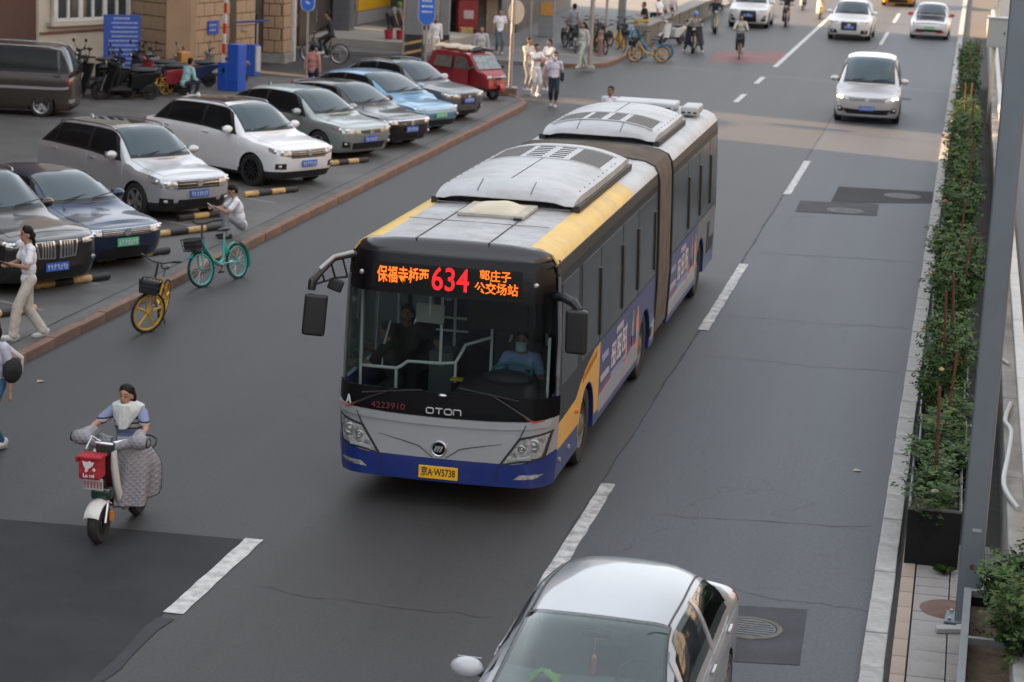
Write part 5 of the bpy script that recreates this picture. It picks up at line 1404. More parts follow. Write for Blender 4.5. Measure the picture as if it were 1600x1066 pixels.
SEDAN = dict(L=4.75, W=1.83, H=1.47, gc=.17, hood_lead=.75, cowl=(1.30, 1.0), wtop=2.12, rtop=3.45, rbase=(4.22, 1.03), tail=1.02, belt=(.92, .97), wb=2.8, wr=.325, rdrop=.02, bpillar=2.75)
SUV = dict(L=4.55, W=1.83, H=1.66, gc=.2, hood_lead=.86, cowl=(1.25, 1.10), wtop=1.95, rtop=3.75, rbase=(4.32, 1.16), tail=1.12, belt=(1.04, 1.12), wb=2.68, wr=.35, roof_w=.68, rails=True, cladding=True, shoulder=.24, bpillar=2.55)
HATCH = dict(L=4.35, W=1.82, H=1.49, gc=.17, hood_lead=.72, cowl=(1.15, 1.02), wtop=1.98, rtop=3.35, rbase=(4.0, 1.06), tail=1.02, belt=(.95, 1.0), wb=2.64, wr=.32, bpillar=2.55)
MPV = dict(L=4.6, W=1.83, H=1.76, gc=.18, hood_lead=.84, cowl=(.98, 1.12), wtop=1.78, rtop=3.95, rbase=(4.42, 1.12), tail=1.08, belt=(1.06, 1.08), wb=2.75, wr=.32, roof_w=.72, bpillar=2.55)
lampA = [(.80, 3.18), (2.75, 3.45), (2.85, 3.96), (.85, 3.90)]
lampB = [(.95, 3.10), (3.0, 3.50), (3.1, 4.0), (1.0, 3.80)]
PR = R(54)
PARK = 'cars parked nose to the pavement in angled bays'  # nose positions from image pixels, drawn towards the camera to allow for bumper height
def mk(base, **k):
    d = dict(base); d.update(k); return d
make_car('parked_car', 'dark brown car with twin kidney grilles at the left edge behind the walking woman', 'car', (-14.017, 33.045), R(57),
         mk(SUV, L=4.85, W=1.93, H=1.74, hood_lead=.92, cowl=(1.5, 1.15), wtop=2.2, wr=.37, wb=2.93, rimm=ALLOY, cladding=False, nose_bow=1.3,
            face=dict(kidneys=[[(.06, 2.45), (.62, 2.5), (.72, 3.74), (.08, 3.80)]], lamp=[(.95, 3.25), (2.6, 3.5), (2.7, 3.95), (.95, 3.85)], intakes=[[(0, 1.25), (1.5, 1.3), (1.6, 2.0), (0, 1.95)]], sidevents=[[(1.2, 1.9), (2.1, 1.9), (2.1, 2.7), (1.3, 2.6)]], pz=2.05)),
         paint('umber', (.014, .0115, .010), .3, .28, .7, .25), PARK, .12)
make_car('parked_car', 'dark blue saloon with a green number plate beside the twin-grille car', 'car', (-13.789, 35.518), R(57),
         mk(SEDAN, W=1.83, face=dict(grille=(.98, 3.1, 3.92, CHROME), bars=4, lamp=[(1.0, 3.25), (2.7, 3.55), (2.8, 3.97), (1.0, 3.90)], drl=True, intakes=[[(0, 1.2), (1.1, 1.25), (1.0, 1.85), (0, 1.85)]],
            strips=[([(0, 3.95), (1.6, 3.98), (1.6, 4.06), (0, 4.03)], CHROME)], plate=(PGREEN, PINK), pz=2.45)),
         paint('navy', (.012, .03, .075), .5, .3, .7, .12), PARK, .12)
make_car('parked_car', 'silver grey estate-bodied car parked right behind the squatting man', 'car', (-14.407, 40.890), R(56),
         mk(SUV, L=4.4, face=dict(grille=(.95, 2.80, 3.86, CHROME), bars=3, lamp=[(.97, 2.75), (3.0, 3.35), (3.1, 4.0), (1.0, 3.84)], intakes=[[(0, 1.35), (.95, 1.35), (.9, 1.95), (0, 1.95)]], sidevents=[[(1.15, 1.55), (2.2, 1.55), (2.15, 2.15), (1.2, 2.05)]], pz=2.40), sunroof=True, antenna=True),
         paint('silver', (.50, .505, .515), .5, .33, .6, .06), PARK, .12)
make_car('parked_car', 'large white car with dark sunroof between the silver and pale green cars', 'car', (-13.741, 46.073), R(60),
         mk(SUV, L=4.72, W=1.84, H=1.67, rimm=DARKALLOY, wstyle='ten', wb=2.79, hood_lead=.88, face=dict(grille=(.98, 2.80, 3.85, CHROME), bars=4, lamp=[(.98, 2.95), (2.7, 3.50), (2.8, 3.88), (.98, 3.82)], drl=False, intakes=[[(0, 1.15), (1.5, 1.2), (1.4, 1.75), (0, 1.75)]], sidevents=[[(1.3, 1.95), (2.2, 1.95), (2.15, 2.4), (1.3, 2.4)]], pz=2.35), sunroof=True, antenna=True),
         paint('white', (.72, .72, .72), 0, .35, .6, .04), PARK, .12)
make_car('parked_car', 'pale grey green hatchback with large oval headlights between white and black cars', 'car', (-13.741, 51.161), R(63),
         mk(SEDAN, L=4.4, W=1.84, H=1.52, hood_lead=.80, cowl=(1.15, 1.0), wtop=2.0, face=dict(grille=(.62, 3.05, 3.55, mat('grille_dark_bar', (.1, .1, .1), .4)), bars=3, emblem=True, lamp=[(.95, 3.0), (2.9, 3.35), (3.1, 4.0), (1.15, 3.9)], intakes=[[(0, 1.4), (1.1, 1.4), (1.2, 2.0), (0, 2.0)]], sidevents=[[(1.35, 1.6), (2.1, 1.6), (2.1, 2.2), (1.45, 2.1)]], pz=2.35), antenna=True),
         paint('celadon', (.30, .345, .335), .55, .35, .6, .15), PARK, .12)
make_car('parked_car', 'black saloon with a bright chrome brow between pale green and light blue cars', 'car', (-13.361, 53.633), R(63),
         mk(SEDAN, L=4.9, W=1.85, face=dict(grille=(.95, 2.95, 3.75, mat('grille_dark_bar', (0, 0, 0))), bars=3, lamp=[(1.0, 3.3), (2.7, 3.5), (2.8, 3.9), (1.0, 3.82)], drl=True, intakes=[[(0, 1.3), (1.3, 1.3), (1.2, 1.8), (0, 1.8)]], sidevents=[[(1.35, 1.6), (2.1, 1.6), (2.1, 2.2), (1.4, 2.1)]],
            strips=[([(0, 3.80), (1.7, 3.84), (1.7, 3.98), (0, 3.98)], CHROME)], pz=2.4), bonnetm=paint('black', (.006, .0055, .0055), .1, .25, .7, .08)),
         paint('black', (.006, .0055, .0055), .1, .25, .7, .08), PARK, .12)
make_car('parked_car', 'light blue sleek saloon with a green plate between black and grey cars', 'car', (-13.408, 56.914), R(63),
         mk(SEDAN, L=4.8, W=1.9, H=1.46, hood_lead=.70, cowl=(1.2, .98), wtop=2.15, roof_w=.70, face=dict(lamp=[(.9, 3.72), (2.7, 3.88), (2.7, 3.98), (.9, 3.92)], intakes=[[(0, 1.2), (1.7, 1.2), (1.6, 1.75), (0, 1.75)]], sidevents=[[(1.3, 2.2), (2.2, 2.3), (2.2, 2.8), (1.3, 2.7)]], strips=[([(0, 3.78), (1.0, 3.80), (1.0, 3.88), (0, 3.86)], CHROME)], plate=(PGREEN, PINK), pz=2.75)),
         paint('sky', (.13, .30, .46), .3, .3, .7, .08), PARK, .12)
make_car('parked_car', 'slate grey car with a black grille parked next to the red tricycle', 'car', (-13.361, 60.004), R(65),
         mk(SEDAN, L=4.5, W=1.84, H=1.52, hood_lead=.82, cowl=(1.3, 1.0), face=dict(grille=(.62, 2.3, 3.82, mat('grille_fine', (.08, .08, .085), .4)), bars=6, lamp=[(.85, 3.3), (2.6, 3.5), (2.7, 3.9), (.85, 3.85)], intakes=[[(0, 1.2), (.9, 1.2), (.9, 1.6), (0, 1.6)]], sidevents=[[(1.0, 1.6), (2.1, 1.6), (2.1, 2.3), (1.1, 2.3)]], pz=2.72), rails=True, sunroof=True, mirrorm=WHITEPAINT),
         paint('slate', (.13, .14, .155), .5, .32, .6, .12), PARK, .12)
# moving traffic
ml = mat('lit_lamp', (.7, .6, .45), .2, emit=(1, .78, .45), estr=1.6)
make_car('people_carrier', 'silver people carrier with lit headlights driving in the lane behind the bus', 'car', (-2.80, 67.0), R(1),
         mk(MPV, W=1.95, H=1.88, face=dict(grille=(.95, 3.0, 3.7, CHROME), bars=3, lamp=[(.95, 3.2), (2.6, 3.45), (2.8, 4.02), (1.05, 3.85)], bulb=ml, intakes=[[(0, 1.5), (1.2, 1.5), (1.5, 2.1), (0, 1.95)]], sidevents=[[(1.4, 1.7), (2.2, 1.7), (2.2, 2.3), (1.6, 2.3)]], strips=[([(0, 1.2), (1.8, 1.25), (1.8, 1.35), (0, 1.3)], CHROME)], pz=2.15)),
         paint('pearl', (.50, .505, .515), .4, .33, .6, .08))
make_car('white_car', 'white car with a dark open-mouth grille in the middle lane far behind', 'car', (-5.25, 100.4), R(-1),
         mk(SUV, W=1.90, L=4.62, H=1.65, hood_lead=.88, cladding=False, face=dict(grille=(.62, 2.0, 3.75, mat('grille_fine', (0, 0, 0))), bars=6, lamp=[(.9, 3.3), (2.5, 3.5), (2.6, 3.88), (.9, 3.8)], intakes=[[(0, .95), (1.2, 1.0), (1.1, 1.3), (0, 1.3)]], sidevents=[[(1.0, 1.5), (2.1, 1.5), (2.1, 2.1), (1.1, 2.1)]], pz=2.5)),
         paint('snow', (.66, .66, .66), 0, .35, .6, .06))
grm = paint('graphite', (.075, .085, .105), .3, .35, .5, .1)
make_car('compact_car', 'small white car with grey bonnet and red mirrors in the outer lane', 'car', (-1.8, 103.9), R(-1),
         mk(HATCH, L=3.85, W=1.74, H=1.56, hood_lead=.78, cowl=(.85, 1.06), wtop=1.6, rtop=3.1, rbase=(3.6, 1.1), wb=2.5, axle=.72, bpillar=2.2, bonnetm=grm, mirrorm=mat('mirror_red', (.45, .03, .02), .4),
            face=dict(grille=(.9, 3.75, 4.0, BLACK), bars=1, emblem=False, lamp=[(1.0, 3.5), (2.4, 3.7), (2.6, 4.0), (1.0, 3.9)], intakes=[[(0, 1.7), (1.5, 1.75), (1.3, 2.2), (0, 2.2)]], strips=[([(.9, 1.55), (1.8, 1.7), (1.8, 1.85), (.9, 1.7)], mat('mirror_red', (0, 0, 0)))], plate=(PGREEN, PINK), pz=2.55)),
         paint('snow', (.66, .66, .66), 0, .35, .6, .06), roofm=WHITEPAINT)
make_car('taxi', 'orange yellow car cut off by the top of the frame in the middle lane', 'car', (-4.1, 128.6), 0,
         mk(SEDAN, face=dict(grille=(.7, 3.0, 3.7, BLACK), bars=2, lamp=lampA, intakes=[[(0, 1.3), (1.2, 1.3), (1.1, 1.9), (0, 1.9)]], pz=2.4)),
         paint('marigold', (.62, .27, .02), 0, .35, .5, .06))
make_car('white_car', 'white car with a dark hourglass grille at the kerb side behind the riders', 'car', (-10.15, 104.6), R(1),
         mk(SUV, W=1.88, L=4.65, H=1.65, cladding=False, hood_lead=.88, face=dict(grille=(.75, 1.4, 3.7, BLACK), bars=1, gtop=.8, emblem=True, lamp=[(.9, 3.45), (2.6, 3.6), (2.7, 3.95), (.9, 3.75)], sidevents=[[(1.2, 1.6), (2.0, 1.6), (2.0, 2.6), (1.5, 2.4)]], pz=2.5)),
         paint('snow', (.66, .66, .66), 0, .35, .6, .06))
# the near silver saloon, seen through its windscreen
root, S = make_car('silver_saloon', 'silver saloon in the foreground cut off by the bottom of the frame', 'car', (-2.56, 14.72), R(-1.5),
         mk(SEDAN, L=4.6, W=1.78, H=1.47, mirrorm=mat('mirror_silver', (.46, .47, .49), .35, .1), hood_lead=.70, cowl=(1.22, .98), wtop=2.06, rtop=3.62, clear=True, rbase=(4.16, 1.07), side_end=9.35, side_cuts=[(6.36, 7.95), (8.05, 9.35)],
            face=dict(grille=(.7, 3.0, 3.7, CHROME), bars=3, lamp=lampA, intakes=[[(0, 1.3), (1.2, 1.3), (1.1, 1.9), (0, 1.9)]], pz=2.4)),
         paint('platinum', (.27, .288, .31), .15, .33, .7, .05))
CABIN = mat('cabin_grey', (.13, .145, .14), .8, var=.2, vscale=3)
d_ = [[(x, -1.03 + .0 + t * .70, .985 - .03 * t + .015 * math.sin(x * 6)) for t in (0, .4, .8, 1)] for x in [-.72 + 1.44 * i / 10 for i in range(11)]]
MB().slab(d_, [[(a, b, c - .25) for a, b, c in r_] for r_ in d_], CABIN).build('dashboard', root, fix=True)
for s_ in (-.38, .38):
    se = MB().box((s_, .05, .55), (.5, .5, .16), CABIN).build('seat', root, bevel=.05)
    MB().box((s_, .36, .88), (.48, .14, .62), CABIN, rot=(-.25, 0, 0)).build('backrest', se, bevel=.05)
    MB().box((s_, .46, 1.25), (.26, .1, .18), CABIN, rot=(-.2, 0, 0)).build('headrest', se, bevel=.04)
MB().box((0, .9, .6), (1.4, .5, .5), CABIN).build('rear_bench', root, bevel=.05)
MB().tube([(.38 + .18 * math.cos(a), -.42 + .07 * math.sin(a), .98 + .165 * math.sin(a)) for a in [2 * math.pi * k / 24 for k in range(24)]], .014, BLACK, 8, closed=True).build('steering_wheel', root)
MB().box((0, -.30, 1.30), (.24, .04, .07), BLACK, rot=(.3, 0, 0)).build('interior_mirror', root, bevel=.015)
pn = MB().tube([(0, -.35, 1.27), (0, -.35, 1.13)], .003, AMBER, 5).build('pendant_cord', root)
MB().ell((0, -.35, 1.12), (.022, .012, .022), AMBER, 10, 6).build('bead', pn); MB().tube([(0, -.35, 1.10), (0, -.35, .98)], [.02, .028], mat('tassel_red', (.28, .03, .03), .8), 8).build('tassel', pn)
vst = thing('safety_vest', 'crumpled lime green safety vest lying behind the windscreen of the silver saloon', 'vest', (0, 0, 0))
vx = -2.56
vpts = [[(vx - .42 + .24 * i / 8 + .02 * math.sin(j), 16.30 + .22 * j / 6, .985 + .13 * math.sin(i / 8 * math.pi) * (1 - j / 9) + .012 * math.sin(i * 2.1 + j * 1.7)) for j in range(7)] for i in range(9)]
MB().slab(vpts, [[(a, b, c - .03) for a, b, c in r_] for r_ in vpts], mat('lime_fabric', (.17, .36, .04), .8, var=.15, vscale=8)).build('fabric', vst, fix=True)
# the brown minivan at the left edge
VAN = mk(MPV, L=4.2, W=1.66, H=1.86, hood_lead=.92, cowl=(.75, 1.18), wtop=1.45, rtop=3.82, rbase=(4.1, 1.15), tail=1.05, belt=(1.10, 1.12), wb=2.72, axle=.66, wr=.31, roof_w=.80, bpillar=2.1, side_end=9.95, rails=True,
         pillar_u=(7.92, 9.02), side_cuts=[(6.36, 7.9), (8.05, 9.0), (9.1, 9.85)], face=dict(grille=(.7, 3.0, 3.7, CHROME), bars=2, lamp=lampA, pz=2.4))
th = R(-78); fx, fy = math.sin(th), -math.cos(th)
x0, y0, _ = (-23.019, 55.629, 0.30)
rv, Sv = make_car('brown_minivan', 'dusty brown minivan with a red tail light parked at the left edge', 'van', (x0 + fx * 4.2, y0 + fy * 4.2), th, VAN, paint('umber2', (.036, .027, .021), .3, .36, .4, .18), None, .12)
for sg in (1, -1):
    tl = MB().slab(*Sv.patch([(10.95, 2.7), (11.75, 2.7), (11.75, 3.98), (10.95, 3.98)], .012, sides=(sg,), nu=4, nv=6)[0], REDLAMP).build('tail_light', rv, fix=True)
MB().slab(*Sv.patch([(11.2, 1.6), (13, 1.6), (13, 2.0), (11.2, 2.0)], .004, th=.02, span='u', nu=10, nv=3)[0], mat('bumper_silver', (.32, .31, .30), .4, .3)).build('rear_bumper', rv, fix=True)
MB().slab(*Sv.patch([(6.1, 2.55), (11, 2.6), (11, 2.72), (6.1, 2.67)], .010, sides=(1,), nu=14, nv=1)[0], mat('stripe_silver', (.3, .29, .28), .4, .3)).build('side_stripe', rv, fix=True)
# red enclosed tricycle
x0, y0, _ = (-13.771, 65.708, 0.12)
REDP = paint('tricycle_red', (.27, .018, .022), .1, .35, .5, .12)
tri = thing('red_tricycle', 'red enclosed tricycle with a cream bundle on its roof at the end of the row', 'tricycle', (x0, y0, .12), R(58)); tri.scale = (1, 1, .86)
prof = [(.0, .42), (.02, .75), (.12, .92), (.30, 1.02), (.72, 1.52), (.85, 1.58), (2.1, 1.60), (2.3, 1.52), (2.42, 1.0), (2.45, .42)]
def twid(y): return .40 + .22 * min(1, y / .75) ** .7
P = [[(sg * twid(y) * (1 if z < 1.05 else 1 - .16 * (z - 1.05) / .5), y, z) for y, z in prof] for sg in (-1, -.92, -.5, 0, .5, .92, 1)]
P = [[(twid(y) * sg * (1 if z < 1.05 else 1 - .16 * (z - 1.05) / .5), y + (.10 if abs(sg) == 1 and y < .4 else 0) , z + (.03 * (1 - sg * sg) if z > 1.4 else 0)) for y, z in prof] for sg in (-1, -.9, -.5, 0, .5, .9, 1)]
sh_ = MB().grid(P, REDP)
for sg in (-1, 1): sh_.add([(twid(y) * sg * (1 if z < 1.05 else 1 - .16 * (z - 1.05) / .5), y + (.10 if y < .4 else 0), z) for y, z in prof], [tuple(range(len(prof)))[::sg]], REDP)
sh_.build('cab_body', tri, fix=True)
wsP = [[(x * (1 - .14 * t), .33 + .37 * t - .012, 1.06 + .44 * t + .02) for t in (0, .5, 1)] for x in (-.50, -.25, 0, .25, .50)]
MB().slab(wsP, [[(a, b + .02, c - .01) for a, b, c in r_] for r_ in wsP], mat('tri_screen', (.16, .19, .20), .12, spec=.8, var=.4)).build('windscreen', tri, fix=True)
for sg in (-1, 1):
    for q in ([(.62, 1.05), (1.28, 1.05), (1.26, 1.45), (.88, 1.45)], [(1.4, 1.05), (2.15, 1.05), (2.08, 1.42), (1.42, 1.45)]):
        MB().add([(sg * (twid(y) * (1 - .16 * (z - 1.05) / .5) + .012), y, z) for y, z in q] + [(sg * (twid(y) * (1 - .16 * (z - 1.05) / .5) - .02), y, z) for y, z in q], [(0, 1, 2, 3), (7, 6, 5, 4), (0, 4, 5, 1), (1, 5, 6, 2), (2, 6, 7, 3), (3, 7, 4, 0)], mat('tri_glass', (.10, .09, .075), .15, spec=.6, var=.4)).build('side_window', tri, fix=True)
    MB().box((sg * (twid(.98) + .005), .98, .72), (.015, .62, .6), REDP).build('door', tri, bevel=.01)
    MB().ell((sg * .30, .06, .80), (.11, .06, .075), LAMP, 12, 8).build('headlight', tri)
    mm = MB().ell((sg * .66, .45, 1.12), (.08, .04, .07), BLACK, 10, 6).build('wing_mirror', tri)
MB().box((0, .0, .78), (.36, .04, .11), CHROME).build('grille', tri, bevel=.01)
MB().box((0, -.015, .78), (.28, .03, .06), BLACK).build('grille_slot', tri)
MB().lathe([(.30, 0), (.34, .02), (.34, .2), (.30, .22)], (0, .18, .34), 'x', REDP, 16, arc=math.pi, start=0).build('front_mudguard', tri)
MB().box((0, -.02, .60), (.16, .02, .12), mat('tri_badge', (.35, .1, .1), .4)).build('badge', tri)
add_wheels(tri, [(0.05, .24)], .235, .11, 'disc'); add_wheels(tri, [(.52, 1.9), (-.52, 1.9)], .25, .12, 'disc')
MB().box((0, 1.2, .38), (.9, 2.1, .14), TRIM).build('chassis', tri)
bd_ = thing('cloth_bundle', 'rolled cream cloth bundle lying on the roof of the red tricycle', 'bundle', (tri.location.x, tri.location.y, .12), R(58)); bd_.scale = (1, 1, .86)
rb_ = [[(.10 * math.cos(a) * (1 + .2 * math.sin(3 * i)) + .05 * math.sin(i * 1.3), .85 + 1.55 * i / 14, 1.70 + .09 * math.sin(a) * (1 + .15 * math.sin(2.3 * i + a))) for a in [2 * math.pi * k / 10 for k in range(11)]] for i in range(15)]
MB().grid([[(x * 3.2, y, z) for x, y, z in r_] for r_ in rb_], mat('cream_cloth', (.50, .43, .34), .9, var=.15, vscale=5, bump=.4, bscale=12)).build('cloth_roll', bd_)
MB().tube([(-.5, .75, 1.66), (0, .72, 1.74), (.5, .75, 1.66)], .05, BLACK, 8).build('strap', bd_)
# ================================================================== PEOPLE
SKIN = mat('skin', (.34, .185, .125), .5, var=.08, vscale=6, spec=.4)
SKIN2 = mat('skin_tan', (.27, .135, .085), .5, var=.08, vscale=6, spec=.4)
HAIR = mat('black_hair', (.010, .008, .007), .6, var=.3, vscale=30, spec=.2)
LIPS = mat('lips', (.26, .08, .07), .45)
EYES = mat('eye_dark', (.012, .009, .008), .3)
def cloth(name, col, stripes=None):
    if stripes is None: return mat('cloth_' + name, col, .85, var=.12, vscale=7, bump=.7, bscale=8, bdist=.05)
    m = bpy.data.materials.new('cloth_' + name); m.use_nodes = True; n = m.node_tree.nodes; l = m.node_tree.links
    b = n['Principled BSDF']; b.inputs['Roughness'].default_value = .85
    tc = n.new('ShaderNodeTexCoord'); s = n.new('ShaderNodeSeparateXYZ'); l.new(tc.outputs['Object'], s.inputs[0])
    mr = n.new('ShaderNodeMapRange'); mr.inputs[1].default_value = stripes[0]; mr.inputs[2].default_value = stripes[1]; l.new(s.outputs[2], mr.inputs[0])
    cr = n.new('ShaderNodeValToRGB'); cr.color_ramp.interpolation = 'CONSTANT'
    e = cr.color_ramp.elements; e[0].position = 0; e[0].color = (*stripes[2][0][1], 1); e[1].position = stripes[2][1][0]; e[1].color = (*stripes[2][1][1], 1)
    for p, c in stripes[2][2:]:
        k = e.new(p); k.color = (*c, 1)
    l.new(mr.outputs[0], cr.inputs[0]); l.new(cr.outputs[0], b.inputs['Base Color']); return m
def V(*a): return Vector(a)
def ik(a, b, l1, l2, bend):
    a, b, bend = Vector(a), Vector(b), Vector(bend)
    d = b - a; L = min(d.length, (l1 + l2) * .999); u = d.normalized()
    x = (l1 * l1 - l2 * l2 + L * L) / (2 * L); h = math.sqrt(max(0, l1 * l1 - x * x))
    p = bend - u * bend.dot(u); p = p.normalized() if p.length > 1e-6 else Vector((0, 0, 1))
    return a + u * x + p * h, a + u * L
class Blob(MB):
    def cap(s, a, b, ra, rb, m):
        a, b = Vector(a), Vector(b)
        n_ = max(2, int((b - a).length / max(.02, min(ra, rb)) ) + 1)
        s.tube([a.lerp(b, i / n_) for i in range(n_ + 1)], [ra + (rb - ra) * i / n_ for i in range(n_ + 1)], m, 10)
        s.ell(a, ra * 1.0, m, 10, 6); s.ell(b, rb * 1.0, m, 10, 6); return s
    def fuse(s, name, parent, vox, it=3, M=None):
        me = bpy.data.meshes.new(name); me.from_pydata(s.v, [], s.f); me.update()
        o = bpy.data.objects.new(name, me); COL.objects.link(o)
        r = o.modifiers.new('r', 'REMESH'); r.mode = 'VOXEL'; r.voxel_size = vox
        k = o.modifiers.new('s', 'SMOOTH'); k.factor = .5; k.iterations = it
        bpy.context.view_layer.update()
        m2 = bpy.data.meshes.new_from_object(o.evaluated_get(bpy.context.evaluated_depsgraph_get()))
        o.modifiers.clear(); o.data = m2; m2.name = name
        m2.materials.clear()
        for m in s.mats: m2.materials.append(m)
        m2.polygons.foreach_set('use_smooth', [True] * len(m2.polygons))
        if parent: o.parent = parent
        return o
def ELR(d):      # rotation taking z to d
    return Vector((0, 0, 1)).rotation_difference(Vector(d).normalized()).to_matrix().to_4x4()
def person(label, loc, rz, H=1.66, hip=None, lean=(0, 0, 1), wr=None, an=None, head=(0, -1, 0), top=('tee', cloth('white', (.72, .71, .74))),
           bottom=('trousers', cloth('black', (.02, .02, .022))), hair='short', shoes=None, fine=.014, skin=None, knee=None, elbow=None, group=None,
           face=True, toes=None, mask=None, width=1.0, cap=None, parent=None, hairm=None):
    k = H / 1.70; skin = skin or SKIN; hairm = hairm or HAIR
    root = thing('person', label, 'person', loc, rz, group)
    hip = V(*(hip or (0, 0, .90 * k))); ld = V(*lean).normalized()
    side = V(1, 0, 0); fwd = side.cross(ld) * -1
    if fwd.y > 0: fwd = -fwd
    def T(h, f=0): return hip + ld * h * k + fwd * f * k
    sh_c = T(.47); neck = T(.52, .01); hd = neck + (ld * .6 + V(0, 0, .4)).normalized() * .15 * k + V(*head).normalized() * .025 * k
    hf = V(*head).normalized()
    shl = sh_c + side * .175 * k * width; shr = sh_c - side * .175 * k * width
    wr = wr or ((.24, .02, hip.z - .06 * k), (-.24, .02, hip.z - .06 * k)); an = an or ((.09, 0, .08), (-.09, 0, .08))
    el = []; wj = []
    for i, s_ in enumerate((1, -1)):
        e, w_ = ik(shl if s_ > 0 else shr, wr[i], .285 * k, .255 * k, (elbow[i] if elbow else (s_ * .5, .8, -.3))); el.append(e); wj.append(w_)
    kn = []; aj = []
    for i, s_ in enumerate((1, -1)):
        hj = hip + side * s_ * .085 * k - ld * .02
        e, w_ = ik(hj, an[i], .43 * k, .42 * k, (knee[i] if knee else (s_ * .1, -1, 0))); kn.append(e); aj.append(w_)
    hr = ELR(ld)
    # body: one continuous skin surface
    b = Blob(); b.slot(skin); b.slot(EYES); b.slot(LIPS)
    b.ell((0, 0, 0), (.135 * k * width, .085 * k, .13 * k), skin, M=Matrix.Translation(hip) @ hr)
    b.ell((0, 0, 0), (.12 * k * width, .08 * k, .15 * k), skin, M=Matrix.Translation(T(.2)) @ hr)
    b.ell((0, 0, 0), (.145 * k * width, .09 * k, .16 * k), skin, M=Matrix.Translation(T(.36)) @ hr)
    b.cap(shl, shr, .05 * k, .05 * k, skin); b.cap(T(.46), hd - V(0, 0, .02), .052 * k, .048 * k, skin)
    hm = Matrix.Translation(hd) @ Vector((0, -1, 0)).rotation_difference(hf).to_matrix().to_4x4()
    b.ell((0, .01 * k, .02 * k), (.073 * k, .092 * k, .092 * k), skin, M=hm, n=16, k=12)
    b.ell((0, -.028 * k, -.045 * k), (.056 * k, .060 * k, .068 * k), skin, M=hm, n=14, k=10)
    b.ell((0, -.088 * k, -.012 * k), (.012 * k, .020 * k, .024 * k), skin, M=hm)
    for s_ in (1, -1): b.ell((s_ * .074 * k, .012 * k, -.012 * k), (.012 * k, .02 * k, .03 * k), skin, M=hm)
    for i, s_ in enumerate((1, -1)):
        S_ = shl if s_ > 0 else shr
        b.cap(S_, el[i], .044 * k, .037 * k, skin); b.cap(el[i], wj[i], .037 * k, .026 * k, skin)
        d = (wj[i] - el[i]).normalized(); pal = wj[i] + d * .05 * k
        b.ell((0, 0, 0), (.030 * k, .018 * k, .05 * k), skin, M=Matrix.Translation(pal) @ ELR(d))
        ax = ELR(d) @ Vector((1, 0, 0)); up = ELR(d) @ Vector((0, 1, 0))
        fr = max(.0095, fine * .75)
        if fine <= .012:
            for q in range(4):
                a0 = pal + d * .035 * k + ax * (q - 1.5) * .021 * k; ln = (.062, .072, .068, .052)[q] * k
                m1 = a0 + d * ln * .55 - up * .008; m2 = m1 + d * ln * .38 - up * .022
                b.cap(a0, m1, fr, fr, skin); b.cap(m1, m2, fr, fr * .9, skin)
            t0 = wj[i] + d * .02 * k - ax * .022 * k * s_; b.cap(t0, t0 + d * .05 * k - ax * .028 * s_ * k - up * .01, fr * 1.1, fr, skin)
        else: b.ell((0, 0, 0), (.028 * k, .022 * k, .05 * k), skin, M=Matrix.Translation(pal + d * .05) @ ELR(d))
        hj = hip + side * s_ * .085 * k
        b.cap(hj, kn[i], .068 * k, .046 * k, skin); b.cap(kn[i], aj[i], .046 * k, .030 * k, skin)
        tdir = V(*(toes[i] if toes else (0, -1, 0))).normalized()
        b.cap(aj[i] - V(0, 0, .03), aj[i] - V(0, 0, .045) + tdir * .11 * k, .03, .024, skin)
    body = b.fuse('body', root, fine, 3)
    if face and fine <= .0145:
        hi = hm.inverted()
        for p in body.data.polygons:
            q = hi @ p.center; q /= k
            if q.y < -.055:
                if abs(abs(q.x) - .031) < .014 and abs(q.z - .014) < .008: p.material_index = 1
                elif abs(abs(q.x) - .033) < .020 and abs(q.z - .040) < .005: p.material_index = 1
                elif abs(q.x) < .021 and abs(q.z + .060) < .008: p.material_index = 2
    # top
    kind, tm = top
    if kind:
        c = Blob(); c.slot(tm)
        long_ = kind in ('long', 'jacket'); dress = kind == 'dress'
        c.ell((0, 0, 0), (.165 * k * width, .118 * k, .12 * k), tm, M=Matrix.Translation(T(.0 if kind != 'tucked' else .06)) @ hr)
        c.ell((0, 0, 0), (.152 * k * width, .112 * k, .17 * k), tm, M=Matrix.Translation(T(.17)) @ hr)
        c.ell((0, 0, 0), (.168 * k * width, .120 * k, .17 * k), tm, M=Matrix.Translation(T(.33)) @ hr)
        c.cap(shl * .93 + T(.455) * .07, shr * .93 + T(.455) * .07, .068 * k, .068 * k, tm)
        c.cap(T(.36), T(.505), .085 * k, .062 * k, tm)
        for i, s_ in enumerate((1, -1)):
            S_ = shl if s_ > 0 else shr
            if kind == 'sleeveless': continue
            c.cap(S_, S_.lerp(el[i], 1.0 if long_ else .66), .066 * k, .060 * k if not long_ else .052 * k, tm)
            if long_: c.cap(el[i], el[i].lerp(wj[i], .92), .052 * k, .040 * k, tm)
        if dress:
            for h, r in ((-.08, .175), (-.25, .19), (-.42, .20), (-.55, .205)): c.ell(hip + V(0, 0, h * k), (r * k, r * .75 * k, .12 * k), tm)
        g = c.fuse('dress' if dress else 'shirt', root, fine, 4)
    kind, bmat_ = bottom
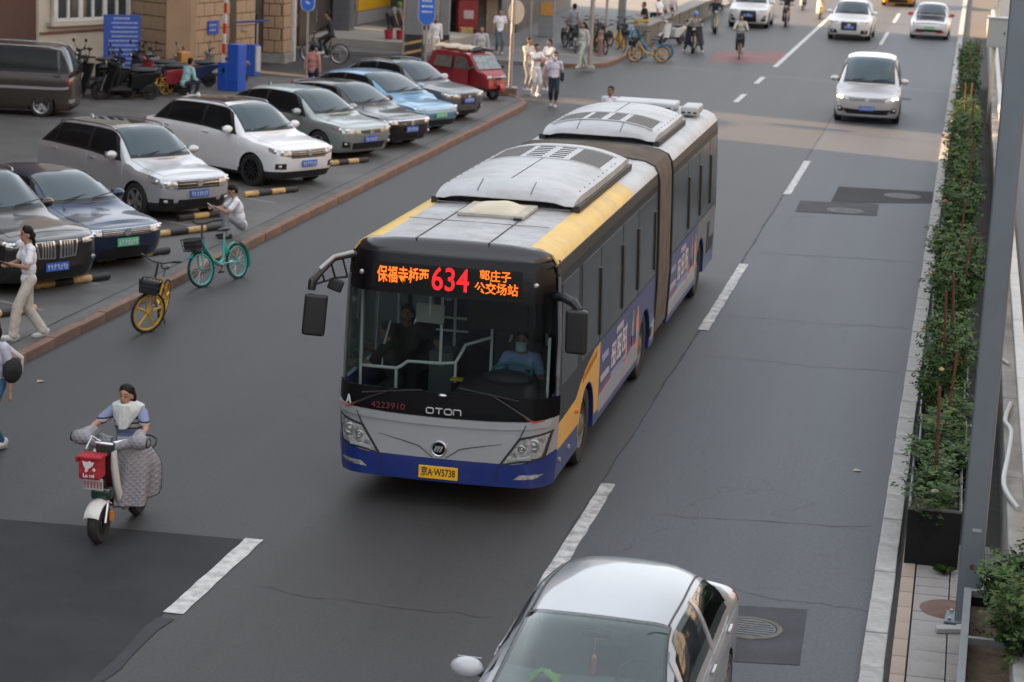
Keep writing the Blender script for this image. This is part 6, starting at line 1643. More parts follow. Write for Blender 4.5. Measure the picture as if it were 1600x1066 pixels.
    if kind:
        c = Blob(); c.slot(bmat_)
        c.ell((0, 0, 0), (.152 * k * width, .112 * k, .11 * k), bmat_, M=Matrix.Translation(T(-.01)) @ hr)
        if kind == 'capri': wd = 1.5
        if kind == 'skirt':
            c.ell(hip - V(0, 0, .16 * k), (.165 * k, .140 * k, .18 * k), bmat_)
            c.cap(hip - V(0, 0, .2 * k), hip - V(0, 0, .62 * k), .168 * k, .160 * k, bmat_)
        else:
            f = {'trousers': .96, 'shorts': .0, 'wide': .97, 'capri': .55}[kind]; wd = 1.25 if kind in ('wide', 'capri') else 1.0
            for i, s_ in enumerate((1, -1)):
                hj = hip + side * s_ * .085 * k
                c.cap(hj, kn[i], .092 * k, .066 * k * wd, bmat_)
                if f: c.cap(kn[i], kn[i].lerp(aj[i], f), .066 * k * wd, .050 * k * wd * (1.25 if kind == 'wide' else 1), bmat_)
        c.fuse('skirt' if kind == 'skirt' else kind if kind == 'shorts' else 'trousers', root, fine, 4)
    sm = shoes or cloth('shoe_white', (.55, .54, .53))
    for i in (0, 1):
        tdir = V(*(toes[i] if toes else (0, -1, 0))).normalized(); a = aj[i]
        ang = math.atan2(tdir.x, -tdir.y)
        s_ = MB().ell((0, -.055, -.045), (.048, .135 * k, .042), sm, 12, 8).ell((0, .03, -.02), (.046, .07, .06), sm, 12, 8)
        s_.box((0, -.05, -.078), (.075, .24 * k, .014), mat('shoe_sole', (.3, .29, .28), .8))
        o = s_.build('shoe', root); o.location = a; o.rotation_euler = (math.asin(max(-1, min(1, -tdir.z))) * 1, 0, ang)
    # hair
    if hair and not cap:
        c = Blob(); c.slot(hairm)
        c.ell((0, .026 * k, .056 * k), (.085 * k, .088 * k, .079 * k), hairm, M=hm, n=16, k=10)
        c.ell((0, .055 * k, .0 * k), (.080 * k, .060 * k, .085 * k), hairm, M=hm, n=14, k=10)
        if hair in ('long', 'bob'):
            for s_ in (1, -1): c.ell((s_ * .072 * k, .050 * k, -.030 * k), (.024 * k, .046 * k, .085 * k), hairm, M=hm)
            c.ell((0, .075 * k, -.05 * k), (.075 * k, .045 * k, .10 * k), hairm, M=hm)
        if hair in ('long', 'bob', 'tail'):
            hr_ = random.Random(len(label))
            for q in range(16):
                a_ = hr_.uniform(-2.6, 2.6); z_ = hr_.uniform(-.09, .10) if abs(a_) < 1.7 else hr_.uniform(.03, .11); rr_ = .078 * math.sqrt(max(.1, 1 - (z_ / .14) ** 2))
                c.ell((rr_ * math.sin(a_) * k, (.03 + rr_ * math.cos(a_)) * k, z_ * k), (.018 * k, .018 * k, .036 * k), hairm, 8, 6, M=hm)
        if hair == 'long': c.ell((0, .085 * k, -.15 * k), (.07 * k, .035 * k, .13 * k), hairm, M=hm)
        if hair == 'tail':
            c.ell((0, .11 * k, -.02 * k), (.025 * k, .035 * k, .04 * k), hairm, M=hm); c.ell((0, .10 * k, -.12 * k), (.03 * k, .03 * k, .10 * k), hairm, M=hm)
        c.fuse('hair', root, min(fine, .012), 2)
    if cap: 
        mb = MB().ell((0, .018 * k, .045 * k), (.098 * k, .115 * k, .10 * k), cap, 16, 10, M=hm)
        mb.tube([tuple((hm @ Vector((.1 * k * math.cos(a), .01 + .115 * k * math.sin(a), .03 * k)))) for a in [2 * math.pi * q / 18 for q in range(18)]], .014, cap, 6, closed=True)
        mb.build('helmet', root)
    if mask:
        P = [[(.060 * k * math.sin(a) , -.030 * k - .066 * k * math.cos(a), z * k) for z in (-.105, -.06, -.02, .002)] for a in [(-80 + 160 * q / 10) * math.pi / 180 for q in range(11)]]
        P = [[tuple(hm @ Vector((x * 1.12, y * 1.05, z))) for x, y, z in r_] for r_ in P]
        MB().slab(P, [[(x * .999, y + .004, z) for x, y, z in r_] for r_ in P], mask).build('face_mask', root)
    root['wj'] = 0; del root['wj']
    return root, dict(wr=wj, hd=hd, hm=hm, sh=(shl, shr), hip=hip, el=el)
def held(name, label, cat, loc=(0, 0, 0), rz=0):
    return thing(name, label, cat, loc, rz)
WHITE_C = cloth('white', (.72, .71, .74)); BLACK_C = cloth('black', (.02, .02, .022)); NAVY = cloth('navy', (.014, .018, .035))
GREYT = cloth('grey', (.26, .265, .28)); CREAMT = cloth('cream', (.48, .44, .37)); JEANS = cloth('jeans', (.035, .085, .17)); PALE = cloth('pale', (.50, .50, .46))
DARKSHOE = cloth('shoe_dark', (.02, .02, .02)); TEALC = cloth('teal', (.28, .46, .47)); PINKC = cloth('pink', (.42, .19, .17))
def at(x, y, z=.12): return (x, y, z)

# walking woman at the left
x, y, _ = (-13.112, 29.844, 0.12)
wk_, J = person('woman in a white tee and cream trousers striding along the pavement at left', (x, y, .12), R(-52), 1.68, fine=.0105,
    an=((.07, -.25, .085), (-.07, .23, .10)), hip=(0, 0, .895), wr=((.10, -.27, 1.14), (-.06, -.28, 1.12)), elbow=((.8, .5, -.4), (-.8, .5, -.4)), bottom=('wide', CREAMT), hair='tail', head=(0, -1, -.1), toes=((0, -1, .15), (0, -1, -.15)))
def local_thing(root, name, label, cat): return thing(name, label, cat, root.location, root.rotation_euler.z)
ph = local_thing(wk_, 'phone', 'dark phone held in both hands of the walking woman in white', 'phone')
MB().box((.02, -.36, 1.15), (.075, .14, .012), BLACK, rot=(-.5, 0, 0)).build('case', ph, bevel=.003)
bg_ = local_thing(wk_, 'white_bag', 'round white bag at the far shoulder of the walking woman', 'bag')
MB().ell((-.30, -.02, 1.36), (.10, .10, .075), mat('white_vinyl', (.62, .64, .66), .35, var=.1), 14, 10).build('pouch', bg_)
MB().tube([(-.27, -.02, 1.42), (-.22, .0, 1.48), (-.17, .02, 1.42)], .012, mat('white_vinyl', (0, 0, 0)), 6).build('strap', bg_)
# squatting man with phone
x, y, _ = (-13.102, 39.297, 0.12)
sq, J = person('man in white tee squatting on the pavement edge looking at a phone', (x, y, .12), R(-62), 1.68, hip=(0, .08, .27), lean=(0, -.24, .96), fine=.0115,
    an=((.13, -.20, .085), (-.13, -.20, .085)), wr=((.07, -.40, .60), (-.06, -.42, .58)), knee=((.3, -1, .9), (-.3, -1, .9)), elbow=((.8, .2, -.6), (-.8, .2, -.6)), bottom=('trousers', GREYT), head=(0, -.85, -.5), shoes=DARKSHOE)
ph = local_thing(sq, 'phone', 'white phone held by the squatting man in white tee', 'phone')
MB().box((.01, -.50, .63), (.075, .15, .012), WHITEPAINT, rot=(-.7, 0, 0)).build('case', ph, bevel=.003)
# person cut by the left edge
le, J = person('person in blue jeans and pale top cut off by the left edge', (-11.13, 24.32, 0), R(-20), 1.66, fine=.013, an=((.08, -.16, .085), (-.08, .2, .1)), top=('tee', cloth('lilac', (.46, .45, .55))), bottom=('trousers', JEANS), hair='bob')
hb = local_thing(le, 'shoulder_bag', 'black and white bag at the hip of the person cut by the left edge', 'bag')
MB().ell((.24, .06, 1.06), (.08, .15, .16), cloth('bag_black', (.012, .012, .013)), 14, 10).build('pouch', hb)
MB().tube([(.25, .20, 1.02), (.29, .18, 1.2), (.22, .08, 1.30), (.15, .0, 1.4)], .025, mat('white_strap', (.5, .5, .5), .6), 8, flat=.4).build('strap', hb)
# behind the parked cars
person('person in a faded pink shirt seen from behind among the parked cars', (-18.73, 62.9, .12), R(172), 1.62, top=('long', PINKC), bottom=('trousers', NAVY), hair='short', fine=.017)
person('man in a pale teal shirt crouching by the motorbikes behind the white car', (-22.0, 61.0, .12), R(150), 1.66, hip=(0, 0, .42), lean=(0, -.35, .9), an=((.14, -.3, .085), (-.14, -.3, .085)), wr=((.25, -.45, .42), (-.15, -.4, .5)), knee=((.3, -1, .8), (-.3, -1, .8)), top=('long', TEALC), bottom=('trousers', NAVY), fine=.017)
person('man in a white tee walking past the shops under the canopy', (-17.1, 81.6, .12), R(20), 1.68, bottom=('trousers', cloth('slate', (.09, .12, .14))), fine=.018, an=((.08, -.12, .085), (-.08, .14, .09)))
person('person in white standing half hidden under the blue parking sign', (-18.45, 77.0, .12), R(30), 1.6, bottom=('trousers', CREAMT), top=('long', WHITE_C), fine=.018, hair='bob')
person('man in a pale shirt standing just behind the red tricycle', (-15.95, 73.2, .12), R(8), 1.66, top=('long', cloth('palegrey', (.44, .43, .44))), bottom=('trousers', NAVY), fine=.018)
person('worker with a green cap bending over red buckets at the yellow kiosk', (-21.55, 82.3, .42), R(60), 1.66, lean=(0, -.8, .5), wr=((.15, -.62, .55), (-.15, -.62, .55)), top=('tee', GREYT), bottom=('trousers', BLACK_C), cap=mat('cap_green', (.07, .2, .03), .6), fine=.018)
person('figure in dark clothes standing beside the red buckets', (-20.95, 82.6, .42), R(-30), 1.72, top=('tee', NAVY), bottom=('trousers', NAVY), fine=.018)
for k, (bx, by) in enumerate(((-21.35, 81.55), (-20.95, 81.75))):
    bk = thing('bucket', ['red bucket standing under the bending worker', 'red bucket beside the figure in dark clothes'][k], 'bucket', (bx, by, .42), 0, 'red buckets on the raised walk')
    MB().lathe([(0, .01), (.13, .01), (.17, .34), (.185, .35), (.16, .33), (.12, .03), (0, .03)], (0, 0, 0), 'z', mat('bucket_red', (.36, .015, .04), .4), 18).build('pail', bk)
    MB().tube([(.17 * math.cos(a), 0, .34 + .16 * math.sin(a)) for a in [math.pi * q / 8 for q in range(9)]], .006, STEEL, 5).build('handle', bk)
# trio and others at the corner
person('man in cream shirt and grey trousers standing at the rear of the trio', (-13.55, 69.2, .12), R(55), 1.68, top=('tee', cloth('creamshirt', (.55, .51, .43))), bottom=('trousers', GREYT), wr=((.05, -.36, 1.18), (-.1, -.36, 1.2)), fine=.016)
person('man in all white hugging himself at the front of the trio', (-13.0, 67.7, .12), R(40), 1.62, wr=((-.05, -.28, 1.18), (.05, -.28, 1.12)), elbow=((.9, -.2, -.4), (-.9, -.2, -.4)), bottom=('trousers', cloth('whitejean', (.56, .55, .56))), fine=.015)
person('youth in pale tee standing at the right of the trio', (-12.95, 69.6, .12), R(-35), 1.64, wr=((.0, -.36, 1.15), (-.15, -.3, 1.05)), bottom=('trousers', GREYT), fine=.016)
sk, J = person('woman in lilac blouse and navy cropped trousers walking off the kerb', (-12.12, 66.1, 0), R(12), 1.66, top=('tucked', cloth('lilacwhite', (.57, .55, .64))), bottom=('capri', NAVY), hair='bob', an=((.06, -.10, .08), (-.06, .14, .09)), fine=.014, mask=mat('mask_white', (.55, .57, .6), .7))
hb = local_thing(sk, 'shoulder_bag', 'dark bag on the shoulder of the woman in the lilac blouse', 'bag')
MB().box((.24, .06, .92), (.11, .24, .26), NAVY).build('pouch', hb, bevel=.03); MB().tube([(.21, .0, 1.04), (.18, -.06, 1.30), (.13, .0, 1.42), (.18, .1, 1.3), (.21, .12, 1.04)], .012, NAVY, 6).build('strap', hb)
person('woman in a pale long jacket and loose trousers by the pale pole', (-13.35, 78.2, .12), R(-35), 1.62, top=('long', PALE), bottom=('wide', cloth('sage', (.40, .43, .37))), hair='bob', an=((.08, -.25, .085), (-.08, .25, .09)), fine=.016)
person('man in grey shirt striding away across the far pavement', (-15.0, 85.5, .12), R(165), 1.78, top=('tee', GREYT), bottom=('trousers', BLACK_C), an=((.08, -.22, .085), (-.08, .25, .1)), fine=.018)
person('man in a white tee crossing behind the bus roof', (-8.85, 56.4, 0), R(-10), 1.72, top=('tee', WHITE_C), bottom=('trousers', NAVY), fine=.014, skin=SKIN2)
sit = dict(hip=(0, 0, .0), knee=((.1, -1, .6), (-.1, -1, .6)))
person('man in black tee sitting on the ledge above the shared bikes', (-13.0, 91.2, .88), R(-60), 1.66, hip=(0, 0, .12), an=((.12, -.42, -.3), (-.12, -.42, -.3)), top=('tee', BLACK_C), bottom=('trousers', cloth('mustard', (.4, .28, .06))), wr=((.1, -.36, .35), (-.1, -.36, .35)), lean=(0, -.2, 1), fine=.017)
for k, yy in enumerate((95.8, 97.9, 100.0)):
    person(['person in white shirt sitting on the ledge, first of three backs in a row', 'person in white shirt sitting on the ledge, middle of three backs in a row', 'person in white shirt sitting on the ledge, last of three backs in a row'][k], (-13.05, yy, .88), R(-120), 1.64, hip=(0, 0, .12), an=((.12, -.42, -.3), (-.12, -.42, -.3)), top=('tee', WHITE_C if k == 0 else cloth('palegrey', (.44, .43, .44))), bottom=('trousers', NAVY), lean=(0, -.25, 1), fine=.02, group='people sitting in a row on the stone ledge')
# inside the bus
bx, by = -5.50, 23.85
dr, J = person('bus driver in light blue shirt and face mask behind the teal wheel', (bx + .66, by + 1.34, .98), 0, 1.72, hip=(0, 0, .12), lean=(0, -.06, 1), an=((.14, -.6, -.35), (-.14, -.6, -.35)), wr=((.22, -.44, .34), (-.20, -.42, .34)), top=('tee', cloth('uniform', (.22, .33, .56))), bottom=('trousers', NAVY), fine=.011, mask=mat('mask_blue', (.40, .58, .62), .7), knee=((.2, -1, .4), (-.2, -1, .4)))
ep = MB()
for s_ in (1, -1): ep.box((s_ * .19, 0, .66), (.11, .06, .012), NAVY)
ep.box((.10, -.125, .46), (.08, .012, .02), NAVY); ep.build('epaulette', dr)
MB().lathe([(.028, 0), (.028, .006), (0, .008)], (.262, -.03, .50), 'x', mat('patch_green', (.03, .12, .06), .6), 14).build('shoulder_patch', dr)
pd, J = person('passenger in black tee standing behind the hanging mirror inside the bus', (bx - .84, by + 1.7, .40), R(-4), 1.62, wr=((.50, -.25, 1.12), (-.2, -.2, .95)), top=('tee', BLACK_C), bottom=('trousers', BLACK_C), hair='long', fine=.013)
pm_, J = person('man in black seen from behind reaching to the bus door', (bx - .86, by + 1.25, .44), R(-105), 1.6, hip=(0, 0, .70), lean=(0, -.2, 1), wr=((.12, -.42, 1.0), (-.1, -.42, 1.04)), an=((.12, -.45, .09), (-.12, -.45, .09)), top=('tee', BLACK_C), bottom=('trousers', BLACK_C), fine=.012, hairm=mat('grey_hair', (.05, .048, .046), .7))
# ================================================================== BICYCLES, SCOOTERS, STREET FURNITURE
def ring_wheel(parent, loc, r, tyrem, rimm, spokes='thin', ang=0.0, w_=.022, name='wheel'):
    t = MB().tube([(0, r * .97 * math.cos(a), r * .97 * math.sin(a)) for a in [2 * math.pi * k / 30 for k in range(30)]], w_, tyrem, 8, closed=True).build(name, parent)
    t.location = loc; t.rotation_euler = (0, 0, ang)
    m = MB().tube([(0, r * .86 * math.cos(a), r * .86 * math.sin(a)) for a in [2 * math.pi * k / 30 for k in range(30)]], w_ * .85, rimm, 8, closed=True)
    m.tube([(-.045, 0, 0), (.045, 0, 0)], .035 if spokes == 'mag' else .02, rimm, 10)
    if spokes == 'mag':
        for k in range(5):
            a = 2 * math.pi * k / 5 + .3
            m.tube([(0, .03 * math.cos(a), .03 * math.sin(a)), (0, r * .86 * math.cos(a), r * .86 * math.sin(a))], [.024, .016], rimm, 6)
    else:
        for k in range(16):
            a = 2 * math.pi * k / 16; m.tube([(.02 * (-1) ** k, 0, 0), (0, r * .86 * math.cos(a), r * .86 * math.sin(a))], .0035, STEEL, 4)
    m.build('rim', t); return t
def bicycle(label, loc, rz, frame, wheelm, spokes='mag', basket=True, mudguard=None, tilt=0, group=None, cover=None, steer=0.0, r=.30, seatm=BLACK):
    o = thing('bicycle', label, 'bicycle', loc, rz, group, rot=(0, tilt, rz))
    wb = .52
    ring_wheel(o, (0, wb, r), r, RUBBER, wheelm, spokes)
    fk = bpy.data.objects.new('fork', None); bpy.data.objects.remove(fk)
    f = MB().tube([(.05, -wb, r), (.045, -wb + .03, r + .34), (0, -wb + .09, r + .42)], .013, frame if spokes != 'mag' else ALLOY, 8).tube([(-.05, -wb, r), (-.045, -wb + .03, r + .34), (0, -wb + .09, r + .42)], .013, frame if spokes != 'mag' else ALLOY, 8)
    fo = f.build('fork', o); 
    fw = ring_wheel(o, (0, -wb, r), r, RUBBER, wheelm, spokes, steer)
    fr = MB().tube([(0, -wb + .09, r + .42), (0, -wb + .12, r + .52)], .026, frame, 10)
    fr.tube([(0, -wb + .11, r + .44), (0, -.18, r + .12), (0, .0, r + .02), (0, .16, r + .10)], [.03, .034, .034, .028], frame, 10)
    fr.tube([(0, .12, r + .06), (0, .22, r + .42)], .024, frame, 10)
    for s_ in (1, -1): fr.tube([(s_ * .03, .1, r + .02), (s_ * .055, wb, r)], .014, frame, 8); fr.tube([(s_ * .02, .19, r + .30), (s_ * .055, wb, r)], .011, frame, 8)
    fr.build('frame', o)
    MB().tube([(0, .22, r + .40), (0, .25, r + .56)], .016, ALLOY, 8).build('seat_post', o)
    MB().ell((0, .27, r + .59), (.085, .14, .035), seatm, 14, 8).ell((0, .14, r + .59), (.035, .09, .025), seatm, 10, 6).build('saddle', o)
    hb = MB().tube([(0, -wb + .12, r + .50), (0, -wb + .17, r + .74)], .018, BLACK, 8)
    hb.tube([(-.29, -wb + .30, r + .80), (-.22, -wb + .22, r + .80), (-.08, -wb + .16, r + .76), (.08, -wb + .16, r + .76), (.22, -wb + .22, r + .80), (.29, -wb + .30, r + .80)], .014, BLACK, 8)
    hb.tube([(-.31, -wb + .33, r + .80), (-.22, -wb + .22, r + .80)], .02, BLACK, 8).tube([(.31, -wb + .33, r + .80), (.22, -wb + .22, r + .80)], .02, BLACK, 8)
    h_ = hb.build('handlebar', o)
    if basket:
        b = MB(); z0, z1 = r + .34, r + .54; yb = -wb - .14
        for k in range(7):
            x = -.15 + .05 * k; b.tube([(x * .85, yb - .10, z0), (x, yb - .13, z1)], .005, BLACK, 4); b.tube([(x * .85, yb + .10, z0), (x, yb + .13, z1)], .005, BLACK, 4)
        for k in range(6):
            y = yb - .11 + .044 * k
            for s_ in (1, -1): b.tube([(s_ * .13, y, z0), (s_ * .155, y, z1)], .005, BLACK, 4)
        for z, e in ((z0, 0), ((z0 + z1) / 2, .012), (z1, .025)):
            b.tube([(-.13 - e, yb - .10 - e, z), (.13 + e, yb - .10 - e, z), (.13 + e, yb + .10 + e, z), (-.13 - e, yb + .10 + e, z)], .009, BLACK, 5, closed=True)
        b.box((0, yb, z0), (.26, .2, .012), BLACK); b.box((0, yb, z0 + .1), (.24, .19, .15), mat('basket_liner', (.03, .03, .032), .8)); b.build('basket', o)
    if mudguard:
        for y, a0, a1 in ((wb, -.4, 2.6), (-wb, .5, 2.4)):
            P = [[(x, y + (r + .045) * math.cos(a), r + (r + .045) * math.sin(a)) for x in (-.035, 0, .035)] for a in [a0 + (a1 - a0) * k / 12 for k in range(13)]]
            MB().slab(P, [[(a, b * 1, c - .006) for a, b, c in q] for q in P], mudguard).build('mudguard', o)
    cr = MB().tube([(-.07, .0, r + .0), (.07, 0, r)], .02, ALLOY, 8).tube([(.075, 0, r), (.08, -.12, r - .1)], .012, BLACK, 6).tube([(-.075, 0, r), (-.08, .12, r + .1)], .012, BLACK, 6)
    cr.box((.12, -.12, r - .1), (.09, .07, .025), BLACK).box((-.12, .12, r + .1), (.09, .07, .025), BLACK).build('crank', o)
    if cover: MB().tube([(-.035, -.02, r + .0), (-.04, .18, r - .01), (-.04, .42, r + .02)], [.06, .055, .04], cover, 10, flat=.5).build('chain_case', o)
    MB().tube([(.03, .16, r - .05), (.13, .22, .01)], .008, BLACK, 6).build('kickstand', o)
    return o
BYEL = mat('bike_yellow', (.56, .30, .015), .4, coat=.3, var=.1, vscale=8, dirt=(.25, .16, .06), dscale=5, damt=.4); BTEAL = mat('bike_teal', (.03, .34, .28), .4, coat=.3, var=.1); BBLUE = mat('bike_blue', (.03, .22, .42), .4, coat=.3); BWHITE = mat('bike_white', (.5, .5, .5), .4)
bicycle('yellow shared bicycle with spoked mag wheels leaning at the kerb', (-11.98, 31.95, .0), R(7), BYEL, BYEL, 'mag', tilt=R(8), mudguard=None, steer=R(-37), r=.32)
bicycle('teal shared bicycle with white chain case parked in front of the squatting man', (-12.16, 35.68, .0), R(-17), BTEAL, BTEAL, 'thin', tilt=R(-9), mudguard=BTEAL, cover=BWHITE, r=.30, steer=R(-8))
GRP = 'shared bikes parked at the far kerb corner'
bicycle('yellow shared bike standing alone on the road at the far kerb corner', (-11.75, 83.4, .0), R(-70), BYEL, BYEL, 'mag', tilt=R(10), group=GRP)
bicycle('blue shared bike standing right behind the lone yellow one', (-11.75, 84.4, .0), R(-66), BBLUE, BBLUE, 'thin', mudguard=BBLUE, group=GRP)
kinds = [('yellow bike in the corner cluster nearest the red bollard', -14.0, 85.2, 20, BYEL, 'mag'), ('white bike in the corner cluster beside the red bollard', -14.7, 84.4, 12, BWHITE, 'thin'),
         ('dark bike at the left end of the corner cluster near the pale pole', -15.2, 85.8, 30, BLACK, 'thin'), ('yellow bike deeper in the corner cluster below the seated man in black', -13.7, 88.0, 35, BYEL, 'mag'),
         ('blue bike in the corner cluster below the ledge', -13.4, 89.2, -20, BBLUE, 'thin'), ('teal bike in the middle of the corner cluster', -14.4, 87.4, 15, BTEAL, 'thin'), ('black bike at the back of the corner cluster', -15.0, 89.6, 40, BLACK, 'thin')]
kinds += [('dark bike wedged between the red bollard and the yellow bike', -13.75, 84.6, 28, BLACK, 'thin'), ('blue bike behind the white one in the corner cluster', -14.9, 86.8, 18, BBLUE, 'thin'), ('yellow bike at the kerb edge of the corner cluster', -13.25, 86.4, 22, BYEL, 'mag'), ('black bike nearest the ledge end', -13.6, 90.0, 8, BLACK, 'thin'), ('dark bike lying low beyond the utility box', -14.6, 88.4, 34, BLACK, 'thin'), ('grey bike far back by the thin pole', -15.6, 87.6, 26, DARKALLOY, 'thin')]
for lb, x, y, a, c, s_ in kinds: bicycle(lb, (x, y, .12), R(a), c, c, s_, mudguard=c if s_ == 'thin' else None, group=GRP, tilt=R(rnd.uniform(-8, 8)))

def scooter(label, loc, rz, col, seat=BLACK, style='step', group=None, box=None, name='motor_scooter', lean=0, basket=None):
    o = thing(name, label, 'scooter', loc, rz, group, rot=(0, lean, rz))
    r = .225; wb = .62
    for y in (-wb, wb):
        t = MB().lathe([(r * .55, -.045), (r * .9, -.05), (r, -.02), (r, .02), (r * .9, .05), (r * .55, .045), (r * .55, -.045)], (0, 0, 0), 'x', RUBBER, 24).build('wheel', o, fix=True); t.location = (0, y, r)
        MB().lathe([(r * .6, .02), (r * .5, .045), (.04, .03), (.04, -.03), (r * .5, -.045), (r * .6, -.02)], (0, 0, 0), 'x', DARKALLOY, 16).build('rim', t)
    for s_ in (1, -1): pass
    MB().tube([(.06, -wb, r), (.06, -wb + .14, r + .42)], .02, ALLOY, 8).tube([(-.06, -wb, r), (-.06, -wb + .14, r + .42)], .02, ALLOY, 8).build('fork', o)
    P = [[(x, -wb + (r + .03) * math.cos(a), r + (r + .03) * math.sin(a)) for x in (-.07, -.03, .03, .07)] for a in [.5 + 2.2 * k / 10 for k in range(11)]]
    MB().slab(P, [[(a, b, c - .012) for a, b, c in q] for q in P], col).build('front_mudguard', o)
    sh = [[(x * (1 - .25 * t), -wb + .10 + .19 * t + .10 * (1 - abs(x) / .2) * -1 + .10 * abs(x) / .2, .30 + .58 * t) for t in [j / 7 for j in range(8)]] for x in [-.19 + .38 * i / 8 for i in range(9)]]
    MB().slab(sh, [[(a, b + .05, c) for a, b, c in q] for q in sh], col).build('leg_shield', o)
    MB().box((0, -.16, .27), (.30, .62, .07), mat('foot_board', (.02, .02, .02), .8)).build('foot_board', o, bevel=.015)
    tl = [[(x * w_, y, z) for x in (-1, -.8, -.3, .3, .8, 1)] for y, z, w_ in ((.10, .34, .13), (.14, .60, .15), (.35, .68, .16), (.7, .72, .13), (.85, .66, .07))]
    bodyp = MB()
    for a, b in (((.12, .62), (.86, .66)),): pass
    bodyp.prism([(.10, .28), (.12, .64), (.45, .70), (.88, .72), (.84, .60), (.55, .42), (.40, .28)], 'x', -.13, .13, col).build('tail_body', o, bevel=.035)
    MB().ell((0, .42, .755), (.145, .36, .065), seat, 16, 8).build('seat', o)
    MB().tube([(0, -wb + .22, .85), (0, -wb + .27, 1.02)], .035, BLACK, 8).tube([(-.34, -wb + .36, 1.04), (-.2, -wb + .28, 1.04), (0, -wb + .26, 1.01), (.2, -wb + .28, 1.04), (.34, -wb + .36, 1.04)], .016, BLACK, 8).tube([(-.36, -wb + .38, 1.04), (-.24, -wb + .30, 1.04)], .022, BLACK, 8).tube([(.36, -wb + .38, 1.04), (.24, -wb + .30, 1.04)], .022, BLACK, 8).build('handlebar', o)
    MB().ell((0, -wb + .19, .93), (.10, .07, .08), col, 14, 10).ell((0, -wb + .14, .93), (.07, .05, .06), LAMP, 12, 8).build('headlamp', o)
    for s_ in (1, -1):
        m_ = MB().tube([(s_ * .2, -wb + .28, 1.04), (s_ * .27, -wb + .25, 1.22)], .007, BLACK, 6).ell((s_ * .29, -wb + .25, 1.25), (.065, .018, .045), BLACK, 12, 8).build('mirror', o)
    MB().ell((0, .88, .62), (.07, .03, .035), REDLAMP, 10, 6).build('tail_lamp', o)
    MB().box((0, .5, .30), (.22, .34, .2), BLACK).build('motor_cover', o, bevel=.03)
    MB().tube([(.09, .15, .24), (.17, .2, .02)], .01, BLACK, 6).build('kickstand', o)
    if box: MB().box((0, .82, .95), (.36, .34, .32), box).build('top_box', o, bevel=.03)
    if basket: MB().box((0, -wb - .08, .82), (.30, .22, .2), basket).build('basket', o, bevel=.02)
    return o
DK = mat('moto_black', (.007, .007, .008), .45, spec=.25); DKRED = mat('moto_red', (.22, .012, .02), .35, coat=.4); DKGREY = mat('moto_grey', (.16, .165, .17), .35, coat=.4); DKBLUE = mat('moto_blue', (.02, .03, .08), .35, coat=.4); WHT = mat('moto_white', (.48, .48, .47), .35, coat=.4)
MG = 'motorbikes and scooters parked along the cream wall'
mrow = [('black scooter parked closest behind the brown minivan', -24.35, 60.3, -40, DK, None, None), ('dark blue scooter beside the blue notice board', -23.75, 60.9, -46, DKBLUE, None, None),
        ('white headed scooter in the middle of the motorbike row', -23.95, 61.5, -42, WHT, None, None), ('big black scooter in front of the notice board', -23.35, 60.0, -48, DK, None, None),
        ('dark scooter with handlebars against the beige block wall', -23.4, 61.9, -40, DK, None, None), ('red panelled scooter near the yellow wheel', -22.85, 61.3, -50, DKRED, None, None),
        ('dark scooter with an orange crate left of the crouching man', -23.4, 62.6, -42, DK, mat('crate_orange', (.42, .2, .06), .6), None), ('black scooter partly hidden by the crouching man', -23.3, 61.9, -52, DK, None, None)]
mrow += [('low black scooter at the feet of the motorbike row', -24.0, 59.7, -55, DK, None, None), ('black scooter tucked under the cream wall window', -25.0, 61.6, -35, DK, None, None), ('grey black scooter behind the red panelled one', -23.3, 62.9, -44, DKGREY, None, None), ('black scooter leaning out toward the car park', -23.3, 59.7, -58, DK, None, None), ('dark scooter before the beige corner column', -22.9, 63.9, -45, DKBLUE, None, None)]
for lb, x, y, a, c, bx_, bk_ in mrow:
    s_o = scooter(lb, (x, y, .12), R(a + rnd.uniform(-10, 10)), c, group=MG, box=bx_, lean=R(rnd.uniform(-9, 9)))
    k_ = rnd.uniform(1.0, 1.2); s_o.scale = (k_, k_, k_)
bicycle('yellow shared bicycle in the motorbike row with one bright wheel showing', (-22.95, 60.9, .12), R(-30), BYEL, BYEL, 'mag', tilt=R(6))
scooter('pale grey step-through scooter standing at the stone block wall by the barrier', (-22.45, 65.5, .12), R(-78), DKGREY, name='motor_scooter')
# far traffic on two wheels
rs = dict(hip=(0, .30, .80), an=((.14, -.25, .32), (-.14, -.25, .32)), wr=((.33, -.24, 1.05), (-.33, -.24, 1.05)), fine=.018)
HELM_B = mat('helmet_blue', (.03, .20, .55), .3, coat=.4)
scooter('dark scooter of the rider in the blue helmet', (-10.75, 89.2, 0), R(4), DK)
person('rider in blue helmet and dark leg cover on a scooter', (-10.75, 89.2, 0), R(4), 1.7, cap=HELM_B, top=('long', cloth('taupe', (.28, .25, .23))), bottom=('trousers', BLACK_C), **{**rs, 'an': ((.36, -.1, .1), (-.36, -.1, .1))})
ap = thing('leg_cover', 'dark quilted leg cover draped over the scooter of the blue helmet rider', 'leg cover', (-10.75, 89.2, 0), R(4))
g = [[((.30 + .12 * t) * math.sin(q), .05 - (.42 + .06 * t) * math.cos(q), 1.02 - .72 * t) for t in (0, .3, .6, 1)] for q in [R(-85 + 170 * i / 12) for i in range(13)]]
MB().slab(g, [[(a * .94, b + .04, c) for a, b, c in q] for q in g], cloth('cover_dark', (.02, .022, .035))).build('cover', ap, fix=True)
scooter('white fronted scooter parked by the ledge behind the blue helmet rider', (-12.1, 92.5, 0), R(-30), WHT)
scooter('grey green delivery scooter with a pale box beside the ledge', (-11.2, 100.4, 0), R(10), mat('moto_sage', (.2, .2, .14), .5), box=mat('box_pale', (.42, .42, .36), .6))
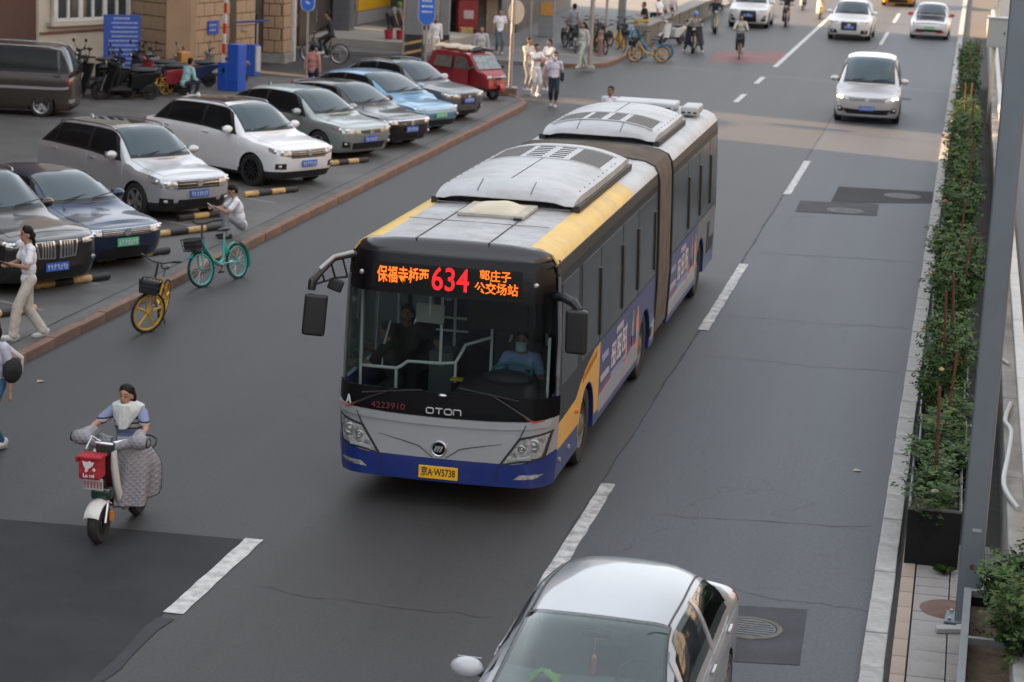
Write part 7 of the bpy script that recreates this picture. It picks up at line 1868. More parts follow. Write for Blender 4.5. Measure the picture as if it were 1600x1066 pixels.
person('rider in blue jeans sitting on the delivery scooter with pale box', (-11.2, 100.4, 0), R(10), 1.7, top=('long', NAVY), bottom=('trousers', mat('jean_bright', (.06, .22, .38), .8)), **rs)
bicycle('yellow shared bike ridden over the red road panel', (-8.75, 87.7, 0), R(6), BYEL, BYEL, 'mag')
person('rider in pale top on the yellow bike crossing the red road panel', (-8.75, 87.7, 0), R(6), 1.64, hip=(0, .25, .92), an=((.12, -.05, .42), (-.12, .05, .30)), wr=((.28, -.22, 1.1), (-.28, -.22, 1.1)), top=('long', cloth('sand', (.42, .40, .36))), bottom=('trousers', NAVY), fine=.017, hair='bob')
scooter('dark scooter of the rider in the red waist wrap', (-8.6, 107.4, 0), R(3), DK)
person('rider in black with a red waist wrap right of the white car', (-8.6, 107.4, 0), R(3), 1.7, top=('tee', BLACK_C), bottom=('shorts', mat('wrap_red', (.4, .03, .03), .7)), cap=mat('helmet_dark', (.02, .02, .02), .3), **rs)
scooter('yellow trimmed delivery scooter at the upper end of the solid line', (-7.5, 114.6, 0), R(5), BYEL)
person('rider in a yellow vest at the upper end of the solid line', (-7.5, 114.6, 0), R(5), 1.7, top=('tee', mat('vest_yellow', (.6, .42, .02), .7)), bottom=('trousers', BLACK_C), cap=mat('helmet_yellow', (.6, .42, .02), .3), **rs)
scooter('dark scooter between the red wrap rider and the yellow vest rider', (-8.85, 121, 0), R(5), DK)
person('dim rider cut off by the top of the frame between two scooter riders', (-8.85, 121, 0), R(5), 1.7, top=('long', BLACK_C), bottom=('trousers', BLACK_C), **rs)
# cyclist by the raised walk
bicycle('dark bicycle ridden past the raised walk', (-21.6, 73.9, .12), R(-84), BLACK, STEEL, 'thin', basket=False, mudguard=BLACK, r=.33)
person('cyclist in black riding past the raised walk', (-21.6, 73.9, .12), R(-84), 1.7, hip=(0, .22, 1.0), lean=(0, -.2, 1), an=((.12, -.08, .40), (-.12, .10, .26)), wr=((.26, -.24, 1.12), (-.26, -.24, 1.12)), top=('long', BLACK_C), bottom=('trousers', BLACK_C), fine=.017)

# ---- the woman on the white e-scooter
SX, SY = -8.62, 21.98
es = thing('electric_scooter', 'small white electric scooter ridden by the woman in the near lane', 'scooter', (SX, SY, 0))
SW = mat('scooter_white', (.58, .57, .54), .3, coat=.5, var=.04); SG = mat('scooter_green', (.012, .03, .026), .3, coat=.4)
for y in (-.56, .56):
    t = MB().lathe([(.12, -.045), (.20, -.055), (.228, -.02), (.228, .02), (.20, .055), (.12, .045), (.12, -.045)], (0, 0, 0), 'x', RUBBER, 30).build('wheel', es, fix=True); t.location = (0, y, .228)
    rm_ = MB().lathe([(.14, .02), (.12, .045), (.04, .04), (.04, -.04), (.12, -.045), (.14, -.02)], (0, 0, 0), 'x', DARKALLOY, 20)
    for k in range(5): rm_.box((0, .075 * math.cos(k * 1.257), .075 * math.sin(k * 1.257)), (.08, .03, .12), ALLOY, rot=(-k * 1.257 + math.pi / 2 * 0, 0, 0))
    rm_.build('rim', t)
for s_ in (1, -1): MB().tube([(s_ * .07, -.56, .228), (s_ * .07, -.50, .40), (s_ * .065, -.45, .55)], [.018, .02, .016], CHROME, 8).build('fork', es)
P = [[(x, -.56 + (.262 - .012 * abs(x) / .08) * math.cos(a), .228 + (.262 - .03 * (abs(x) / .08) ** 2) * math.sin(a)) for x in (-.085, -.06, -.03, 0, .03, .06, .085)] for a in [.9 + 1.75 * k / 12 for k in range(13)]]
MB().slab(P, [[(a, b, c - .012) for a, b, c in q] for q in P], SW).build('front_mudguard', es)
MB().box((0, -.47, .53), (.22, .16, .14), SG).build('steering_shroud', es, bevel=.04)
MB().tube([(-.11, -.55, .59), (0, -.565, .595), (.11, -.55, .59)], .010, CHROME, 6).build('shroud_trim', es)
# the swept white frame: down tube, floor and tail in one curve
fc = [(-.40, .98), (-.38, .80), (-.31, .58), (-.22, .40), (-.08, .30), (.12, .29), (.32, .36), (.5, .46), (.68, .55)]
for s_ in (1, -1):
    MB().tube([(s_ * .10, y, z) for y, z in fc], [.040, .05, .052, .055, .06, .06, .055, .05, .03], SW, 12, flat=.8).build('frame_rail', es)
sh = [[(x, y + .012, z) for y, z in fc[:5]] for x in (-.10, 0, .10)]
MB().slab(sh, [[(a, b + .03, c + .02) for a, b, c in q] for q in sh], mat('inner_maroon', (.09, .012, .014), .6)).build('inner_panel', es, fix=True)
MB().box((0, .02, .33), (.24, .40, .04), mat('foot_mat', (.10, .014, .016), .8)).build('foot_board', es, bevel=.01)
MB().box((0, -.38, 1.0), (.20, .12, .14), SG).build('dash_pod', es, bevel=.03); MB().tube([(-.10, -.43, 1.06), (0, -.455, 1.07), (.10, -.43, 1.06)], .014, CHROME, 8).build('pod_trim', es)
MB().tube([(-.36, -.14, 1.07), (-.25, -.24, 1.09), (-.1, -.33, 1.06), (0, -.35, 1.04), (.1, -.33, 1.06), (.25, -.24, 1.09), (.36, -.14, 1.07)], .014, CHROME, 8).build('handlebar', es)
MB().tube([(-.17, -.40, .86), (-.19, -.46, 1.0), (-.15, -.40, 1.12), (-.12, -.34, 1.07)], .012, CHROME, 8).build('cable_hoop', es)
MB().ell((0, .42, .72), (.14, .33, .07), BLACK, 16, 8).build('seat', es); MB().box((0, .44, .58), (.2, .42, .2), SG).build('battery_case', es, bevel=.04)
MB().tube([(.13, .62, .74), (.15, .72, .78), (.13, .80, .82), (.06, .84, .84), (0, .845, .845), (-.06, .84, .84), (-.13, .80, .82), (-.15, .72, .78), (-.13, .62, .74)], .012, TRIM, 8).build('grab_rail', es)
MB().ell((0, .80, .62), (.06, .03, .04), REDLAMP, 10, 6).build('tail_lamp', es)
for s_ in (1, -1): MB().tube([(s_ * .1, .1, .27), (s_ * .21, .13, .27)], .014, BLACK, 6).build('foot_peg', es)
MB().box((.12, -.50, .30), (.03, .05, .1), AMBER).build('reflector', es)
hf = MB().box((-.05, -.60, .655), (.22, .015, .13), mat('plate_pale', (.42, .42, .41), .5), rot=(.08, 0, 0)).build('number_plate', es, bevel=.004)
pl_ = MB()
for k in range(6): pl_.box((-.14 + k * .036, -.610, .665), (.024, .006, .05), mat('plate_red_ink', (.3, .10, .10), .5)); pl_.box((-.14 + k * .036, -.610, .625), (.018, .006, .02), mat('plate_red_ink', (0, 0, 0)))
pl_.build('lettering', hf)
rb = thing('red_bag', 'red insulated bag with white motif strapped to the scooter front', 'bag', (SX - .08, SY - .56, .715))
rb.scale = (.70, .80, .80)
RB = cloth('bag_red', (.33, .015, .028)); WI = mat('print_white', (.6, .58, .58), .6)
MB().box((0, 0, .14), (.34, .24, .28), RB).build('bag_body', rb, bevel=.03)
MB().box((0, .01, .295), (.38, .28, .04), RB).build('lid', rb, bevel=.012)
MB().box((-.20, -.04, .26), (.05, .14, .07), RB).build('flap', rb, bevel=.01)
pr_ = MB().prism([(-.10, .25), (-.02, .24), (.01, .26), (.05, .24), (.09, .245), (.06, .19), (.0, .15), (-.02, .11), (-.06, .10), (-.05, .15), (-.08, .19)], 'y', -.128, -.122, WI).lathe([(.025, 0), (.0, -.004)], (.085, -.124, .14), 'y', WI, 12)
pr_.build('motif', rb)
text('lettering', 'La mi', .07, WI, rb, (0, -.126, .055), (R(90), 0, 0), wid=.18, bold=.002)
wm, J = person('woman in a striped blue top with white scarf riding the white scooter', (SX, SY, 0), 0, 1.64, hip=(0, .30, .80), lean=(0, -.10, 1), fine=.0085,
    an=((.14, -.05, .43), (-.13, -.03, .43)), wr=((.31, -.20, 1.08), (-.31, -.20, 1.08)), elbow=((.8, .4, -.5), (-.8, .4, -.5)), hair='bob', head=(-.12, -1, -.12),
    top=('tee', cloth('stripes', 0, (.80, 1.36, [(0, (.17, .19, .31)), (.26, (.30, .32, .42)), (.34, (.18, .20, .32)), (.50, (.02, .022, .04)), (.53, (.36, .36, .38)), (.60, (.02, .022, .04)), (.63, (.36, .36, .38)), (.69, (.02, .022, .04)), (.72, (.19, .21, .33))]))),
    bottom=('trousers', cloth('plum', (.06, .03, .035))), shoes=mat('sandal_tan', (.28, .12, .07), .6), knee=((.35, -1, .4), (-.35, -1, .4)))
SCARF = cloth('scarf', (.52, .53, .51))
g = []
for i in range(33):
    a = R(-112 + 224 * i / 32); c = max(0, math.cos(a)); col = []
    for j in range(15):
        t = j / 14; h = max(0, t - .45) / .55
        rx = .072 + .105 * min(1, t / .6) - .055 * h * c; ry = .072 + .082 * min(1, t / .45) + .012 * h
        f = .006 * math.sin(9 * a + 4 * t) * t + .004 * math.sin(17 * a)
        col.append(((rx + f) * math.sin(a), .255 - (ry + f) * math.cos(a), 1.385 - .05 * t - .035 * abs(math.sin(a)) * t - c ** 1.6 * (.035 * t + .21 * h)))
    g.append(col)
MB().slab(g, [[(x * .97, y + .012, z - .006) for x, y, z in q] for q in g], SCARF).build('scarf', wm, fix=True)
QUILT = bpy.data.materials.new('quilt'); QUILT.use_nodes = True
n = QUILT.node_tree.nodes; l = QUILT.node_tree.links; b = n['Principled BSDF']; b.inputs['Base Color'].default_value = (.21, .205, .225, 1); b.inputs['Roughness'].default_value = .55
tc = n.new('ShaderNodeTexCoord'); ws_ = []
for a in (.75, -.75):
    mp = n.new('ShaderNodeMapping'); mp.inputs['Rotation'].default_value = (0, a, 0); l.new(tc.outputs['Object'], mp.inputs[0])
    wv = n.new('ShaderNodeTexWave'); wv.inputs['Scale'].default_value = 7; wv.inputs['Distortion'].default_value = .6; l.new(mp.outputs[0], wv.inputs['Vector']); ws_.append(wv.outputs['Fac'])
mm_ = n.new('ShaderNodeMath'); mm_.operation = 'MULTIPLY'; l.new(ws_[0], mm_.inputs[0]); l.new(ws_[1], mm_.inputs[1])
bp = n.new('ShaderNodeBump'); bp.inputs['Strength'].default_value = .35; bp.inputs['Distance'].default_value = .02; l.new(mm_.outputs[0], bp.inputs['Height']); l.new(bp.outputs[0], b.inputs['Normal'])
lc = thing('leg_cover', 'grey quilted windshield apron with mitts hung on the scooter handlebar', 'leg cover', (SX, SY, 0))
def apron(a0, a1, bot, nm):
    """soft quilt wrapped round the knees, falling in folds"""
    g = []
    for i in range(27):
        a = R(a0 + (a1 - a0) * i / 26); col = []
        for j in range(17):
            t = j / 16
            r = .25 + .09 * math.sin(min(1, t * 2.2) * math.pi / 2) + .05 * t
            r += (.016 * math.sin(a * 7 + 1 + t) + .016 * math.sin(a * 12 + t * 3)) * (.2 + 1.2 * t) - .03 * math.sin(t * 3.1) * math.cos(a * 2.2)
            z = 1.06 - (1.06 - bot) * t - .05 * math.cos(a * 1.5) * t + .02 * math.sin(a * 5) * t - .16 * max(0, abs(a) - .9) * (1 - t)
            col.append((r * math.sin(a) * 1.02, .16 - r * math.cos(a) * 1.24, z))
        g.append(col)
    o = MB().slab(g, [[(x * .93, y + .03, z) for x, y, z in q] for q in g], QUILT).build(nm, lc, fix=True)
    MB().tube(g[0] + [r_[-1] for r_ in g[1:]] + g[-1][::-1][1:], .007, BLACK, 6).build('piping', o); return o
apron(8, 100, .36, 'apron_panel'); apron(-80, -4, .52, 'apron_panel')
for s_ in (1, -1):
    c_ = Blob(); c_.slot(QUILT)
    c_.ell((s_ * .32, -.25, 1.06), (.13, .10, .085), QUILT, 14, 10); c_.cap((s_ * .30, -.20, 1.07), (s_ * .27, -.08, 1.09), .085, .07, QUILT); c_.cap((s_ * .28, -.26, 1.06), (s_ * .06, -.34, 1.00), .06, .05, QUILT)
    o = c_.fuse('mitt', lc, .012, 4)
    MB().lathe([(.088, -.012), (.094, 0), (.088, .012)], (0, 0, 0), 'x', BLACK, 20).build('cuff', o).matrix_local = Matrix.Translation((s_ * .425, -.25, 1.06)) @ Matrix.Diagonal((1, .62, .62, 1))

# ---- barrier gate, poles and signs
bgx, bgy = -21.45, 63.75
BB = mat('gate_blue', (.02, .085, .42), .4, coat=.3, var=.06)
bgt = thing('barrier_gate', 'blue parking barrier cabinet with its striped boom raised upright', 'barrier', (bgx, bgy, .12), R(-20))
MB().box((.12, 0, .70), (.42, .40, 1.40), BB).build('cabinet', bgt, bevel=.02); MB().box((-.22, -.10, .42), (.34, .36, .84), BB).build('side_cabinet', bgt, bevel=.02)
MB().box((-.14, -.30, .62), (.09, .02, .12), BLACK).build('lock_plate', bgt); MB().box((.14, -.205, .8), (.3, .012, 1.0), mat('gate_door', (.022, .10, .46), .4)).build('door', bgt)
for k in range(9):
    MB().box((-.20 + k * .012, -.24, .80 + .30 * k + .15), (.09, .05, .298), mat('boom_white', (.6, .6, .58), .5) if k % 2 == 0 else mat('boom_red', (.5, .04, .03), .5)).build('boom_band', bgt)
g2 = thing('ticket_post', 'small blue ticket post behind the barrier cabinet', 'ticket post', (-22.35, 68.3, .12), R(-10))
MB().box((0, 0, .5), (.34, .34, 1.0), BB).build('post', g2, bevel=.02); MB().box((.2, 0, .55), (.05, .28, .8), mat('pale_side', (.4, .42, .45), .5)).build('side_panel', g2)
MB().prism([(-.5, 1.65), (.4, 1.75), (.42, 1.80), (-.5, 1.70)], 'y', -.3, .3, mat('canopy_blue', (.03, .08, .3), .5)).build('canopy', g2); MB().tube([(.1, .1, 1.0), (.1, .1, 1.7)], .03, STEEL, 8).build('stem', g2)
MB().ell((-.25, -.1, 1.45), (.16, .12, .09), mat('lamp_cream', (.5, .42, .3), .5), 10, 6).build('lamp_head', g2)
POLE = mat('galvanised', (.33, .31, .285), .5, .4, var=.08)
SIGNB = mat('parking_blue', (.018, .12, .52), .4, var=.05)
def tall_pole(x, y, r, label, extra=None, h=7.5, base=True, cat='pole'):
    o = thing('street_pole', label, cat, (x, y, .12), 0, 'slim steel poles along the far pavement')
    MB().tube([(0, 0, 0), (0, 0, h)], [r, r * .8], POLE, 14).build('shaft', o)
    if base: MB().lathe([(0, .1), (r * 1.6, .1), (r * 2.2, .06), (r * 2.4, 0)], (0, 0, 0), 'z', CONC, 16).build('base', o)
    return o
tall_pole(-13.72, 67.4, .055, 'tall pale pole at the kerb in front of the round mirror sign'); tall_pole(-13.08, 78.2, .085, 'thick pale pole beside the woman in the long jacket')
tall_pole(-17.3, 88.5, .05, 'thin pole in front of the orange plate column', base=False)
ms = thing('mirror_sign', 'round back of a traffic mirror on a post by the trio', 'sign', (-13.85, 67.9, .12), R(58))
MB().tube([(0, 0, 0), (0, 0, 2.9)], .038, POLE, 10).build('post', ms)
MB().lathe([(0, .06), (.20, .05), (.34, 0), (.37, -.01), (.36, -.03), (0, -.035)], (.10, -.04, 2.52), 'y', mat('sign_back_cream', (.47, .42, .34), .6, var=.1), 28).build('mirror_back', ms)
MB().box((-.02, -.06, 2.45), (.16, .04, .5), mat('bracket_cream', (.42, .37, .30), .6)).build('bracket', ms)
pb = thing('pole_planter', 'low brick base at the foot of the two pale poles', 'planter', (-13.9, 67.5, .12), R(12))
MB().box((0, 0, .11), (.7, .5, .22), mat('base_brick', (.16, .10, .07), .8, var=.3, vscale=9)).build('base_block', pb, bevel=.02); MB().box((.0, 0, .235), (.74, .54, .03), CONC).build('capping', pb)
ps = thing('parking_sign', 'tall blue parking sign with white P between the two grey columns', 'sign', (-18.60, 76.2, .12), R(12))
MB().tube([(0, .04, 0), (0, .04, 3.6)], .04, POLE, 10).build('post', ps)
sp = [(-.27, 3.9), (-.27, 1.62), (-.22, 1.47), (-.10, 1.36), (0, 1.33), (.10, 1.36), (.22, 1.47), (.27, 1.62), (.27, 3.9)]
MB().prism([(x * 1.14, z - .03 if z < 2 else z) for x, z in sp], 'y', -.02, .0, mat('sign_white', (.42, .48, .62), .5)).build('border', ps)
MB().prism(sp, 'y', -.035, -.021, SIGNB).build('panel', ps)
WP = mat('sign_print', (.5, .56, .68), .5)
text('lettering', 'P', .42, WP, ps, (0, -.037, 2.78), (R(90), 0, 0), bold=.01)
ln_ = MB(); r_ = random.Random(4)
for k in range(4):
    x = -.18
    while x < .16: w_ = r_.uniform(.05, .09); ln_.box((x + w_ / 2, -.038, 2.36 - k * .19), (w_, .006, .085 * r_.uniform(.7, 1)), WP); x += w_ + .025
ln_.build('lettering', ps)
p2 = thing('parking_sign', 'blue shield-shaped sign on a pole at the dark passage', 'sign', (-21.0, 69.8, .12), R(8))
MB().tube([(0, .04, 0), (0, .04, 3.6)], .035, POLE, 10).build('post', p2)
sp2 = [(-.2, 3.4), (-.2, 2.24), (-.15, 2.12), (0, 2.05), (.15, 2.12), (.2, 2.24), (.2, 3.4)]
MB().prism([(x * 1.2, z - .03 if z < 3 else z) for x, z in sp2], 'y', -.02, .0, mat('sign_white', (0, 0, 0))).build('border', p2); MB().prism(sp2, 'y', -.035, -.021, SIGNB).build('panel', p2)
MB().box((.0, -.038, 2.32), (.16, .006, .05), WP, rot=(0, .5, 0)).build('arrow', p2)
ubx = thing('utility_box', 'pale metal box on a pole in front of the parked bikes', 'box', (-13.9, 86.5, .12))
MB().tube([(0, 0, 0), (0, 0, 2.2)], .05, POLE, 10).build('post', ubx); MB().box((0, 0, 2.4), (.6, .3, .7), mat('box_grey', (.36, .36, .35), .5)).build('casing', ubx, bevel=.02)
# ================================================================== MEDIAN: planters, roses, post, rail
PBOX = mat('planter_black', (.008, .008, .008), .6, var=.3, vscale=5, spec=.2, dirt=(.025, .018, .013), dscale=3, damt=.5)
SOIL = mat('soil', (.085, .055, .03), .95, var=.4, vscale=9, bump=1, bscale=25)
RUST = mat('stake_rust', (.085, .03, .018), .8, var=.35, vscale=9)
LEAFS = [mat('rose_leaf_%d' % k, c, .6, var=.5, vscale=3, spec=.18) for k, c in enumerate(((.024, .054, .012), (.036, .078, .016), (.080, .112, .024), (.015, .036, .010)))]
for m_ in LEAFS:
    b = m_.node_tree.nodes['Principled BSDF']; b.inputs['Transmission Weight'].default_value = 0.0
STEMM = mat('rose_stem', (.09, .08, .03), .8, var=.3)
def leaf_mesh(seed, L, wd, h, n, z0=.5):
    """rose foliage: clumps of pinnate leaves on arching shoots"""
    r = random.Random(seed); mb = MB(); [mb.slot(m_) for m_ in LEAFS]
    st_ = MB()
    shoots = []
    for k in range(int(L * 11)):
        x0 = r.uniform(-.12, .12); y0 = r.uniform(-L / 2 + .1, L / 2 - .1); hh = h * r.uniform(.45, 1.1)
        dx = r.uniform(-.30, .30) * wd / .3; dy = r.uniform(-.35, .35)
        pts = [Vector((x0 + dx * t ** 1.5, y0 + dy * t, z0 + hh * (t - .12 * t * t * abs(dx) * 3))) for t in (0, .25, .5, .75, 1)]
        shoots.append(pts); st_.tube(pts, [.008, .007, .006, .004, .003], STEMM, 5)
    for k in range(n):
        p = r.choice(shoots); t = r.random() ** .6 * 3.99; i = int(t); c = p[i].lerp(p[i + 1], t - i)
        c = c + Vector((r.gauss(0, .075), r.gauss(0, .10), r.gauss(0, .065)))
        yaw = r.uniform(0, 6.28); pit = r.uniform(-.9, .5); s = r.uniform(.026, .048)
        M = Matrix.Translation(c) @ Euler((pit, r.uniform(-.5, .5), yaw)).to_matrix().to_4x4()
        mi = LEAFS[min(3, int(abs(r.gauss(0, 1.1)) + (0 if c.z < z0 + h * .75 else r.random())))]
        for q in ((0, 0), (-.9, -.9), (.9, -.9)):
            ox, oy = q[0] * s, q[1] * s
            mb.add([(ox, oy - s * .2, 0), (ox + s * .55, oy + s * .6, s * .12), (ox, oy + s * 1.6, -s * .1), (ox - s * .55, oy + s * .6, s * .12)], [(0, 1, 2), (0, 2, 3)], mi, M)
    return mb, st_
variants = []
for k in range(5):
    mb, st_ = leaf_mesh(k + 3, 2.1, .33, 1.15, 1900)
    variants.append((mb.mesh('foliage', 180), st_.mesh('stems')))
mbN, stN = leaf_mesh(77, 1.9, .42, .95, 2600, .35)
FLW = [mat('rose_%s' % n_, c, .6) for n_, c in (('cream', (.6, .48, .26)), ('coral', (.55, .16, .10)), ('yellow', (.6, .45, .04)), ('blush', (.6, .45, .40)))]
def rose_bloom(parent, p, k, s=.045):
    m_ = FLW[k % 4]; o = MB()
    for q in range(6):
        a = q * 1.047; o.ell((p[0] + .5 * s * math.cos(a), p[1] + .5 * s * math.sin(a), p[2]), (s * .55, s * .55, s * .5), m_, 8, 5)
    o.ell((p[0], p[1], p[2] + s * .25), s * .6, m_, 8, 5); o.build('bloom', parent)
NAMES = ['near', 'second']
pr6 = random.Random(21)
PLG = 'black planter boxes in a row along the median'; BSG = 'rose bushes growing in the row of planter boxes'; STG = 'rust red stakes standing among the rose bushes'
def ordinal(k):
    o = ['first', 'second', 'third', 'fourth', 'fifth', 'sixth', 'seventh', 'eighth', 'ninth', 'tenth', 'eleventh', 'twelfth', 'thirteenth', 'fourteenth', 'fifteenth', 'sixteenth', 'seventeenth', 'eighteenth', 'nineteenth', 'twentieth']
    return o[k] if k < 20 else 'twenty-' + o[k - 20]
PL = 2.15; NPL = 27
for k in range(NPL):
    yc = 23.45 + PL / 2 + k * PL; xc = .085 + pr6.uniform(-.02, .02)
    lab = ordinal(k)
    pb = thing('planter_box', 'black planter box, %s one counted from the tiled end of the median row' % lab, 'planter', (xc, yc, .05), R(pr6.uniform(-.8, .8)), PLG)
    bx6 = MB(); d = .54 / 2; h = .62; l_ = PL / 2 - .02
    bx6.box((-d, 0, h / 2), (.03, 2 * l_, h), PBOX).box((d, 0, h / 2), (.03, 2 * l_, h), PBOX).box((0, -l_ + .015, h / 2), (2 * d - .03, .03, h), PBOX).box((0, l_ - .015, h / 2), (2 * d - .03, .03, h), PBOX)
    bx6.build('box_side', pb)
    rim = MB().tube([(-d, -l_, h + .01), (d, -l_, h + .01), (d, l_, h + .01), (-d, l_, h + .01)], .018, mat('planter_rim', (.10, .105, .11), .5, .3, var=.2), 6, closed=True).build('rim', pb)
    MB().box((0, 0, .27), (2 * d - .04, 2 * l_ - .06, .54), SOIL).build('soil', pb)
    bs = thing('rose_bush', 'leafy rose bush in the %s planter box from the tiled end' % lab, 'bush', (xc, yc, .05 + .05), math.pi if pr6.random() < .5 else 0, BSG)
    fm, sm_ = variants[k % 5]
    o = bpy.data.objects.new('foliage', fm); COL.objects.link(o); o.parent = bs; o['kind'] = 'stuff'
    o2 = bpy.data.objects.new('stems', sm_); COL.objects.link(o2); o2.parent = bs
    bs.scale = (pr6.uniform(.75, 1.1), 1.0, pr6.uniform(.60, 1.06) * (.78 if k == 0 else 1))
    for q in range(pr6.choice((0, 1, 1, 2))):
        rose_bloom(bs, (pr6.uniform(-.42, .1) * (1 if bs.rotation_euler.z == 0 else -1), pr6.uniform(-.9, .9), pr6.uniform(.8, 1.4)), pr6.randrange(4))
    if k % 2 == 0 or k < 6:
        st6 = thing('plant_stake', 'rust red stake standing in the %s planter box from the tiled end' % lab, 'stake', (xc + pr6.uniform(0.0, .16), yc + pr6.uniform(-.5, .3), .25), 0, STG, rot=(R(pr6.uniform(-4, 4)), R(pr6.uniform(-5, 5)), 0))
        MB().tube([(0, 0, 0), (0, 0, 1.75 * pr6.uniform(.85, 1.1))], [.022, .018], RUST, 6).build('rod', st6)
        MB().lathe([(.026, 1.0), (.026, 1.03), (.02, 1.035)], (0, 0, 0), 'z', BLACK, 8).build('tie', st6)
# near planter at the lower right corner
pb = thing('planter_box', 'grey framed planter box beside the post at the lower right corner', 'planter', (.90, 19.6, .05), R(-1))
GS = mat('grey_frame', (.17, .18, .185), .5, .4, var=.1)
bx6 = MB(); d, l_, h = .46, 1.45, .50
bx6.box((-d, 0, h / 2), (.03, 2 * l_, h), PBOX).box((d, 0, h / 2), (.03, 2 * l_, h), PBOX).box((0, -l_, h / 2), (2 * d, .03, h), PBOX).box((0, l_, h / 2), (2 * d, .03, h), PBOX).build('box_side', pb)
fr6 = MB()
for x in (-d - .02, d + .02): fr6.box((x, 0, h + .02), (.07, 2 * l_ + .1, .07), GS)
for y in (-l_, .05, l_): fr6.box((0, y, h + .0225), (2 * d, .06, .065), GS)
fr6.build('frame', pb)
MB().box((0, 0, .2), (2 * d - .05, 2 * l_ - .06, .40), SOIL).build('soil', pb)
bs = thing('rose_bush', 'large pale green rose bush filling the lower right corner', 'bush', (.98, 19.75, .10))
o = mbN.build('foliage', bs, angle=180); o['kind'] = 'stuff'; stN.build('stems', bs)
for q, (x, y, z) in enumerate(((.3, .5, 1.0), (-.2, -.3, .8))): rose_bloom(bs, (x, y, z), q * 3)
st6 = thing('plant_stake', 'thick rust brown stake standing in the corner planter', 'stake', (1.12, 20.0, .2), 0, STG, rot=(R(2), R(-3), 0))
MB().tube([(0, 0, 0), (0, 0, 1.6)], .035, RUST, 8).build('rod', st6); MB().lathe([(.04, .9), (.04, .93)], (0, 0, 0), 'z', BLACK, 8).build('tie', st6)
# the big grey steel post
GP = mat('post_steel', (.15, .175, .195), .45, .35, var=.1, vscale=2, dirt=(.17, .18, .185), dscale=1.4, damt=.5)
gp = thing('steel_post', 'tall grey square steel post standing on the tiled median at right', 'post', (.47, 21.75, .05), R(-4))
MB().box((0, 0, 4.2), (.23, .20, 8.4), GP).build('shaft', gp, bevel=.025)
MB().box((0, 0, .02), (.42, .36, .025), GP).build('base_plate', gp, bevel=.004)
for sx in (-.16, .16):
    for sy_ in (-.13, .13): MB().lathe([(0, .06), (.018, .06), (.018, .03)], (sx, sy_, 0), 'z', STEEL, 6).build('anchor_bolt', gp)
MB().tube([(.02, -.102, .60), (.02, -.112, .60)], .03, RUST, 12).build('rust_spot', gp); MB().box((.03, -.104, .98), (.09, .01, .03), mat('weld_scar', (.3, .31, .31), .5)).build('scar', gp)
rub = thing('rubble', 'broken piece of white tile lying at the foot of the grey post', 'rubble', (.30, 21.35, .055), R(20))
MB().prism([(-.14, -.05), (.12, -.07), (.16, .03), (.02, .07), (-.12, .05)], 'z', 0, .05, KERBGREY).build('chunk', rub, bevel=.006); MB().prism([(.1, .06), (.2, .05), (.19, .13), (.12, .12)], 'z', 0, .035, KERBGREY).build('splinter', rub, bevel=.004)
wd_ = thing('weed', 'small green weed sprouting before the first planter box', 'plant', (.22, 23.25, .05))
wm_ = MB(); rw = random.Random(2)
for k in range(60):
    a = rw.uniform(0, 6.28); ln = rw.uniform(.06, .16); M = Matrix.Rotation(a, 4, 'Z')
    wm_.add([(0, 0, 0), (.012, ln * .5, ln * .5), (0, ln, ln * .45), (-.012, ln * .5, ln * .5)], [(0, 1, 2), (0, 2, 3)], LEAFS[k % 3], M)
wm_.build('leaves', wd_)['kind'] = 'stuff'
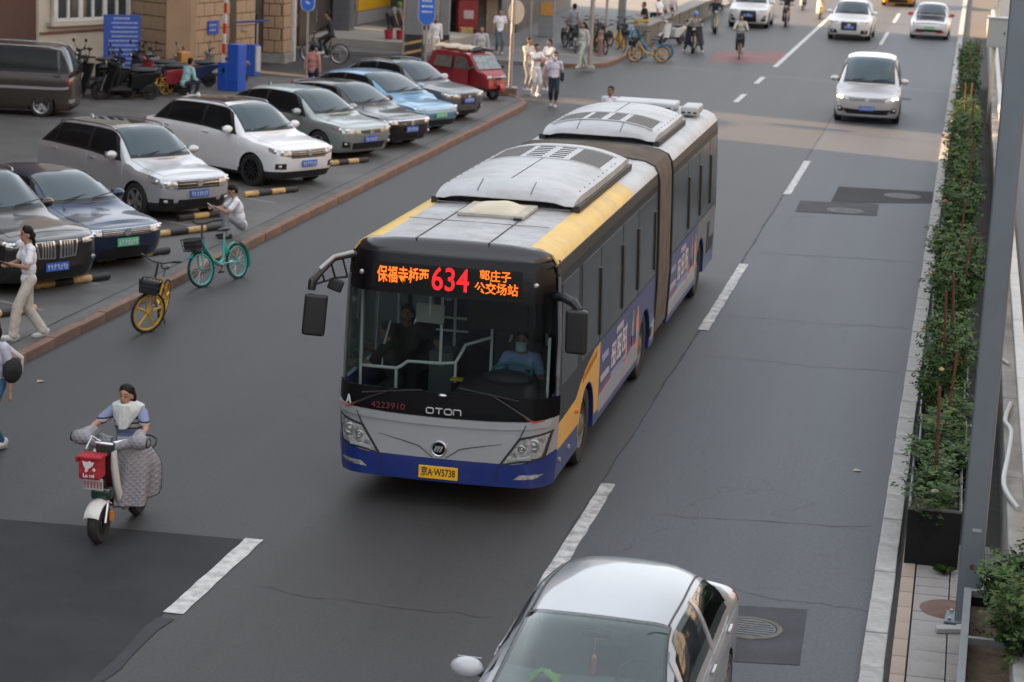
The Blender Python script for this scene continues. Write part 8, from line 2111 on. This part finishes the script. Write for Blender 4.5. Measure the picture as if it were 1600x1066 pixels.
# concrete barrier and rail behind the planters, with hoses laid along it
RAILM = mat('rail_white', (.40, .39, .37), .6, .1, var=.08, vscale=1.5, dirt=(.22, .21, .2), dscale=2, damt=.5)
gr = thing('guard_rail', 'pale guard rail running behind the planter boxes along the median', 'guard rail', (.0, 0, 0))
for k in range(24):
    y0 = 17 + k * 4.0; x0 = 1.0
    MB().box((x0 - .05, y0 + 2, .36), (.24, 3.97, .72), CONC).build('barrier_block', gr, bevel=.02)
    MB().box((x0 + .06, y0 + 2, .94), (.15, 3.98, .12), RAILM).build('rail_beam', gr, bevel=.02)
    MB().box((x0 + .06, y0 + 1, .80), (.08, .10, .18), RAILM).build('bracket', gr)
    MB().box((x0 + .06, y0 + 3, .80), (.08, .10, .18), RAILM).build('bracket', gr)
hs_ = mat('hose_white', (.42, .42, .40), .5)
def hose(label, pts, r=.022):
    o = thing('hose', label, 'hose'); P = []
    for a, b, c, d in zip([pts[0]] + pts[:-2], pts[:-1], pts[1:], pts[2:] + [pts[-1]]):
        for t in (0, .25, .5, .75):
            P.append(tuple(.5 * (2 * b[i] + (c[i] - a[i]) * t + (2 * a[i] - 5 * b[i] + 4 * c[i] - d[i]) * t * t + (3 * b[i] - a[i] - 3 * c[i] + d[i]) * t ** 3) for i in range(3)))
    P.append(pts[-1]); MB().tube(P, r, hs_, 8).build('tube', o)
hose('white hose looping over the barrier left of the grey post', [(.93, 31.0, .74), (.72, 31.6, .78), (.62, 32.6, .80), (.66, 33.8, .78), (.80, 34.4, .76), (.93, 36.0, .745)])
hose('white hose hanging by the barrier just right of the grey post', [(.95, 23.6, .745), (.80, 24.4, .78), (.86, 25.6, .84), (.90, 26.6, .86), (.84, 27.4, .80), (.93, 28.6, .745)], .03)
hose('white hose arching at the foot of the far grey post edge', [(.7, 27.5, .72), (.56, 28.2, .78), (.52, 29.0, .74), (.56, 30.0, .70)], .018)
wp = thing('switch_box', 'pale grey switch box on a cream pole in the median', 'box', (.78, 69.0, .05), R(-4))
MB().tube([(0, 0, 0), (0, 0, 7.5)], .06, mat('cream_pole', (.50, .45, .36), .5, var=.06), 12).build('pole', wp)
MB().box((.08, -.16, 2.75), (.62, .28, .86), mat('box_steel', (.37, .385, .38), .45, .2, var=.06)).build('casing', wp, bevel=.015); MB().box((.08, -.17, 3.20), (.70, .36, .05), mat('box_lid', (.48, .49, .49), .45)).build('lid', wp, bevel=.01)
MB().box((.08, -.305, 2.75), (.54, .012, .74), mat('box_door', (.34, .355, .35), .45, .2)).build('door', wp); MB().box((.28, -.32, 2.75), (.03, .02, .1), BLACK).build('handle', wp)
# litter on the road
for k, (x, y) in enumerate(((-.92, 27.3), (-12.1, 27.9), (-11.6, 80.9))):
    o = thing('litter', ['dry leaf lying on the outer lane near the median kerb', 'pale scrap lying on the bicycle lane near the kerb', 'pale scrap lying on the road before the far kerb corner'][k], 'litter', (x, y, .006), R(40 * k))
    MB().add([(-.05, -.03, 0), (.04, -.05, .012), (.06, .03, .004), (-.02, .05, .016)], [(0, 1, 2), (0, 2, 3)], mat('dry_leaf', (.32, .27, .18), .8)).build('scrap', o)
